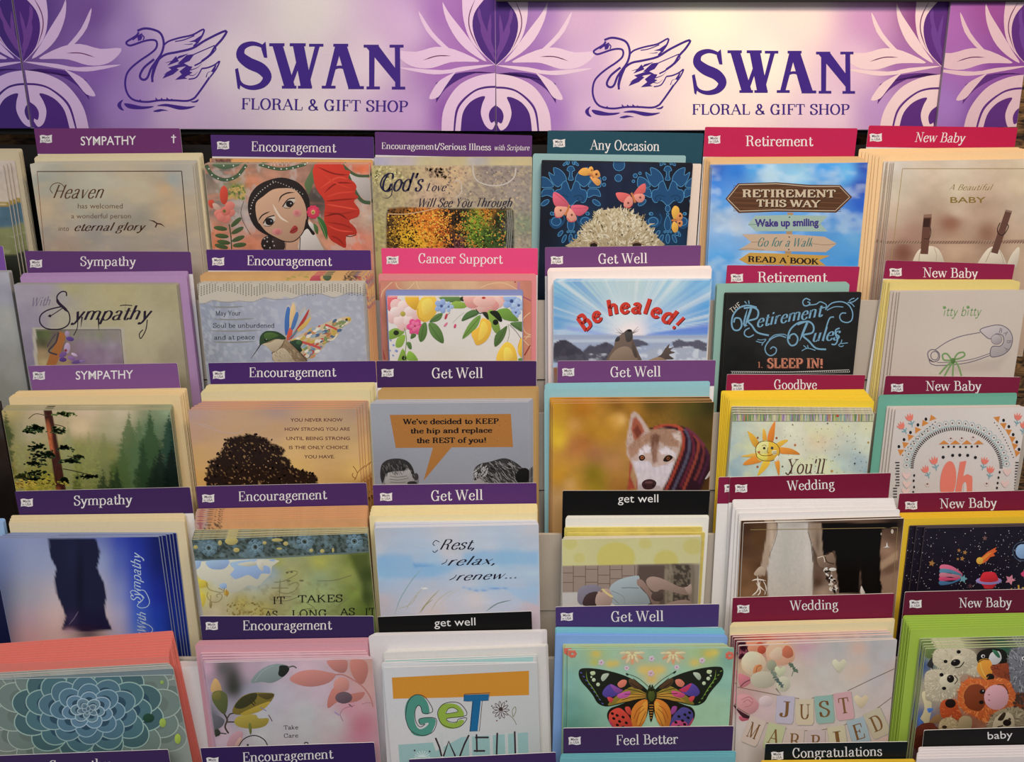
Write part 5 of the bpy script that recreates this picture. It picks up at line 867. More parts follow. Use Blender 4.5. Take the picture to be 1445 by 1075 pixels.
def art_space(a):
    a.v(1155, 680, K2).flat('#191420').nz(90, 60, .2)
    r = random.Random(8)
    q = [disc(r.uniform(620, 1750), r.uniform(325, 760), z, n=6) for z in [r.uniform(1.2, 3.8) for _ in range(300)]]
    a.polys.append((q, '#a8a0a4', (a.ox, a.oy, a.k)))
    def star(x, y, R, c, rot=0): a.P([(x + (R if i % 2 == 0 else R * .5) * math.sin(rot + i * .628), y - (R if i % 2 == 0 else R * .5) * math.cos(rot + i * .628)) for i in range(10)], c)
    for x, y, R in ((680, 563, 24), (792, 568, 24), (982, 478, 14), (1024, 492, 17), (1005, 535, 18), (974, 538, 11)): star(x, y, R, '#9a6a34', .2)
    star(1163, 392, 19, '#6a4a48'); star(1060, 727, 20, '#4f3038')
    for i, c in enumerate(['#c05a78', '#4a7890', '#b56a7c', '#c03f68', '#3f6a90']):
        y = 578 + i * 28; a.C(f'{860-i*3},{y} {930},{y+8+i*0} {1005 - i*4},{640 + i*8} {985},{668 + i*5} {925},{y+34-i*3} {850},{y+30}', c)
    star(1012, 677, 30, '#5f98a0', .3)
    a.P('1105,545 1140,525 1180,490 1215,470 1245,455 1235,475 1250,480 1222,500 1235,515 1200,525 1180,550 1150,570', '#c9541c').P('1140,530 1180,500 1215,490 1190,515 1160,545', '#d97a20').E(1128, 550, 25, '#d89a2c')
    a.E(1192, 685, 62, 58, '#c01c2c').E(1190, 690, 92, 28, '#8f7fb8').E(1190, 685, 74, 16, '#b06a8a').C('1130,690 1140,650 1160,630 1225,630 1250,660 1252,690 1190,700', '#c51e2e').E(1190, 737, 36, 10, '#b51c2a')
    star(1340, 683, 38, '#cf7f90', .4)
    for x, y in ((1330, 672), (1350, 674), (1340, 694), (1322, 690), (1356, 694)): a.E(x, y, 3, '#7a4a58')
    a.ring(1425, 485, 66, 66, 6, '#3a4a60').E(1425, 485, 48, 52, '#7a9ac0').P('1413,640 1440,615 1460,640 1450,670 1420,655', '#c03a64').S('1345,758 1350,742', 8, '#c0902c').S('1398,720 1400,750', 12, '#c0902c').S('1425,755 1432,735', 10, '#c0902c')

def art_succulent(a):
    a.v(0, 858, K2); a.res = 2.2
    a.flat('#5f6e6a').grad('20,470,#7f8a7a 20,700,#6f7872 20,950,#6a746a 1200,500,#6f786f 1240,900,#808880 600,700,#2c4450')
    a.sp('-80,400 1225,400 1225,462 -80,500', '#66747a', 3)
    # rosette: outer petals first
    cx, cy = 615, 712
    rows = ((15, 640, 350, 120, 7, '#6f7a74', '#98a296', .1), (14, 520, 285, 120, 8, '#667670', '#95a398', .3), (12, 400, 225, 118, 9, '#3f5c60', '#8ba59a', .2), (11, 325, 182, 105, 9, '#44666e', '#86a29a', .0), (10, 245, 142, 92, 8, '#476876', '#86a0a0', .25), (8, 172, 105, 78, 8, '#4b6c7e', '#86a2ac', .05), (7, 112, 70, 58, 8, '#54758a', '#92a9b4', .3), (6, 70, 44, 42, 8, '#5a7886', '#98adb6', .1), (5, 40, 25, 28, 7, '#5a7480', '#92a6ae', .5), (4, 18, 12, 17, 6, '#4f6670', '#8a9ea6', .2))
    r = random.Random(4)
    for n, R, D, sz, lw, c, rim, off in rows:
        for i in range(n):
            an = off + i * 2 * math.pi / n; x, y = cx + R * math.cos(an), cy + D * 1.05 * math.sin(an)
            if y > 1060 or y < 440: pass
            ja = r.uniform(-.12, .12); P = []
            for t in np.linspace(0, 2 * math.pi, 14, endpoint=False): u, v = math.cos(t) * sz * 1.15, math.sin(t) * sz * (1.0 if R > 60 else .8); P.append((x + u * math.cos(an + ja) - v * math.sin(an + ja), y + (u * math.sin(an + ja) + v * math.cos(an + ja)) * .85))
            P = cr(np.array(P), closed=True, n=2); P = [p if p[1] > 466 else np.array([p[0], 466.]) for p in P]
            a.P(P, c); a.S(np.vstack([P, P[:1]]), lw * .9, rim, smooth=False)
            q = [(x - .30 * sz * math.cos(an) + .62 * (p[0] - x), y - .25 * sz * math.sin(an) + .62 * (p[1] - y)) for p in P]; q = [(u, max(v, 470)) for u, v in q]; a.P(q, ('#5f6c66' if R > 500 else '#2c4656') if R > 60 else '#4a6474')
    a.E(1135, 515, 14, '#7f9a4a').E(1140, 798, 24, 32, '#8aa040').E(1245, 910, 22, 36, '#93a83c').E(1040, 765, 40, 32, '#1f3f30')
    a.P('-80,400 1225,400 1225,458 -80,500', '#66757a').S('-80,496 600,480 1200,462', 4, '#a8b2b0', smooth=False)
def art_care(a):
    a.v(250, 858, K2); a.res = 2.4
    a.grad('200,420,#b58fa0 320,420,#5f5a5c 500,420,#a88f9c 700,420,#b09aa8 900,420,#bda0ac 1300,400,#b0887c 200,560,#9a8294 400,560,#35382f 500,620,#8f8a9c 700,600,#a8a2ac 1000,580,#b39faa 1330,560,#b58a86 220,740,#6a6870 350,700,#8a8694 600,740,#a7a7aa 900,740,#a6a7a8 1100,800,#a9a4a5 1300,800,#a8737c 300,880,#b29ca8 600,880,#a9aaab 900,880,#a7a8a8 1300,900,#a97f8c 1200,680,#b5808c')
    a.g(390, 490, 70, 110, '#262a20', .8).g(250, 780, 60, 60, '#4a4c50', .7).g(240, 860, 60, 50, '#2c3028', .9).g(560, 560, 90, 50, '#8a8e9c', .6).g(1290, 850, 90, 120, '#a85f70', .6).nz(80, 60, .07)
    a.C('235,580 245,520 265,490 290,510 310,560 300,600', '#b5905a').C('245,640 250,590 300,575 345,600 355,660 345,720 325,742 280,700', '#4f5530').C('245,600 300,580 300,640 250,630', '#6a6430')
    a.C('390,735 400,680 450,620 520,592 600,590 680,600 640,670 560,720 470,745', '#6a5c20').C('400,690 450,625 520,595 560,600 540,650 460,700', '#35341c').C('560,600 680,600 630,640', '#4a4020').C('440,740 540,690 650,650 600,710 500,745', '#9a8428')
    a.C('400,800 420,760 480,745 550,745 570,770 640,770 620,820 540,842 440,832', '#8f8030').S('500,640 540,680', 8, '#2f2c16').S('520,620 548,668', 6, '#2f2c16').C('500,810 515,805 522,860 512,885 502,850', '#5c6428')
    a.S('330,740 350,780 335,830 360,875', 12, '#3c332a').S('350,770 370,740 395,735', 9, '#3c332a').S('350,795 400,795', 9, '#3c332a').S('300,872 345,878', 8, '#3c3c34').C('205,860 260,830 300,860 295,890 240,905 205,915', '#2f342a').C('210,740 260,740 330,780 310,830 250,850 210,830', '#55565c')
    a.C('515,520 560,450 640,400 720,388 775,405 780,440 730,490 660,522 590,515', '#758280').C('720,400 778,405 780,440 740,480 708,465 712,430', '#20241f').S('775,415 810,405 835,418', 9, '#4a4e48').S('545,510 600,440 680,400', 3, '#8f9a98')
    R = '#b0726a'
    a.C('785,495 850,445 950,430 1050,445 1110,465 1060,520 950,548 850,535', R).C('1045,375 1080,362 1180,362 1192,400 1180,440 1150,452 1090,430', '#a86c64').C('1215,362 1310,365 1335,420 1325,480 1295,530 1250,505 1215,440', '#a96a60').C('1055,700 1058,620 1100,550 1160,560 1190,600 1310,585 1280,640 1200,660 1130,650', '#a8685e').C('1095,550 1110,500 1160,480 1200,510 1195,570 1140,580', '#b57a70').E(1165, 625, 60, 42, '#5a4850').S('1100,465 1160,465 1230,500 1300,550 1350,620 1370,690', 8, '#a5685f').S('1200,670 1225,690', 6, '#3a2c34').S('1240,680 1170,700 1140,740 1160,790', 4, '#8f6078').S('1290,670 1330,660 1370,665', 3, '#9a5f70')
    a.C('350,965 370,900 420,860 460,870 450,930 430,965', '#a8808a').C('400,965 440,900 455,940', '#b08f86').S('640,745 665,790', 6, '#5f3f48').S('580,690 625,718', 6, '#7a6a90').S('1100,725 1135,748', 8, '#8a7aa0')
    a.T('Take', 745, 848, 848, 845, 28, '#2a2a30', 'type').T('Care', 745, 905, 848, 902, 28, '#2a2a30', 'type').S('428,970 460,920 510,893 560,892 610,920 635,965', 7, '#2a2428').E(494, 956, 8, '#2a2428').S('888,955 895,938 912,940 916,955', 7, '#2a2428')
def card_strip_care(a):
    a.v(250, 858, K2).grad('200,340,#a87f90 700,330,#b595a0 1300,310,#b08590').nz(60, 20, .15).P('330,330 400,322 400,345 320,352', '#2c2424')
def art_getwell(a):
    a.shade = 0; a.v(510, 858, K2).grad('160,440,#b8b8ba 1200,420,#aeb0b0 200,1000,#b8b6b6 1200,1000,#a9abaa 700,700,#b2b1b1')
    a.P('180,425 420,410 620,400 1190,374 1200,332 700,345 400,380', '#93b0b0') if 0 else None
    a.P('213,485 1172,437 1172,607 600,625 222,633', '#bb7c16').P('258,955 500,938 520,1000 700,900 920,888 1165,867 1168,1030 800,1100 268,1100', '#85a5a4')
    for x in (560, 760, 905, 1012, 1080): a.P(f'{x-10},870 {x+12},870 {x+18},1080 {x-4},1080', '#aeb0b0')
    D = '#332a2c'
    def G(dx, dy, c, w):
        a.S(f'{485+dx},{735+dy} {470+dx},{660+dy} {430+dx},{612+dy} {375+dx},{605+dy} {325+dx},{660+dy} {312+dx},{760+dy} {340+dx},{850+dy} {410+dx},{890+dy} {480+dx},{860+dy} {515+dx},{775+dy}', w, c)
    a.C('305,750 315,660 360,610 420,612 462,660 475,735 430,735 415,690 390,685 372,720 375,800 405,845 450,830 470,800 415,810 410,770 515,772 505,840 470,885 410,895 350,870', '#3f8070')
    a.S('310,740 325,660 370,608 430,612 475,660 498,722 432,735 415,690 395,680 375,720 380,790 410,830 445,810 412,812 408,772 520,770 510,850 460,885 400,885 340,850 312,780 310,740', 5, D)
    a.C('535,745 560,680 630,665 690,690 715,755 600,770 615,800 660,800 690,780 720,790 680,830 620,842 560,815', '#7f9a30').C('590,735 610,705 650,700 670,725', '#aeb0b0').S('535,720 570,672 640,655 700,675 735,748 600,770 620,795 665,795 680,775 738,768 700,820 640,838 570,815 540,770 535,720', 5, D).S('590,735 610,700 645,695 675,722 590,738', 4, D)
    a.P('715,605 895,600 885,645 835,648 812,860 755,862 775,650 715,650', '#0e5a86').S('722,600 900,592 888,645 845,648 825,858 760,860 780,655 715,648 722,600', 4, D, smooth=False)
    for i in range(11): an = i * .571; x, y = 975 + 34 * math.cos(an), 712 + 36 * math.sin(an); a.ring(x, y, 26, 8, 4, '#4a3030', math.degrees(an), 9)
    a.E(975, 705, 14, '#3a2c28').S('1010,730 1050,760 1070,785 1084,815', 4, '#6f6a4c').S('1060,760 1055,715 1075,688 1080,720 1062,760', 4, '#6f6a4c').E(1014, 650, 5, '#3a2a2a').E(912, 684, 5, '#3a2a2a').E(947, 786, 5, '#6a3030')
    for p in ('520,910 545,970 560,1030', '575,1030 610,930 655,1030', '690,1030 720,950 750,890', '805,885 808,1000', '800,903 885,903', '790,997 860,997', '950,875 945,1030', '1072,865 1076,1010'): a.S(p, 12, '#33242a', smooth=False, cap=True)
    for i in range(9): an = 3.14 + i * .39; a.S([(425, 1040), (425 + 55 * math.cos(an), 1040 + 45 * math.sin(an))], 6, '#b5c4c2')
    a.E(372, 994, 6, D).E(477, 1001, 6, D)
def card_strip_get(a): a.v(510, 858, K2).flat('#b4b3b2').P('160,382 400,372 1200,328 1200,372 700,390 160,425', '#8fb0ae')
def art_bfly(a):
    a.v(740, 858, K2); a.res = 2.3
    a.grad('290,330,#86a890 500,320,#93ab7c 850,320,#8fae94 1300,300,#9aae70 1430,340,#6f9a8a 290,500,#74a398 500,450,#86b0a0 900,560,#8ab09c 1430,500,#7ea898 300,700,#5f8f84 700,700,#85ac9a 1300,700,#8fb094 300,840,#4f8072 1000,820,#9ab8a0 1430,840,#8fb498').nz(90, 80, .1)
    for x, y, r, c in ((500, 320, 40, '#bfa848'), (600, 390, 40, '#c2aa4c'), (490, 380, 40, '#a8a850'), (1190, 380, 42, '#c2aa50'), (1290, 320, 42, '#bfa848'), (890, 440, 75, '#c4a552'), (830, 430, 45, '#c8ac56'), (950, 430, 45, '#c8ac56'), (890, 500, 50, '#c4a050'), (750, 340, 70, '#c08f64'), (1040, 330, 70, '#c08f64'), (640, 385, 30, '#c0a850'), (1330, 310, 30, '#c4b04c')): a.g(x, y, r, r * .75, c, .95)
    [a.E(755 + dx + 62 * math.cos(k * .52), 312 + 58 * math.sin(k * .52), 26, 9, '#cf8a62' if k % 2 else '#d6b48c', math.degrees(k * .52)) for dx in (0, 285) for k in range(7)]
    [a.E(755 + dx + 30 * math.cos(k * .8), 312 + 28 * math.sin(k * .8), 18, 8, '#d9c08e', math.degrees(k * .8)) for dx in (0, 285) for k in range(5)]
    for x, y, R in ((538, 380, 20), (1243, 365, 20), (885, 455, 22), (890, 353, 20), (715, 418, 17), (1065, 412, 17)):
        for k in range(5): a.E(x + R * .6 * math.cos(k * 1.257), y + R * .6 * math.sin(k * 1.257), R * .5, '#bba9b5' if R < 22 else '#c0a0a8')
        a.E(x, y, 5, '#a85a6a')
    for x, y in ((335, 318), (1435, 330), (290, 300)):
        for k in range(7): a.E(x + 20 * math.cos(k * .9), y + 18 * math.sin(k * .9), 12, '#c4604c')
    def wing(m):
        X = lambda s: ' '.join('%g,%g' % (885 + m * (float(p.split(',')[0]) - 885), float(p.split(',')[1]) + (0 if m > 0 else -12 * (885 - float(p.split(',')[0])) / 500)) for p in s.split())
        a.C(X('870,585 800,520 700,470 600,440 500,422 420,418 385,430 380,470 400,515 440,560 480,610 510,660 560,685 620,680 740,650 860,625'), '#191c14')
        a.C(X('860,600 790,560 740,550 660,600 600,650 590,680 700,655 850,625'), '#7d6a20').C(X('865,605 780,590 700,620 640,660 720,650 855,622'), '#a87a24')
        a.C(X('740,490 800,520 830,560 770,560 730,520'), '#4a3420')
        for p, c in (('560,560 600,530 640,545 680,575 640,610 580,625 545,600', '#4a3a86'), ('580,620 620,630 610,660 590,650', '#b83a3c'), ('655,600 700,585 740,580 730,615 680,630 650,620', '#b04a90' if m > 0 else '#b5406a'), ('650,530 680,500 715,505 705,540 670,555', '#c46a54'), ('600,530 660,560 690,575 640,590', '#7a3f8a' if m > 0 else '#b02c50'), ('535,490 550,460 590,455 580,480 550,510', '#9aa590'), ('460,445 490,440 495,460 470,468', '#a8b88a')): a.C(X(p), c)
        for q in ('485,500', '515,532', '468,480'): x, y = [float(v) for v in X(q).split(',')]; a.E(x, y, 13 if q != '468,480' else 7, '#a8b894')
        for i in range(9): t = i / 8; x, y = [float(v) for v in X('%g,%g' % (388 + t * 150, 450 + t * 215)).split(',')]; a.E(x + m * 8, y, 9, 4, '#5a7a2a' if m < 0 else '#4a4a90', 30 * m)
        a.S(X('432,440 440,500 480,560 530,640'), 5, '#6a8a30', 2)
        for p in ('865,600 800,560 740,520', '862,605 780,575 700,560', '862,612 790,600 700,600', '860,618 760,620 680,640', '868,595 820,540 760,490'): a.S(X(p), 4, '#1a1a12')
        a.C(X('850,630 760,640 650,680 600,700 578,740 590,790 640,845 760,850 830,800 860,740 870,660'), '#191510')
        a.C(X('860,640 800,650 755,700 745,770 770,860 830,810 855,740'), '#b86a18').C(X('855,650 820,680 800,760 790,820 840,780 858,720'), '#cc8424')
        a.C(X('610,715 660,695 700,720 740,770 750,845 640,845 600,800 590,750'), '#b8382c' if m > 0 else '#433c7c').C(X('705,690 735,690 748,730 735,745 710,720'), '#b83c34' if m > 0 else '#8a3a80').C(X('590,770 640,850 600,810'), '#a03050')
        if m < 0: a.C(X('640,800 720,790 750,850 640,850'), '#a83a6a')
        for x, y in ((648, 748), (690, 760), (625, 770), (665, 790), (712, 800), (650, 815), (690, 830), (615, 735)): x, y = [float(v) for v in X(f'{x},{y}').split(',')]; a.E(x, y, 12, 9, '#171210', 30)
        for p in ('840,700 800,740 780,800', '850,720 820,780 800,830', '830,680 790,710 765,770'): a.S(X(p), 4, '#7a4414')
    wing(1); wing(-1)
    a.E(888, 605, 38, 56, '#22260f').E(888, 610, 24, 40, '#3f4a1c').C('865,560 880,530 885,560 892,530 905,560 890,580', '#20200f').C('868,660 905,660 902,740 885,795 872,740', '#1b150c')
    for y in range(675, 780, 18): a.S(f'{872 + (y-675)*.06},{y} {903 - (y-675)*.12},{y}', 6, '#a8742a')
    a.S('880,560 800,490 715,455', 4, '#3a4a34').S('895,560 960,500 1055,440', 4, '#3a4a34').E(718, 460, 11, 6, '#1a241c', 40).E(1050, 446, 14, 6, '#1a241c', -40)
def card_strip_b(a): a.v(740, 858, K2).grad('290,300,#a8b884 500,280,#a5b070 900,280,#a8b488 1400,280,#9ab070').nz(60, 10, .35, '#c08a60', .5, .2)
def art_married(a):
    a.v(980, 858, K2); a.res = 2.3
    a.grad('340,300,#6a2c38 420,290,#b5684e 600,300,#c58f74 800,280,#b8939a 1000,270,#a3a09e 1250,250,#a09fa0 1400,280,#a8a3a4 350,420,#b89a7c 480,450,#a89c84 700,450,#b5aa9c 900,450,#b5b0a8 1100,450,#b8a898 1250,450,#a9a4a4 1400,450,#b09e98 340,650,#b58588 500,700,#b59c9c 700,600,#b8aea2 1000,600,#b5ada4 1400,620,#b4a6a0 350,850,#b5aaa6 700,850,#b8aaa4 1100,850,#b3a8a0 1400,900,#b89c90 350,1000,#b0a49c 800,1000,#b2a6a0').nz(90, 90, .1)
    for x, y, rx, ry, c, al in ((1150, 280, 70, 60, '#c29a84', .7), (1180, 430, 60, 60, '#c0a48e', .7), (860, 320, 120, 60, '#a9a6a2', .6), (1330, 330, 50, 40, '#a5a6a8', .7), (760, 280, 70, 30, '#b0808c', .5)): a.g(x, y, rx, ry, c, al)
    a.g(600, 480, 60, 60, '#a8a892', .8)
    a.specks(60, (320, 250, 380, 350), 10, ['#5a1c30', '#8a4452', '#3a1020'], 3, elong=1.1)
    a.E(430, 280, 60, 45, '#bb7a5c').E(470, 290, 30, 30, '#a8442c').C('500,330 510,270 570,240 660,255 700,310 690,370 620,400 540,385', '#c89678').C('610,300 640,260 680,280 690,330 650,350 615,330', '#b06044').C('520,340 560,280 610,280 600,360', '#d0a88c')
    a.E(412, 385, 88, 84, '#c5ab8c').E(400, 370, 66, 70, '#cdb698').C('410,455 420,405 460,392 475,415 450,450', '#bb7a4c').S('430,450 440,410 468,400', 5, '#8a4a28')
    a.C('305,460 360,470 400,500 370,540 320,550', '#b56a72').S('320,550 350,520 390,500', 6, '#5a2c34').C('300,620 360,600 430,640 450,690 400,740 320,720', '#bb7f82').C('310,755 370,760 390,775 330,790', '#a84a5c').C('290,700 340,730 400,765 340,765', '#3a1a20')
    for p in ('340,660 370,640 400,660', '350,690 390,680 410,650', '330,640 380,620 410,640'): a.S(p, 5, '#a4636a')
    for x, y, rx, ry, c in ((480, 500, 90, 60, '#a8a08a'), (620, 530, 50, 55, '#b0ac94'), (500, 650, 50, 40, '#bda5a5'), (540, 400, 34, 40, '#8a8a72')): a.E(x, y, rx, ry, c, n=20)
    def sprig(x, y, L, c, s0):
        r = random.Random(s0)
        for k in range(16): t = r.random(); an = r.uniform(-.4, 2.4); a.E(x + t * L * .5, y + t * L * .6, 17, 5, c, math.degrees(an))
    sprig(670, 390, 90, '#506250', 1); sprig(560, 480, 110, '#4c5c58', 2); sprig(540, 440, 60, '#6f7a68', 3); a.S('690,440 680,475', 4, '#4a5a48').S('570,560 605,605', 7, '#5a5a3c', 1)
    for x, y, z, c in ((1012, 400, 50, '#b8b298'), (1165, 650, 50, '#bba888'), (600, 440, 40, '#b0b290')): a.C(f'{x},{y+z} {x-z},{y-z*.3} {x-z*.6},{y-z*.9} {x},{y-z*.5} {x+z*.6},{y-z*.9} {x+z},{y-z*.3}', c)
    for p in ('300,550 450,580 612,612', '1070,577 1250,490 1435,405', '1280,697 1435,580', '300,695 410,762', '490,795 530,808', '612,834 662,846', '748,854 802,856', '888,850 935,842', '1025,825 1070,806', '1152,772 1202,745', '692,626 732,630', '820,628 860,624', '945,610 985,602'): a.S(p, 4, '#6a5236', smooth=False)
    def flag(x, y, w, h, rot, c, L):
        t = math.radians(rot); co, si = math.cos(t), math.sin(t)
        q = lambda u, v: (x + u * co - v * si, y + u * si + v * co)
        for d, cc in ((5, '#8f8780'), (0, c)): a.P([q(-w + d, -h + d), (q(w + d, -h + d)), q(w + d, h * .8 + d), q(w * .82 + d, h + d), q(-w * .82 + d, h + d), q(-w + d, h * .8 + d)], cc)
        p0, p1 = q(-w * .62, h * .52), q(w * .62, h * .52); a.T(L, *p0, *p1, h * 1.12, '#6f4d26', 'caps')
    flag(632, 708, 62, 96, 4, '#a8a0ae', 'J'); flag(770, 725, 62, 90, 0, '#b8aa90', 'U'); flag(908, 706, 64, 96, -5, '#7f9f94', 'S'); flag(1045, 683, 62, 96, -8, '#b98f92', 'T')
    flag(410, 858, 60, 96, 22, '#b9a69a', 'M'); flag(555, 900, 62, 92, 14, '#a8ac84', 'A'); flag(700, 930, 62, 90, 4, '#b5a59c', 'R'); flag(850, 940, 62, 90, 0, '#b0a0a0', 'R'); flag(1000, 915, 62, 92, -8, '#b5ad90', 'I'); flag(1148, 865, 64, 96, -16, '#8f9fa6', 'E'); flag(1275, 805, 66, 96, -24, '#aaa088', 'D')
def card_strip_m(a): a.v(980, 858, K2).grad('270,200,#5a2434 450,190,#a84f3a 700,180,#b5837c 1000,170,#b09890 1350,180,#a09c9a').nz(60, 14, .3)
def art_plush(a):
    a.v(1155, 858, K2); a.res = 1.7
    a.grad('780,300,#4a6a3a 720,400,#2f4a7a 760,600,#a0957a 800,300,#8a8a70 1000,350,#b0a58c 1200,330,#3a3a34 1300,290,#1f4a38 1400,350,#5a5a5c 1250,430,#8a3a1c 850,560,#a09680 1100,600,#a8531e 730,780,#3f5a8a 750,880,#4a1c14 900,850,#7a5a38 1200,700,#8a4018 1400,600,#4a4a4c 1350,700,#7a3a1c 1300,800,#6a6050 1000,850,#6a3420 1430,800,#5a5248').nz(60, 60, .2)
    def fur(m, cols, n, ln, fn, seed, base=None):
        if base: a.C(m, base)
        P = nums(m); bx = (P[:, 0].min(), P[:, 1].min(), P[:, 0].max(), P[:, 1].max()); a.hairs(n, bx, ln, 4.5, cols, fn, m, seed, .5, .6)
    rad = lambda cx, cy: (lambda x, y: math.atan2(y - cy, x - cx))
    a.C('740,290 800,280 830,300 800,350 750,340', '#5a6a38').C('760,390 800,340 800,420 770,410', '#2c2a2a')
    cre = ['#bdb296', '#968b70', '#a89c80', '#c6bb9f']
    fur('810,300 880,270 1000,275 1080,300 1110,350 1100,440 1010,460 940,450 850,420 800,380', cre, 260, 20, rad(960, 380), 1, '#aca188')
    fur('745,460 790,430 860,430 940,440 985,480 985,570 930,620 860,650 780,640 745,560', cre, 260, 20, rad(880, 530), 2, '#a39880')
    fur('1030,450 1120,400 1150,460 1110,480', cre, 50, 18, rad(1080, 440), 3, '#a89c84')
    a.E(980, 370, 50, 42, '#b5aa90').E(905, 510, 60, 50, '#b8ae94')
    a.E(958, 380, 34, 24, '#15110f', -15).E(980, 305, 15, 13, '#15110f').E(888, 372, 14, 12, '#15110f').S('955,415 990,410 1018,375', 7, '#2a201a').E(923, 493, 26, 28, '#15110f').E(860, 465, 15, 13, '#15110f').E(878, 560, 15, 12, '#15110f').S('950,470 972,500 950,530', 6, '#3a2c22').E(915, 482, 7, 5, '#6a645c').E(950, 370, 8, 5, '#6a645c')
    a.C('1105,340 1130,300 1200,280 1290,290 1320,330 1310,390 1260,400 1200,390 1120,380', '#16150f').C('1190,350 1210,310 1260,300 1280,350 1250,390 1200,390', '#b0aeac').C('1215,290 1250,300 1270,340 1255,345 1225,315', '#2c5f44').C('1110,400 1130,360 1190,355 1215,400 1210,470 1180,508 1140,480 1110,440', '#c9801c').S('1115,380 1150,360 1195,360', 5, '#1c140c').E(1200, 482, 30, 26, '#18140f').S('1130,380 1145,440 1175,490', 7, '#e0a040').E(1150, 335, 14, 12, '#e0dcd0').E(1152, 336, 8, '#15110f')
    fur('1210,400 1340,390 1350,500 1260,480 1215,440', ['#6a2c18', '#8a3c1c', '#4a1c10'], 80, 18, rad(1280, 440), 4, '#7a3418')
    org = ['#c96a28', '#9a4414', '#b5561c', '#dd8038']
    fur('975,600 1000,530 1060,490 1180,500 1300,490 1370,560 1380,640 1340,700 1240,740 1180,800 1120,770 1040,730 980,680', org, 520, 26, rad(1150, 620), 5, '#a84e1a')
    fur('850,680 880,640 960,640 980,700 1000,760 930,790 860,760', ['#a84818', '#8a3010', '#c06020'], 90, 20, rad(920, 710), 6, '#9a3c14')
    a.E(922, 665, 38, 32, '#1c110e').C('1015,610 1040,550 1110,530 1165,560 1170,620 1160,680 1120,720 1050,700 1020,660', '#6f3014').S('1020,650 1010,600 1050,540 1100,525', 7, '#b5682c')
    a.E(1243, 622, 86, 88, '#b5868c', n=24).E(1145, 583, 20, 17, '#1a1210').E(1138, 657, 17, 14, '#1a1210').S('1250,535 1290,535 1318,570 1325,600', 6, '#3a2428').S('1185,603 1198,605', 5, '#4a3034').S('1187,640 1198,645', 5, '#4a3034').E(1150, 577, 4, '#d8d0c8')
    gr = ['#7c7c80', '#4a4a4e', '#9a9a9c', '#2f2f34']
    fur('1330,330 1370,280 1500,270 1560,400 1560,600 1420,600 1380,590 1340,500', gr, 380, 24, rad(1440, 420), 7, '#5f5f64')
    a.E(1435, 350, 14, '#d0ccc4').E(1437, 350, 8, '#141210')
    fur('1180,820 1220,740 1300,700 1440,690 1500,760 1500,860 1190,860', ['#8f8468', '#5f553f', '#a89c80', '#4a4234'], 260, 26, rad(1320, 790), 8, '#7a6f56')
    a.C('1215,830 1235,770 1290,730 1350,740 1370,800 1350,850 1230,850', '#a0957a').C('1255,770 1290,730 1310,735 1290,780 1260,785', '#2c2218').E(1318, 800, 30, 24, '#15110e').S('1290,820 1250,830', 10, '#3a2e22').E(1335, 775, 10, '#3a2c1c')
    fur('850,790 920,760 980,800 985,850 850,860', ['#9a8a6a', '#b5a684', '#7a6a4c'], 80, 18, rad(910, 820), 9, '#94845f'); a.E(880, 830, 18, 12, '#2a1f16').C('980,780 1020,750 1070,770 1060,850 990,850', '#8a7a58')
    a.C('720,600 745,580 750,640 790,660 780,760 760,820 720,780 700,790 740,700', '#b0a480').C('760,700 800,700 790,720 770,730', '#3a64a8').C('700,760 730,800 740,830 700,830', '#3a5a98').C('780,780 830,740 860,760 840,800 780,800', '#7a5a38')
    fur('690,830 800,800 860,850 1190,850 1150,1000 690,1000', ['#4a1c10', '#6a2c18', '#33120c'], 160, 24, rad(800, 800), 10, '#4f2014')
    a.specks(40, (1370, 600, 1450, 700), 10, ['#6a3018', '#3a2a20'], 3)
def art_sea(a):
    a.v(0, 170, 60 / 258)
    a.grad('-300,250,#d8c4b4 60,250,#cfbba8 60,500,#cdb79e')
    a.sp('-600,520 150,490 160,520 -600,552', '#a8873c', 2).sp('-600,530 160,497 160,503 -600,537', '#d8c090', 1).sp('-600,553 160,516 170,690 -600,690', '#54707c', 3).sp('-600,680 180,640 190,830 -600,830', '#8a8a58', 26).nz(40, 20, .4, '#b5b088', .55, .1, box=(-600, 700, 200, 830)).sp('-600,830 200,810 260,1400 -600,1400', '#33342a', 16).nz(40, 40, .2)
def art_pastel(a): a.v(0, 350, K2).grad('20,200,#b0aab0 60,300,#9d98a2 60,500,#a8a59a 100,800,#9a968c 0,1000,#8f8d80').nz(60, 90, .1)
def art_darkwood(a): a.v(0, 510, K2).grad('0,450,#3a3430 0,600,#2c1c12 30,900,#1c1410').nz(30, 30, .3)
def art_yellowfloral(a): a.v(740, 680, K2).grad('300,330,#b8a850 900,340,#bca856 1200,340,#b8a450').nz(60, 20, .2)
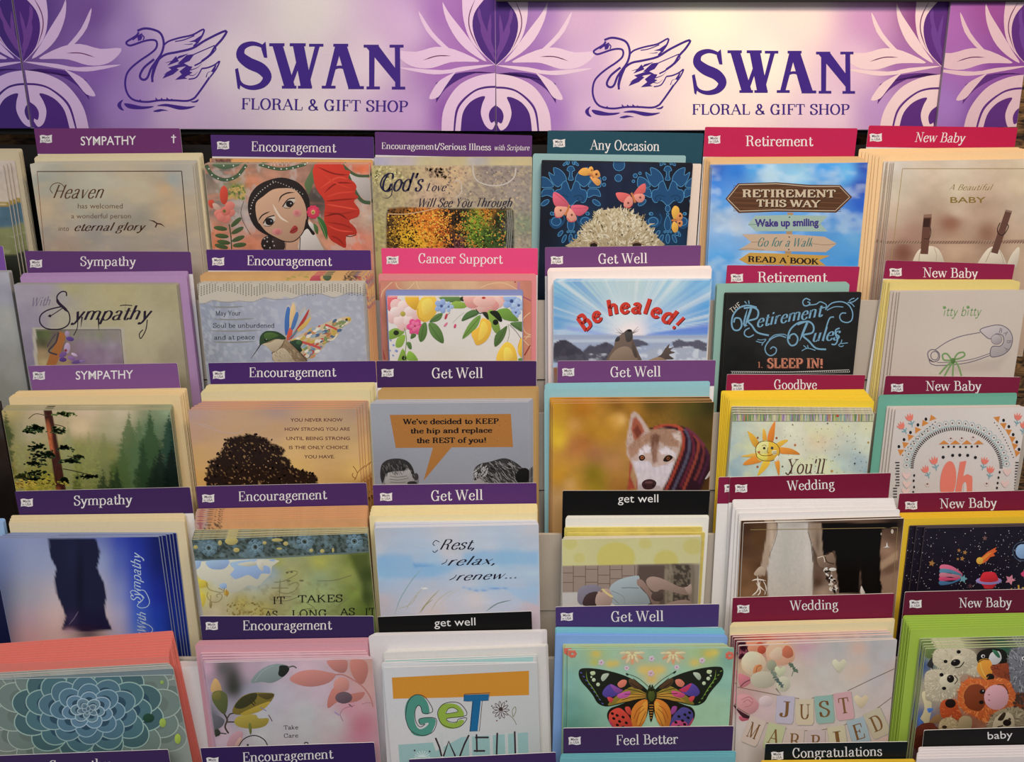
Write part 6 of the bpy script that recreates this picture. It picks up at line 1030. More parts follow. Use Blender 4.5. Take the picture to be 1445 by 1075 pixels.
# ------------------------------------------------------------------ shop sign panels
SW_INK = '#3f2278'
def ornament(a, ox, oy, m, sh, light, dark, line):
    a.v(0, 0, 1)
    def q(s): return [(ox + m * (x - .16 * y) + sh * y, oy + y) for x, y in nums(s)]
    def q2(s): return [(ox + m * x + sh * y, oy + y) for x, y in nums(s)]
    a.P(np.vstack([cr(np.array(q2('0,-3 20,-24 31,-52 29,-76 14,-97'))), np.array(q2('0,-97'))]), dark)
    for s in ('0,-12 14,-40 20,-60', '1,-10 8,-40 6,-75', '0,-20 20,-66 22,-84'): a.S(q2(s), 5, '#6a3a84', 2)
    a.P(np.vstack([cr(np.array(q2('0,8 30,6 60,10 84,22'))), cr(np.array(q2('84,50 70,30 45,14 20,6')))]), dark)
    a.P(np.vstack([cr(np.array(q2('0,40 24,42 38,50 47,65 52,92'))), np.array(q2('0,92'))]), dark)
    a.P(np.vstack([cr(np.array(q2('0,-3 32,-34 44,-66 46,-97'))), cr(np.array(q2('14,-97 29,-76 31,-52 20,-24 0,-4')))]), light)
    a.S(q2('27,-97 36,-74 35,-52 22,-24'), 1.5, line, 2)
    a.C(q('59,-91 58,-67 48,-40 32,-21 11,-8 22,-26 36,-50 52,-76'), light).P(q('59,-93 57,-72 50,-70'), light)
    a.C(q('95,-80 89,-52 68,-26 45,-13 60,-26 80,-50'), light)
    a.C(q('21,-9 53,-25 79,-29 108,-22 137,-23 129,-9 113,0 90,1 63,-7 40,-8'), light).S(q('60,-16 80,-16 100,-10'), 1.5, line, 2)
    a.C(q('0,-4 45,-1 76,4 137,0 98,9 71,9 34,3'), light).C(q('58,7 79,17 90,27 101,44 88,42 76,28 64,14'), light)
    a.P(np.vstack([cr(np.array(q2('0,8 25,12 50,24 66,43 75,65 77,92'))), cr(np.array(q2('60,92 57,62 48,46 30,32 15,27 0,26')))]), light)
    a.S(q2('0,27.5 16,28.5 31,34 47,48 56,64 59,92'), 2.4, dark)
    a.P(np.vstack([cr(np.array(q2('0,29 15,30 30,35 46,49 54,64 58,92'))), cr(np.array(q2('50,92 47,66 38,51 26,43 15,41 19,52 21,66 15,82 6,88 1,80'))), cr(np.array(q2('2,76 7,78 10,68 7,59 0,53')))]), light)
def swan(a, ox, oy, k, so):
    a.v(ox, oy, k); I = SW_INK
    for s, w in (('452,286 448,278 455,268 500,240 512,222', 8), ('452,286 470,291 505,280 540,268 575,262 600,266 607,285 598,310 565,338 520,368 475,405 450,440 442,490 452,535 475,565 510,578 560,582 620,574 690,574 760,577 795,565 812,548 845,503 878,455', 8), ('505,215 540,203 580,207 618,222 636,250 641,290 628,335 600,375 575,412 558,455 540,468 522,460 520,440 540,405 575,375 592,362', 9), ('640,292 665,270 720,252 790,236 847,207 840,240 815,275 795,295', 7), ('583,480 584,430 608,372 650,338 710,325 790,305 860,262 962,215 945,255 905,300 880,340 838,372', 9), ('905,298 910,312 880,345', 5), ('838,410 870,405 905,390 930,372 912,412 880,455', 6), ('700,270 745,262 800,240', 4), ('790,340 840,318 905,290', 4), ('800,395 830,380 838,372', 6), ('770,465 810,455 838,410', 5)): a.S(s, w * 1.3, I)
    a.P('505,240 520,232 532,245 525,262 508,268', I).S('480,262 512,240 530,230', 7, I).S('528,235 540,248 535,262', 6, I)
    a.C('583,480 575,450 590,395 622,358 605,400 592,440', I)
    for p in ('712,385 760,340 800,335 775,370 745,383', '665,405 740,380 770,395 715,405 690,420', '655,430 700,405 720,415 690,440 635,462', '700,468 735,440 722,425 760,395 790,400 775,425 790,430 750,455 765,462', '720,345 770,332 740,350 700,365', '705,345 720,372 660,395', '770,272 800,262 840,235 820,280 800,272', '905,395 915,390 900,430 885,425'): a.P(p, I)
    for p in ('690,420 665,432 640,440', '780,418 815,405 838,385', '760,440 795,445 818,425', '700,365 670,375 650,380', '790,282 770,285 745,285', '860,455 870,430 890,425'): a.S(p, 5, I, 1)
    for p in ('510,578 520,568 530,580', '600,578 598,558 615,574', '625,575 628,560 645,574', '655,574 656,558 675,574', '680,574 680,564 700,576'): a.P(p, I)
    a.C('432,570 408,585 402,602 415,620 436,627 424,608 422,590', I).C('437,590 470,592 530,605 590,604 560,616 500,620 455,612', I).C('605,602 650,592 700,598 760,606 805,604 770,618 720,622 660,606', I).C('586,630 625,619 665,628 640,628 610,634', I).C('780,580 800,578 822,568 815,582 795,586', I)
def swan_word(a, sx, wx, fl):
    a.v(*sx); I = SW_INK; P = cr(nums('1128,318 1112,288 1062,274 1014,292 1004,335 1045,372 1108,402 1138,444 1112,484 1058,498 1010,482 986,440'), n=5)
    u = np.linspace(0, 1, len(P)); a.polys.append((ribbon(P, 12 + 34 * np.exp(-((u - .5) / .22) ** 2) + 12 * np.sin(u * 3.14)), I, (a.ox, a.oy, a.k)))
    a.P('1130,264 1139,346 1122,345 1108,300 1112,280', I).P('975,404 990,398 1005,470 998,508 988,500', I)
    a.v(*wx)
    for p in ('92,240 148,240 216,470 158,470', '196,470 182,442 224,325 238,352', '202,240 262,240 306,470 246,470', '286,470 272,440 322,245 348,245', '76,232 158,232 158,248 76,248', '186,232 272,232 272,248 186,248', '290,235 367,235 367,250 290,250', '144,460 222,460 222,475 144,475', '230,460 306,460 306,475 230,475',
              '430,245 466,245 406,470 376,470', '436,245 492,245 566,470 500,470', '420,235 500,235 500,250 420,250', '358,460 432,460 432,475 358,475', '500,462 584,462 584,478 500,478',
              '612,250 642,250 640,470 612,470', '590,245 662,245 778,400 778,470 752,440', '750,250 778,250 780,470 752,470', '583,240 664,240 664,255 583,255', '598,464 670,464 670,479 598,479', '722,240 797,240 797,255 722,255', '734,465 806,465 806,480 734,480'): a.P(p, I)
    a.S('400,392 430,365 465,360 500,378 524,412', 15, I).S('408,450 430,440 470,372', 0.01, I)
    a.v(0, 0, 1); a.T('FLORAL & GIFT SHOP', *fl, I, 'caps')
def make_sign(bl, br, tag_text, fields, paint, t=-8, skew=None):
    M, w = frame_at(bl, br, 0, t / 1000, 0); h = .132
    e = bpy.data.objects.new('shop_sign_panel', None); col.objects.link(e); e.matrix_world = M
    V, Fc = box_geo(-w / 2, w / 2, -.0015, .0015, 0, h); new_obj('board', V, Fc, mat_paper((.25, .2, .3), .5, 'sign_board'), e)
    a = Art(M, w, h, -.0015, 0); a.res = 5; a.shade = 0; a.v(0, 0, 1); fields(a); paint(a); o = a.build('printed_banner', e, mat_print(.3))
    tag(e, tag_text, 'sign', 'purple sign panels above the cards'); return e
def signs():
    LT1, LT2, LT3, LT0 = '#c9a6c4', '#dfbcc8', '#d3a5b0', '#b295b8'
    DK, LN = '#4a2470', '#6b3458'
    def s1f(a): a.grad('50,20,#58387c 50,160,#4a2c6c 130,90,#80529a 100,150,#5f3a80 130,20,#6f4588 175,50,#a17fb0 180,150,#9a74ac 240,30,#c3a6be 250,160,#c3a2bc 330,90,#d3bfc0 430,20,#d6c8bf 440,170,#d8c4c0 520,90,#d9bfc4 575,40,#cfa8c4 580,160,#c49ac0 620,90,#a466aa 630,160,#8a4a9a 620,20,#a066a8 680,30,#8a4896 690,160,#6a2f84', 3).nz(120, 60, .05)
    def s1p(a): ornament(a, 34, 91, 1, .16, LT1, DK, LN); ornament(a, 699, 95, -1, .01, '#dcb6cc', DK, LN); swan(a, 55.9, -15.3, .2732, None); swan_word(a, (60.7, -14.7, .278), (360, 0, .26295), (340, 154, 576, 158, 15.5))
    make_sign((46, 181), (699.3, 185), 'purple sign panel reading SWAN Floral & Gift Shop, left of the two swan panels', s1f, s1p)
    def s2f(a): a.grad('710,30,#7a3f8f 715,160,#6f3a88 760,90,#9a62a8 770,20,#a070ac 780,160,#a06cb0 820,90,#cfa5c2 810,30,#d0a5bc 830,160,#d2aac4 900,90,#efcfc6 1000,30,#fee6c4 1000,160,#f3d8c6 1080,90,#fbe2c8 1130,30,#f5d3c0 1170,160,#e6c0c6 1210,90,#e0b4c2 1230,30,#c88ab0 1240,160,#b888b8 1270,90,#a0609c 1300,30,#8a3c78 1310,160,#7a4088', 3)
    def s2p(a): ornament(a, 700, 96, 1, .01, LT2, DK, LN); ornament(a, 1328, 97, -1, -.118, '#e8c2bc', '#5a2a72', LN); swan(a, 720, 0, .26295, None); swan_word(a, (720, 0, .26295), (1007.8, 13.8, .2465), (976, 161.5, 1199, 161.5, 14.5))
    make_sign((700.3, 185), (1330, 183), 'purple sign panel reading SWAN Floral & Gift Shop, right of the two swan panels', s2f, s2p)
    def s3f(a): a.grad('1340,40,#a860a0 1330,150,#a070b0 1370,90,#a868a8 1400,20,#9a4a88 1400,90,#84408c 1440,40,#7a3478 1400,160,#5f2f80', 3)
    def s3p(a): ornament(a, 1450, 97, -1, -.16, '#d8aeb0', '#5c2a70', LN)
    make_sign((1320, 181), (1433, 179), 'short purple sign panel with white scrollwork overlapping the end of the row', s3f, s3p, t=-4)
    def s0f(a): a.grad('0,20,#4a2c74 0,160,#4c2f78 40,90,#5a3a80 -80,90,#6a4a90', 3)
    def s0p(a): ornament(a, 34, 91, -1, .16, '#c0a0c4', '#40246a', LN)
    make_sign((-300, 181), (45, 181), 'purple sign panel cut off at far left, only its scrollwork end showing', s0f, s0p)

# ------------------------------------------------------------------ the fixture and the wall
def structure():
    m = bpy.data.materials.new('rough_brown_wall'); m.use_nodes = True; nt = m.node_tree; b = nt.nodes['Principled BSDF']; b.inputs['Roughness'].default_value = .8
    tc = nt.nodes.new('ShaderNodeTexCoord'); mp = nt.nodes.new('ShaderNodeMapping'); mp.inputs['Scale'].default_value = (30, 30, 90); n = nt.nodes.new('ShaderNodeTexNoise'); n.inputs['Scale'].default_value = 1.6; n.inputs['Detail'].default_value = 6; n.inputs['Distortion'].default_value = 1.2
    r = nt.nodes.new('ShaderNodeValToRGB'); r.color_ramp.elements[0].position = .38; r.color_ramp.elements[0].color = (.02, .008, .003, 1); r.color_ramp.elements[1].position = .68; r.color_ramp.elements[1].color = (.36, .18, .06, 1)
    for A, B in ((tc.outputs['Object'], mp.inputs['Vector']), (mp.outputs['Vector'], n.inputs['Vector']), (n.outputs['Fac'], r.inputs['Fac']), (r.outputs['Color'], b.inputs['Base Color'])): nt.links.new(A, B)
    bp = nt.nodes.new('ShaderNodeBump'); bp.inputs['Strength'].default_value = .8; bp.inputs['Distance'].default_value = .004; nt.links.new(n.outputs['Fac'], bp.inputs['Height']); nt.links.new(bp.outputs['Normal'], b.inputs['Normal'])
    y = (ROWP[0] - NRM * .075).y
    V, Fc = box_geo(-1.6, 1.6, y, y + .05, 0, 2.6); tag(new_obj('wall_back', V, Fc, m), kind='structure')
    V, Fc = box_geo(-1.6, 1.6, -1.2, y + .05, -.02, 0); tag(new_obj('floor', V, Fc, mat_paper((.25, .2, .16), .6, 'floor_vinyl')), kind='structure')
    # tiered card rack
    x0, x1 = hit(-60, 500, 3, 0).x - .04, hit(1440, 500, 3, 0).x + .02
    e = bpy.data.objects.new('card_rack', None); col.objects.link(e); e.location = (0, ROWP[1].y + .1, 0)
    tag(e, 'tiered beige plastic greeting card rack with a black back behind the cards', 'rack')
    plastic = mat_paper((.52, .47, .41), .45, 'beige_plastic'); dark = mat_paper((.012, .011, .011), .6, 'black_board')
    def plate(name, v0, v1, t0, t1, row, mat, xa=x0, xb=x1):
        """plate parallel to the cards of a row, between heights v0..v1 and depths t0..t1"""
        base = ROWP[row]; V = []
        for t in (t0, t1):
            for v, x in ((v0, xa), (v0, xb), (v1, xb), (v1, xa)):
                p = base + NRM * t; p = p + UP * (v - vcoord(p)); V.append(Vector((x, p.y, p.z)) - e.location)
        return new_obj(name, V, [(3, 2, 1, 0), (4, 5, 6, 7), (0, 1, 5, 4), (1, 2, 6, 5), (2, 3, 7, 6), (3, 0, 4, 7)], mat, e)
    tops = {1: None, 2: 424, 3: 583, 4: 754, 5: 929, 6: 1110}; seams = {2: 536, 3: 692, 4: 862, 5: 1050, 6: 1200}
    for r in range(1, 7):
        if r == 1:
            plate('back_board', SHELF[1] - .05, vcoord(hit(766, 204, 1, -.012)), -.030, -.026, 1, dark)
        else:
            vt = vcoord(hit(766, tops[r], r, -.004)); vs = vcoord(hit(766, seams[r], r, -.004))
            plate('tier_panel', vs + .0008, vt, -.007, -.0035, r, plastic); plate('tier_panel_base', SHELF[r] - .004, vs - .0008, -.0085, -.005, r, plastic); plate('seam_strip', vs - .003, vs + .003, -.0088, -.0084, r, dark)
        plate('pocket_shelf', SHELF[r] - .006, SHELF[r] - .0028, -.005, .031, r, plastic); plate('pocket_lip', SHELF[r] - .006, SHELF[r] + .018, .0312, .0325, r, plastic)
    plate('sign_rail', vcoord(ROWP[0]) - .004, vcoord(ROWP[0]) + .002, -.018, -.011, 0, dark)
    vt = vcoord(hit(1000, 4, 0, -.006)); plate('top_rail', vt, vt + .03, -.0021, .0008, 0, dark, hit(700, 4, 0, 0).x, x1)
    for xa in (x0 - .015, x1): plate('side_post', SHELF[6] - .05, ROWTOP[1] - .02, -.03, -.014, 1, dark, xa, xa + .015)

# ------------------------------------------------------------------ one pocket of the rack
WHITE, CREAM = '#e6ded6', '#dccfae'
def divider(c, r, tl, tr, bb, colr, texts, flag, label, white='#d8d0cc', t=.0006, rot=0):
    M, w = frame_at(tl, tr, r, t, 0); a0, b0 = hit(*tl, r, t), hit(*tr, r, t); h = vcoord((a0 + b0) / 2) - SHELF[r] - abs(vcoord(a0) - vcoord(b0)) / 2
    M, w = frame_at(tl, tr, r, t, h)
    e = bpy.data.objects.new('category_divider', None); col.objects.link(e); e.matrix_world = M; th = .0005
    V, Fc = [], []; sheet_geo(w, h, -th / 2, th / 2, .001, V, Fc); new_obj('divider_sheet', V, Fc, mat_paper(alb(white, r), .5, 'divider_board'), e)
    a = Art(M, w, h, -th / 2, r); a.v(0, 0, 1); zb = a.loc([((tl[0] + tr[0]) / 2, bb)])[0, 1]
    V, Fc = [], []; sheet_geo(w, h - zb, -.0001, 0, .001, V, Fc); V = [(x, y - th / 2, z + zb) for x, y, z in V]; Fc = Fc[:1] + Fc[2:]
    new_obj('color_band', V, Fc, mat_paper(alb(colr, r), .42, 'printed_band'), e)
    a = Art(M, w, h, -th / 2 - .0001, r); a.v(0, 0, 1)
    for tx in texts: s, x0, x1, y0, hh, st = tx[:6]; y1 = tx[6] if len(tx) > 6 else y0; a.T(s, x0, y0, x1, y1, hh, '#e8dcd4' if r < 3 else '#d8d0cc', st, (.006 if s.isupper() else 0) if st == 'sans' else 0)
    if c == 'cross': a.S('245,190 245,202', 1.8, '#e0d0d0', smooth=False).S('241.5,193.5 248.5,193.5', 1.6, '#e0d0d0', smooth=False)
    if a.polys: a.build('lettering', e, mat_print(.5))
    if flag:
        x, y = flag; f = Art(M, w, h, -th / 2 - .0001, r); f.v(x, y, 1)
        f.P('0,1.4 3,.4 6,.5 9,1.3 12,1.4 15,.6 17.6,0 17.1,3 17.4,10.8 14,11.6 11,11.9 8,11.2 5,10.8 2,11.2 .5,11.9 .9,6', '#e0d4cc' if r < 3 else '#cfc8c4')
        f.T('Made', 3.6, 5.7, 14, 5.3, 3.6, '#3a2440' if colr != '#0a1214' else colr, 'sans', .012).T('in USA', 2.6, 10.3, 15.2, 9.9, 3.7, '#3a2440', 'sans', .012); f.build('origin_flag_mark', e, mat_print(.5))
    tag(e, label, 'divider'); return e
def lerp(a, b, t): return tuple(x + (y - x) * t for x, y in zip(a, b))
def stack(kind, r, n, colr, back, front, t0, pitch, label_front, label_rest, group, art=None, vis=None, top_art=None, seed=0, artrow=None):
    """n sheets from back (n-1) to front (0); t0 depth of the rearmost. returns depth after the last"""
    rnd = random.Random(seed); name = 'greeting_card' if kind == 'card' else 'envelope'; cat = 'card' if kind == 'card' else 'envelope'
    tf = t0 + pitch * (n - 1); th = .0011 if kind == 'card' else .00055
    M, w = frame_at(front[:2], front[2:], r, tf + th / 2, 0); h = vcoord(Vector(M.translation)) - SHELF[r] - abs(M[2][0]) * w / 2; M, w = frame_at(front[:2], front[2:], r, tf + th / 2, h)
    # base object at the middle of the sheet
    def place(o, i):
        tt = i / max(n - 1, 1); q = lerp(front, back, tt); j = (rnd.uniform(-.9, .9), rnd.uniform(-.5, .5)) if 0 < i else (0, 0)
        a, b = hit(q[0] + j[0], q[1] + j[1], r, tf - pitch * i + th / 2), hit(q[2] + j[0], q[3] + j[1] + rnd.uniform(-.4, .4) * (i > 0), r, tf - pitch * i + th / 2)
        Mi, _ = frame_at((q[0] + j[0], q[1] + j[1]), (q[2] + j[0], q[3] + j[1]), r, tf - pitch * i + th / 2, h); Mi = Mi.copy(); Mi.translation = Mi.translation - NRM * (th / 2); o.matrix_world = Mi
    V, Fc = [], []
    if kind == 'card':
        sheet_geo(w, h, -th / 2, -th / 2 + .00038, .0012, V, Fc); sheet_geo(w, h, th / 2 - .00038, th / 2, .0012, V, Fc); box_geo(-w / 2, -w / 2 + .0004, -th / 2 + .00038, th / 2 - .00038, 0, h - .001, V, Fc)
    else: sheet_geo(w, h, -th / 2, th / 2, .0016, V, Fc)
    body = new_obj(name, V, Fc, mat_paper(alb(colr, r), .5 if kind == 'card' else .62, 'card_stock' if kind == 'card' else 'envelope_paper', .05))
    place(body, 0); objs = [body]; art_o = None
    def mk(fn, vis_):
        A = Art(body.matrix_world.copy(), w, h, -th / 2, r)
        A.v(0, 0, 1); zv = A.loc([((front[0] + front[2]) / 2, vis_)])[0, 1]; A.zvis = max(zv - .004, .004); fn(A); return A.build('printed_front' if kind == 'card' else 'printed_pattern', body)
    if art: art_o = mk(art, vis or front[1] + 170)
    strip = None
    for i in range(1, n):
        b = body.copy(); col.objects.link(b); place(b, i); objs.append(b)
        if art_o is not None:
            c = art_o.copy(); col.objects.link(c); c.parent = b
    tag(body, label_front if label_front else label_rest, cat, group)
    for i, b in enumerate(objs[1:], 1):
        if i == n - 1 and n > 2: lb = 'rearmost ' + label_rest
        elif i == 1 and n > 3: lb = ('second ' if kind == 'card' else 'next to foremost ') + label_rest
        else: lb = ('middle ' if n > 3 else '') + label_rest
        tag(b, lb, cat, group)
    if not label_front and n > 1: body['label'] = 'foremost ' + label_rest
    return tf + pitch
structure(); signs()

SER = 'serif'
def pocket(r, div, groups):
    """div: divider args or None; groups back to front: (kind, n, colour, back, front, label_front, label_rest, group, art, vis)"""
    if div: divider(*div)
    total = sum(g[1] for g in groups); t = .0022; pe, pc = .0011, .0019
    need = sum(g[1] * (pc if g[0] == 'card' else pe) for g in groups); f = min(1, .0255 / max(need, 1e-6))
    for k, g in enumerate(groups):
        kind, n, colr, back, front, lf, lr, grp, art, vis = g
        t = stack(kind, r, n, colr, back, front, t, (pc if kind == 'card' else pe) * f, lf, lr, grp, art, vis, seed=int(front[0] * 7 + front[1]))
PUR, DPUR, LPUR = '#5a3068', '#472560', '#7a4a84'
def env(n, c, back, front, word, what, art=None, vis=None): return ('env', n, c, back, front, None, f'{word} envelope in the stack behind {what}', f'{word} envelopes behind {what}', art, vis)
def cards(n, c, back, front, lf, what, art, vis): return ('card', n, c, back, front, f'front card: {lf}', f'copy of the {what} card stacked behind the front one', f'stack of {what} cards', art, vis)

# ---- first row
pocket(1, None, [env(5, '#cdb892', (-190, 210, 32, 210), (-196, 213, 26, 213), 'cream', 'the seascape cards at the far left'), cards(4, '#cfc0b0', (-205, 226, 20, 226), (-222, 232, 4, 232), 'white card with a gold line and seascape, cut off at the far left', 'gold-lined seascape', art_sea, 400)])
pocket(1, ('cross', 1, (48, 181), (254, 181), 217, '#6f2f66', [('SYMPATHY', 114, 192, 205, 13, 'sans', 204)], (56, 190), 'violet divider reading SYMPATHY in capitals with a white cross, top left under the sign'),
       [env(6, '#dcc79c', (54, 217, 285, 215), (48, 222, 281, 220), 'cream', 'the Heaven sympathy cards'), cards(5, '#ccbfa6', (46, 228, 285, 226), (42, 231, 271, 231), 'pale cloudy sky card reading Heaven has welcomed a wonderful person', 'Heaven', art_heaven, 356)])
pocket(1, ('', 1, (297, 190), (527, 193), 222, '#4c2866', [('Encouragement', 354, 474, 213, 13.5, SER, 215)], (306, 199), 'dark purple divider reading Encouragement, highest in the second column, above the painted woman'),
       [env(3, '#d8a060', (297, 223, 527, 225), (296, 224, 526, 226), 'orange patterned', 'the painted woman cards', env_girl, 240), cards(3, '#c9b49a', (292, 229, 524, 229), (288, 231, 521, 231), 'painting of a dark-haired woman with rosy cheeks beside a red flower', 'painted woman', art_girl, 353)])
pocket(1, ('', 1, (529, 186), (751, 191), 221, '#5a2c66', [('Encouragement/Serious Illness', 538, 693, 210, 9, SER, 212), ('with Scripture', 697, 747, 212, 7.6, 'serifi', 212)], None, 'plum divider reading Encouragement/Serious Illness with Scripture'),
       [env(2, '#c4b08a', (528, 221, 751, 221), (528, 222, 751, 222), 'pastel patterned', "the God's Love cards", env_gods, 240), cards(3, '#b8a98c', (526, 233, 751, 233), (524, 234, 749, 234), "autumn leaves card reading God's Love Will See You Through", 'autumn leaves', art_gods, 352)])
pocket(1, ('', 1, (773, 184), (993, 188), 235, '#1c4654', [('Any Occasion', 833, 931, 211, 14, SER, 213)], (780, 196), 'dark teal divider reading Any Occasion, under the right swan sign'),
       [env(3, '#8fb0ac', (752, 216, 969, 219), (752, 218, 968, 220), 'pale teal', 'the butterfly and sheepdog cards'), ('card', 1, '#e6cdb8', (775, 229, 990, 231), (775, 229, 990, 231), 'cream card edge sticking out to the right behind the dark butterfly card', '', 'loose cream card', None, None), cards(3, '#2c241f', (764, 226, 977, 230), (765, 227, 978, 232), 'dark damask card with pink and yellow butterflies over shaggy fur', 'dark damask butterfly', art_damask, 350)])
pocket(1, ('', 1, (995, 179), (1210, 181), 222, '#bd0f48', [('Retirement', 1052, 1147, 206, 14.5, SER, 206)], (999, 191), 'crimson divider reading Retirement in full, above the blue sky card'),
       [env(5, '#dfb078', (990, 222, 1218, 221), (1002, 226, 1222, 224), 'tan', 'the signpost cards'), cards(3, '#a8b8c8', (1001, 232, 1223, 229), (1005, 233, 1225, 229), 'blue sky card with a wooden signpost reading Retirement This Way', 'wooden signpost', art_sign, 376)])
pocket(1, ('', 1, (1226, 177), (1436, 180), 209, '#bd0540', [('New Baby', 1290, 1361, 200, 13.5, 'serifi', 201)], (1227, 188), 'bright crimson divider reading New Baby at the top right, under the sign'),
       [env(7, '#f0c48c', (1213, 210, 1438, 208), (1241, 219, 1470, 213), 'warm cream', 'the clothesline baby cards'), cards(6, '#d8c2aa', (1247, 227, 1470, 224), (1262, 228, 1486, 224), 'beige card with clothespins on a rope reading A Beautiful Baby', 'clothespin baby', art_peg, 371)])
# ---- second row
pocket(2, ('', 2, (-200, 345), (4, 347), 383, '#7a4a98', [], None, 'purple divider end cut off at the far left of the second row'),
       [cards(4, '#a8a29c', (-215, 381, 16, 381), (-220, 384, 12, 384), 'pale grey card end cut off at the far left of the second row', 'plain pale grey', art_pastel, 560)])
pocket(2, ('', 2, (35, 354), (269, 355), 386, '#5d3468', [('Sympathy', 113, 192, 375, 13, SER, 375)], (42, 366), 'purple divider reading Sympathy, above the lilac envelopes'),
       [env(6, '#b087b0', (31, 385, 266, 382), (28, 390, 263, 388), 'lilac', 'the lavender With Sympathy cards'), cards(3, '#a39a88', (22, 399, 254, 399), (19, 401, 249, 401), 'lavender and tan card reading With Sympathy over a purple blossom', 'lavender With Sympathy', art_sympathy, 515)])
pocket(2, ('', 2, (291, 352), (523, 353), 382, '#4c2768', [('Encouragement', 348, 468, 374, 13.5, SER, 375)], (299, 363), 'dark purple divider reading Encouragement, just below the painted woman'),
       [env(6, '#c89c68', (293, 383, 525, 381), (282, 388, 520, 388), 'orange patterned', 'the hummingbird cards', env_hummer, 430), cards(5, '#bdb4a6', (278, 397, 521, 396), (278, 400, 512, 399), 'grey card with a patchwork-winged hummingbird under a lace edge', 'hummingbird', art_hummer, 512)])
pocket(2, ('', 2, (538, 350), (759, 350), 388, '#e03c72', [('Cancer Support', 590, 709, 371, 13.5, SER, 372)], (545, 361), 'bright pink divider reading Cancer Support'),
       [env(3, '#d97f80', (534, 386, 757, 386), (534, 388, 757, 387), 'salmon pink', 'the coral swirl cards'), ('card', 1, '#b57060', (536, 396, 750, 396), (536, 396, 750, 396), 'coral card with cream swirls, half hidden behind the lemon card', '', 'coral swirl cards', art_pinkcard, 512), env(2, '#7f86b4', (544, 409, 738, 409), (544, 410, 738, 409), 'blue', 'the lemon cards'), cards(2, '#d8d0c8', (546, 417, 737, 417), (546, 419, 737, 418), 'white card with lemons, leaves and pink blossoms across the top', 'lemon blossom', art_lemon, 512)])
pocket(2, ('', 2, (769, 349), (989, 346), 388, '#6d3c70', [('Get Well', 844, 914, 372, 14, SER, 371)], (777, 361), 'plum divider reading Get Well below the butterfly card'),
       [env(6, '#ecd6cc', (776, 378, 1000, 375), (773, 383, 1004, 379), 'white', 'the Be healed cards'), cards(3, '#c8d0d4', (784, 393, 1003, 393), (781, 397, 1003, 395), 'card with a seal raised before sun rays reading Be healed!', 'Be healed! seal', art_healed, 512)])
pocket(2, ('', 2, (1026, 374), (1213, 376), 412, '#a5184c', [('Retirement', 1069, 1167, 398, 14.5, SER, 398)], (1031, 386), 'crimson divider reading Retirement, its lettering partly hidden by mint envelopes'),
       [env(5, '#8aafa0', (1009, 400, 1196, 397), (1012, 402, 1199, 400), 'mint green', 'the blackboard card'), cards(3, '#3a302c', (1021, 413, 1212, 412), (1026, 414, 1216, 412), 'black chalkboard card with blue script reading The Retirement Rules', 'chalkboard', art_rules, 530)])
pocket(2, ('', 2, (1250, 367), (1432, 373), 396, '#8a1640', [('New Baby', 1302, 1380, 391, 13.5, SER, 392)], (1255, 378), 'dark red divider reading New Baby behind the yellow envelopes'),
       [env(5, '#d8c070', (1242, 394, 1435, 394), (1256, 397, 1440, 397), 'pale yellow', 'the safety pin cards'), cards(4, '#c8b8aa', (1258, 410, 1434, 409), (1270, 411, 1450, 409), 'off-white card with a safety pin tied with a green bow', 'safety pin', art_pin, 533)])
# ---- third row
pocket(3, None, [cards(2, '#3a2c20', (-230, 568, 0, 566), (-235, 575, -2, 573), 'dark brown card end barely in view at the far left', 'dark brown edge', art_darkwood, 690)])
pocket(3, ('', 3, (40, 516), (250, 512), 549, '#76487c', [('SYMPATHY', 107, 188, 535.5, 12.5, 'sans', 534)], (46, 524), 'mauve divider reading SYMPATHY in capitals, above the forest card'),
       [env(8, '#d8bc88', (24, 551, 265, 547), (12, 560, 254, 557), 'pale cream', 'the forest cards'), cards(6, '#a09a78', (4, 572, 246, 571), (2, 579, 240, 578), 'misty green pine forest with a tall red-barked trunk', 'misty pine forest', art_forest, 690)])
pocket(3, ('', 3, (294, 512), (530, 509), 541, '#42225e', [('Encouragement', 351, 474, 532, 13.5, SER, 531)], (300, 523), 'deep purple divider reading Encouragement, between hummingbird and sunset tree cards'),
       [env(7, '#cdbd8c', (292, 542, 529, 539), (283, 553, 522, 550), 'pale yellow', 'the sunset tree cards'), cards(5, '#c88a66', (284, 566, 518, 565), (265, 578, 503, 576), 'sunset card with a dark round tree reading You never know', 'sunset tree', art_strong, 685)])
pocket(3, ('', 3, (531, 509), (757, 509), 547, '#3c214e', [('Get Well', 609, 682, 533.5, 14.5, SER, 533)], (538, 520), 'very dark purple divider reading Get Well, directly below the lemon card'),
       [env(5, '#b08a50', (537, 547, 761, 545), (533, 551, 757, 549), 'brown kraft', 'the speech bubble cards'), cards(4, '#b4b0b4', (525, 564, 755, 562), (522, 569, 747, 567), "grey card with a brown speech bubble above two men's heads", 'speech bubble', art_keep, 685)])
pocket(3, ('', 3, (787, 509), (1010, 508), 545, '#683a6c', [('Get Well', 861, 933, 532, 14.5, SER, 531)], (793, 519), 'plum divider reading Get Well just above the husky card'),
       [env(6, '#84b0b4', (772, 541, 999, 538), (768, 549, 1001, 546), 'light blue', 'the husky cards'), cards(4, '#c08a58', (777, 561, 1000, 560), (780, 569, 1008, 567), 'autumn photo of a husky dog wrapped in a striped blanket', 'husky', art_husky, 695)])
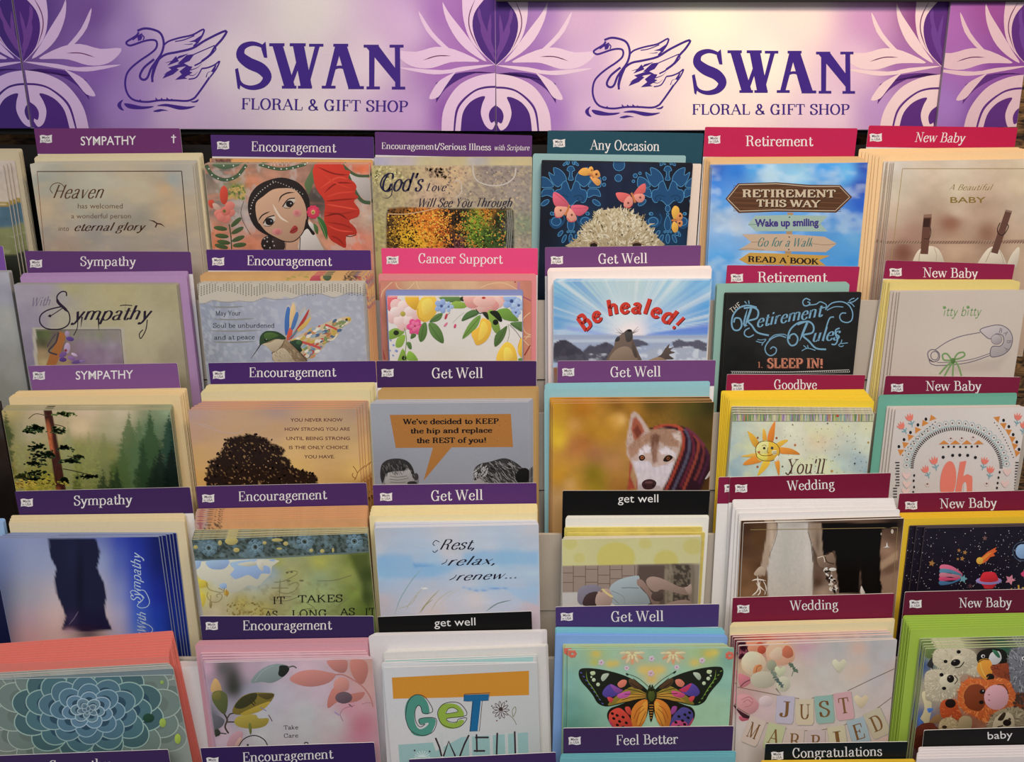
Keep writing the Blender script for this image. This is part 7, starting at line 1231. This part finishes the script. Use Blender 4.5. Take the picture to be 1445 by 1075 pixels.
pocket(3, ('', 3, (1026, 528), (1221, 529), 566, '#8a1238', [('Goodbye', 1092, 1153, 549, 13.5, SER, 549)], (1032, 540), 'crimson divider reading Goodbye, half hidden by bright yellow envelopes'),
       [env(6, '#dcb80a', (1022, 551, 1216, 549), (1030, 563, 1234, 565), 'bright yellow', 'the smiling sun cards'), cards(4, '#b8b49c', (1033, 573, 1230, 575), (1034, 583, 1234, 583), "watercolour card with a smiling sun reading You'll", 'smiling sun', art_sun, 672)])
pocket(3, ('', 3, (1250, 530), (1440, 532), 566, '#721434', [('New Baby', 1306, 1385, 551, 13.5, SER, 551)], (1257, 541), 'dark red divider reading New Baby behind the sea green envelopes'),
       [env(4, '#5f9c88', (1243, 557, 1433, 554), (1240, 561, 1435, 559), 'sea green', 'the patterned arch baby cards'), cards(4, '#c4b2a8', (1249, 573, 1440, 571), (1264, 577, 1450, 574), 'white baby card with a folk pattern arch over coral letters', 'folk arch baby', art_oh, 695)])
# ---- fourth row
pocket(4, None, [env(3, '#8aa8cc', (-230, 732, 6, 732), (-235, 735, 4, 735), 'light blue', 'the navy card at the left edge'), ('card', 1, '#14183c', (-235, 757, -1, 757), (-235, 757, -1, 757), 'navy card edge barely in view at the far left, beside the blue silhouette card', '', None, None, None)])
pocket(4, ('', 4, (21, 693), (268, 687), 727, '#3a2050', [('Sympathy', 104, 187, 713, 13.5, SER, 711)], (29, 703), 'blackish purple divider reading Sympathy, below the forest card'),
       [env(8, '#cdbb94', (14, 727, 262, 724), (12, 737, 260, 735), 'ivory', 'the blue silhouette cards'), cards(6, '#7f88a8', (10, 752, 252, 752), (-14, 760, 224, 757), 'blue card with a dark silhouette and With Sympathy written up its side', 'blue silhouette', art_figure, 905)])
pocket(4, ('', 4, (276, 686), (517, 681), 718, '#452458', [('Encouragement', 336, 461, 707, 13.5, SER, 704)], (285, 697), 'purple divider reading Encouragement with a rounded corner, below the sunset tree card'),
       [env(7, '#c08e60', (279, 718, 517, 713), (274, 736, 518, 731), 'tan striped', 'the lace and cloud cards', env_stripes, 760), cards(7, '#a8a078', (276, 748, 518, 744), (270, 761, 519, 752), 'yellow-green collage card with blue lace reading It takes as long as', 'lace and cloud collage', art_takes, 868)])
pocket(4, ('', 4, (526, 684), (757, 681), 718, '#4c2860', [('Get Well', 608, 682, 706.5, 14.5, SER, 705)], (536, 695), 'purple divider reading Get Well, right above the Rest relax renew card'),
       [env(9, '#d4c090', (525, 714, 756, 711), (521, 728, 758, 724), 'buttery cream', 'the blue watercolour cards'), cards(6, '#bfbec4', (530, 737, 757, 734), (528, 745, 760, 740), 'pale blue watercolour beach card reading Rest, relax, renew', 'blue watercolour', art_rest, 868)])
pocket(4, ('', 4, (794, 692), (1002, 692), 760, '#0c0b0b', [('get well', 872, 929, 709, 12, 'sans', 708.5)], None, 'black divider reading get well in lower case, below the husky card'),
       [env(4, '#d4ccc2', (799, 728, 1000, 727), (798, 731, 1000, 730), 'off-white', 'the napping child cards'), ('card', 2, '#c8b860', (799, 744, 990, 743), (800, 752, 995, 751), 'yellow-topped card set back behind the napping child card', 'second yellow-topped card behind the napping child card', 'yellow-topped cards', art_yellowfloral, 790), cards(4, '#bdb4a0', (795, 757, 990, 755), (793, 761, 989, 757), 'yellow-topped photo of a barefoot child in a cap on a brick path', 'napping child', art_child, 857)])
divider('', 4, (1014, 673), (1240, 670), 709, '#741238', [], (1022, 683), 'dark red divider edge just left of and behind the upper Wedding divider', t=-.0008)
pocket(4, ('', 4, (1030, 673), (1257, 667), 706, '#6a0a2c', [('Wedding', 1111, 1178, 692, 13.5, SER, 689)], (1037, 683), 'wine red divider reading Wedding, upper of the two, below the sun card'),
       [env(6, '#ccc6c4', (1037, 705, 1258, 703), (1034, 715, 1264, 713), 'bright white', 'the bride and groom cards'), ('card', 2, '#cfc8c4', (1038, 718, 1266, 714), (1043, 724, 1270, 719), 'white card set back above the bride and groom card', 'second white card set back above the bride and groom card', 'white wedding cards', None, None), cards(2, '#c8beb4', (1046, 734, 1272, 728), (1049, 738, 1276, 731), 'sepia photo of a bride in white and a groom in black from behind', 'sepia bride and groom', art_wedding, 842)])
pocket(4, ('', 4, (1269, 696), (1480, 691), 726, '#6c0e2c', [('New Baby', 1326, 1407, 717, 13.5, SER, 715.5)], (1277, 707), 'wine red divider reading New Baby, just above the starry space card'),
       [env(6, '#cfa800', (1270, 724, 1480, 720), (1272, 732, 1486, 728), 'golden yellow', 'the outer space cards'), cards(3, '#4a4048', (1280, 742, 1480, 738), (1305, 745, 1500, 741), 'dark starry card with a comet, red ringed planet and shooting star', 'outer space', art_space, 835)])
# ---- fifth row
pocket(5, None, [env(10, '#c96a5e', (-34, 911, 249, 890), (-40, 938, 238, 926), 'coral red', 'the succulent cards'), cards(5, '#9aa09a', (-40, 952, 240, 936), (-36, 959, 244, 943), 'blue-green succulent rosette photo with a grey border', 'succulent', art_succulent, 1064)])
pocket(5, ('', 5, (282, 869), (527, 869), 905, '#2c1e48', [('Encouragement', 342, 468, 889, 13.5, SER, 888)], (290, 877), 'navy purple divider reading Encouragement, above the pink leaf card'),
       [env(5, '#b8848e', (284, 904, 518, 900), (275, 910, 519, 907), 'rosy pink', 'the pink watercolour leaf cards'), ('card', 3, '#c0a0a4', (283, 922, 514, 919), (284, 929, 520, 925), 'pink leaf card tilted a little, next behind the front one', 'pink leaf card with streaked top edge further back', 'streaked pink leaf cards', card_strip_care, 960), cards(2, '#b8a4ac', (286, 933, 523, 927), (288, 935, 525, 929), 'pink watercolour card with olive and rust leaves reading Take Care', 'pink watercolour leaf', art_care, 1053)])
pocket(5, ('', 5, (533, 870), (750, 862), 899, '#0c0b0b', [('get well', 613, 671, 884, 11.5, 'sans', 882)], None, 'black divider reading get well in lower case, below the Rest relax renew card'),
       [env(4, '#c2bcbc', (530, 893, 771, 888), (520, 897, 765, 891), 'grey-white', 'the colourful Get Well cards'), ('card', 4, '#bcb8b4', (544, 917, 776, 909), (541, 921, 770, 912), 'plain white card set back behind the front Get Well card', 'plain white card behind the colourful Get Well card', 'plain white cards', None, None), ('card', 2, '#b8b6b4', (541, 932, 758, 924), (540, 935, 757, 926), 'white card with a pale teal stripe behind the front Get Well card', 'second white card with a teal stripe behind the Get Well card', 'teal striped cards', card_strip_get, 960), cards(2, '#b8b6b6', (537, 936, 757, 935), (540, 942, 758, 935), 'white card with an orange bar and big teal, green and blue GET lettering', 'colourful GET WELL', art_getwell, 1066)])
pocket(5, ('', 5, (784, 856), (1015, 852), 886, '#3c2c60', [('Get Well', 862, 937, 877, 14.5, SER, 876)], (791, 864), 'indigo divider reading Get Well, above the butterfly wings card'),
       [env(3, '#6aa9b2', (785, 885, 1020, 886), (785, 888, 1023, 889), 'turquoise', 'the painted lady butterfly cards'), env(3, '#6f92c4', (784, 894, 1026, 896), (784, 896, 1027, 898), 'cornflower blue', 'the painted lady butterfly cards'), ('card', 2, '#9aab88', (795, 909, 1022, 908), (797, 911, 1027, 910), 'green floral card edge above the big butterfly card', 'second green floral card edge above the big butterfly card', 'green floral card edges', card_strip_b, 930), cards(2, '#8fa890', (796, 914, 1030, 913), (801, 917, 1036, 914), 'green card with one large open-winged butterfly', 'large butterfly', art_bfly, 1027)])
pocket(5, ('', 5, (1034, 843), (1262, 837), 877, '#68102e', [('Wedding', 1115, 1183, 861, 13.5, SER, 859)], (1040, 853), 'wine red divider reading Wedding, lower of the two, above the Just Married card'),
       [env(6, '#c4b68c', (1033, 878, 1262, 872), (1030, 884, 1262, 877), 'pale straw', 'the Just Married cards'), ('card', 3, '#c0a49a', (1032, 896, 1253, 889), (1036, 902, 1260, 895), 'rose-edged wedding card next behind the Just Married card', 'rose-edged wedding card stacked behind the Just Married card', 'rose-edged wedding cards', card_strip_m, 950), cards(2, '#b8aca6', (1039, 905, 1264, 900), (1042, 911, 1266, 902), 'blush rose card with letter flags spelling Just Married', 'Just Married', art_married, 1048)])
pocket(5, ('', 5, (1277, 835), (1490, 830), 870, '#560f28', [('New Baby', 1353, 1428, 857, 13.5, SER, 856)], (1283, 846), 'wine red divider reading New Baby, lower one, above the lime green envelopes'),
       [env(7, '#8ca636', (1273, 869, 1500, 864), (1285, 888, 1510, 882), 'lime green', 'the plush animal cards'), cards(5, '#98a078', (1299, 901, 1510, 896), (1306, 915, 1520, 910), 'photo of piled plush toys, two cream bears and an orange ape', 'plush toy', art_plush, 1030)])
lb_ = divider('', 5, (205, 933), (280, 933), 940, '#c4b8b4', [('For', 276, 259.5, 956, 8, 'sans', 956.5)], None, 'pinkish white paper slip with upside-down lettering between coral envelopes and pink cards', t=.0012)
lb_.name = 'paper_slip'; lb_['category'] = 'paper slip'
# ---- sixth row, cut by the lower frame edge
pocket(6, ('', 6, (-6, 1066), (237, 1057), 1101, '#34204a', [('Sympathy', 70, 156, 1087, 14, SER, 1084)], None, 'dark purple divider with only the tops of its letters in view, bottom left corner'), [])
pocket(6, ('', 6, (283, 1055), (528, 1047), 1090, '#2a1848', [('Encouragement', 342, 470, 1075, 13.5, SER, 1070)], (291, 1068), 'dark purple divider reading Encouragement, lowest one, cut by the bottom edge'), [])
pocket(6, ('', 6, (577, 1071), (784, 1061), 1105, '#36204e', [], None, 'purple divider top edge below the colourful Get Well card'), [])
pocket(6, ('', 6, (795, 1027), (1035, 1024), 1063, '#36224a', [('Feel Better', 869, 957, 1051, 14, SER, 1049)], (802, 1039), 'purple divider reading Feel Better, below the big butterfly'),
       [env(4, '#5a98a0', (797, 1064, 1033, 1060), (790, 1070, 1038, 1067), 'blue-green', 'the bottom edge below Feel Better')])
pocket(6, ('', 6, (1080, 1049), (1281, 1046), 1074, '#0a1214', [('Congratulations', 1118, 1245, 1069, 13.5, SER, 1066)], (1088, 1060), 'black-green divider reading Congratulations, below the Just Married card'),
       [env(3, '#d0a40c', (1076, 1073, 1290, 1071), (1074, 1076, 1292, 1074), 'mustard yellow', 'the bottom edge below Congratulations')])
pocket(6, ('', 6, (1304, 1030), (1500, 1024), 1058, '#141212', [('baby', 1394, 1429, 1043, 11, 'sans', 1041)], None, 'black divider reading baby in lower case, at the bottom right'),
       [env(5, '#c4bab8', (1298, 1054, 1500, 1050), (1294, 1070, 1500, 1066), 'pinkish white', 'the bottom edge below baby')])
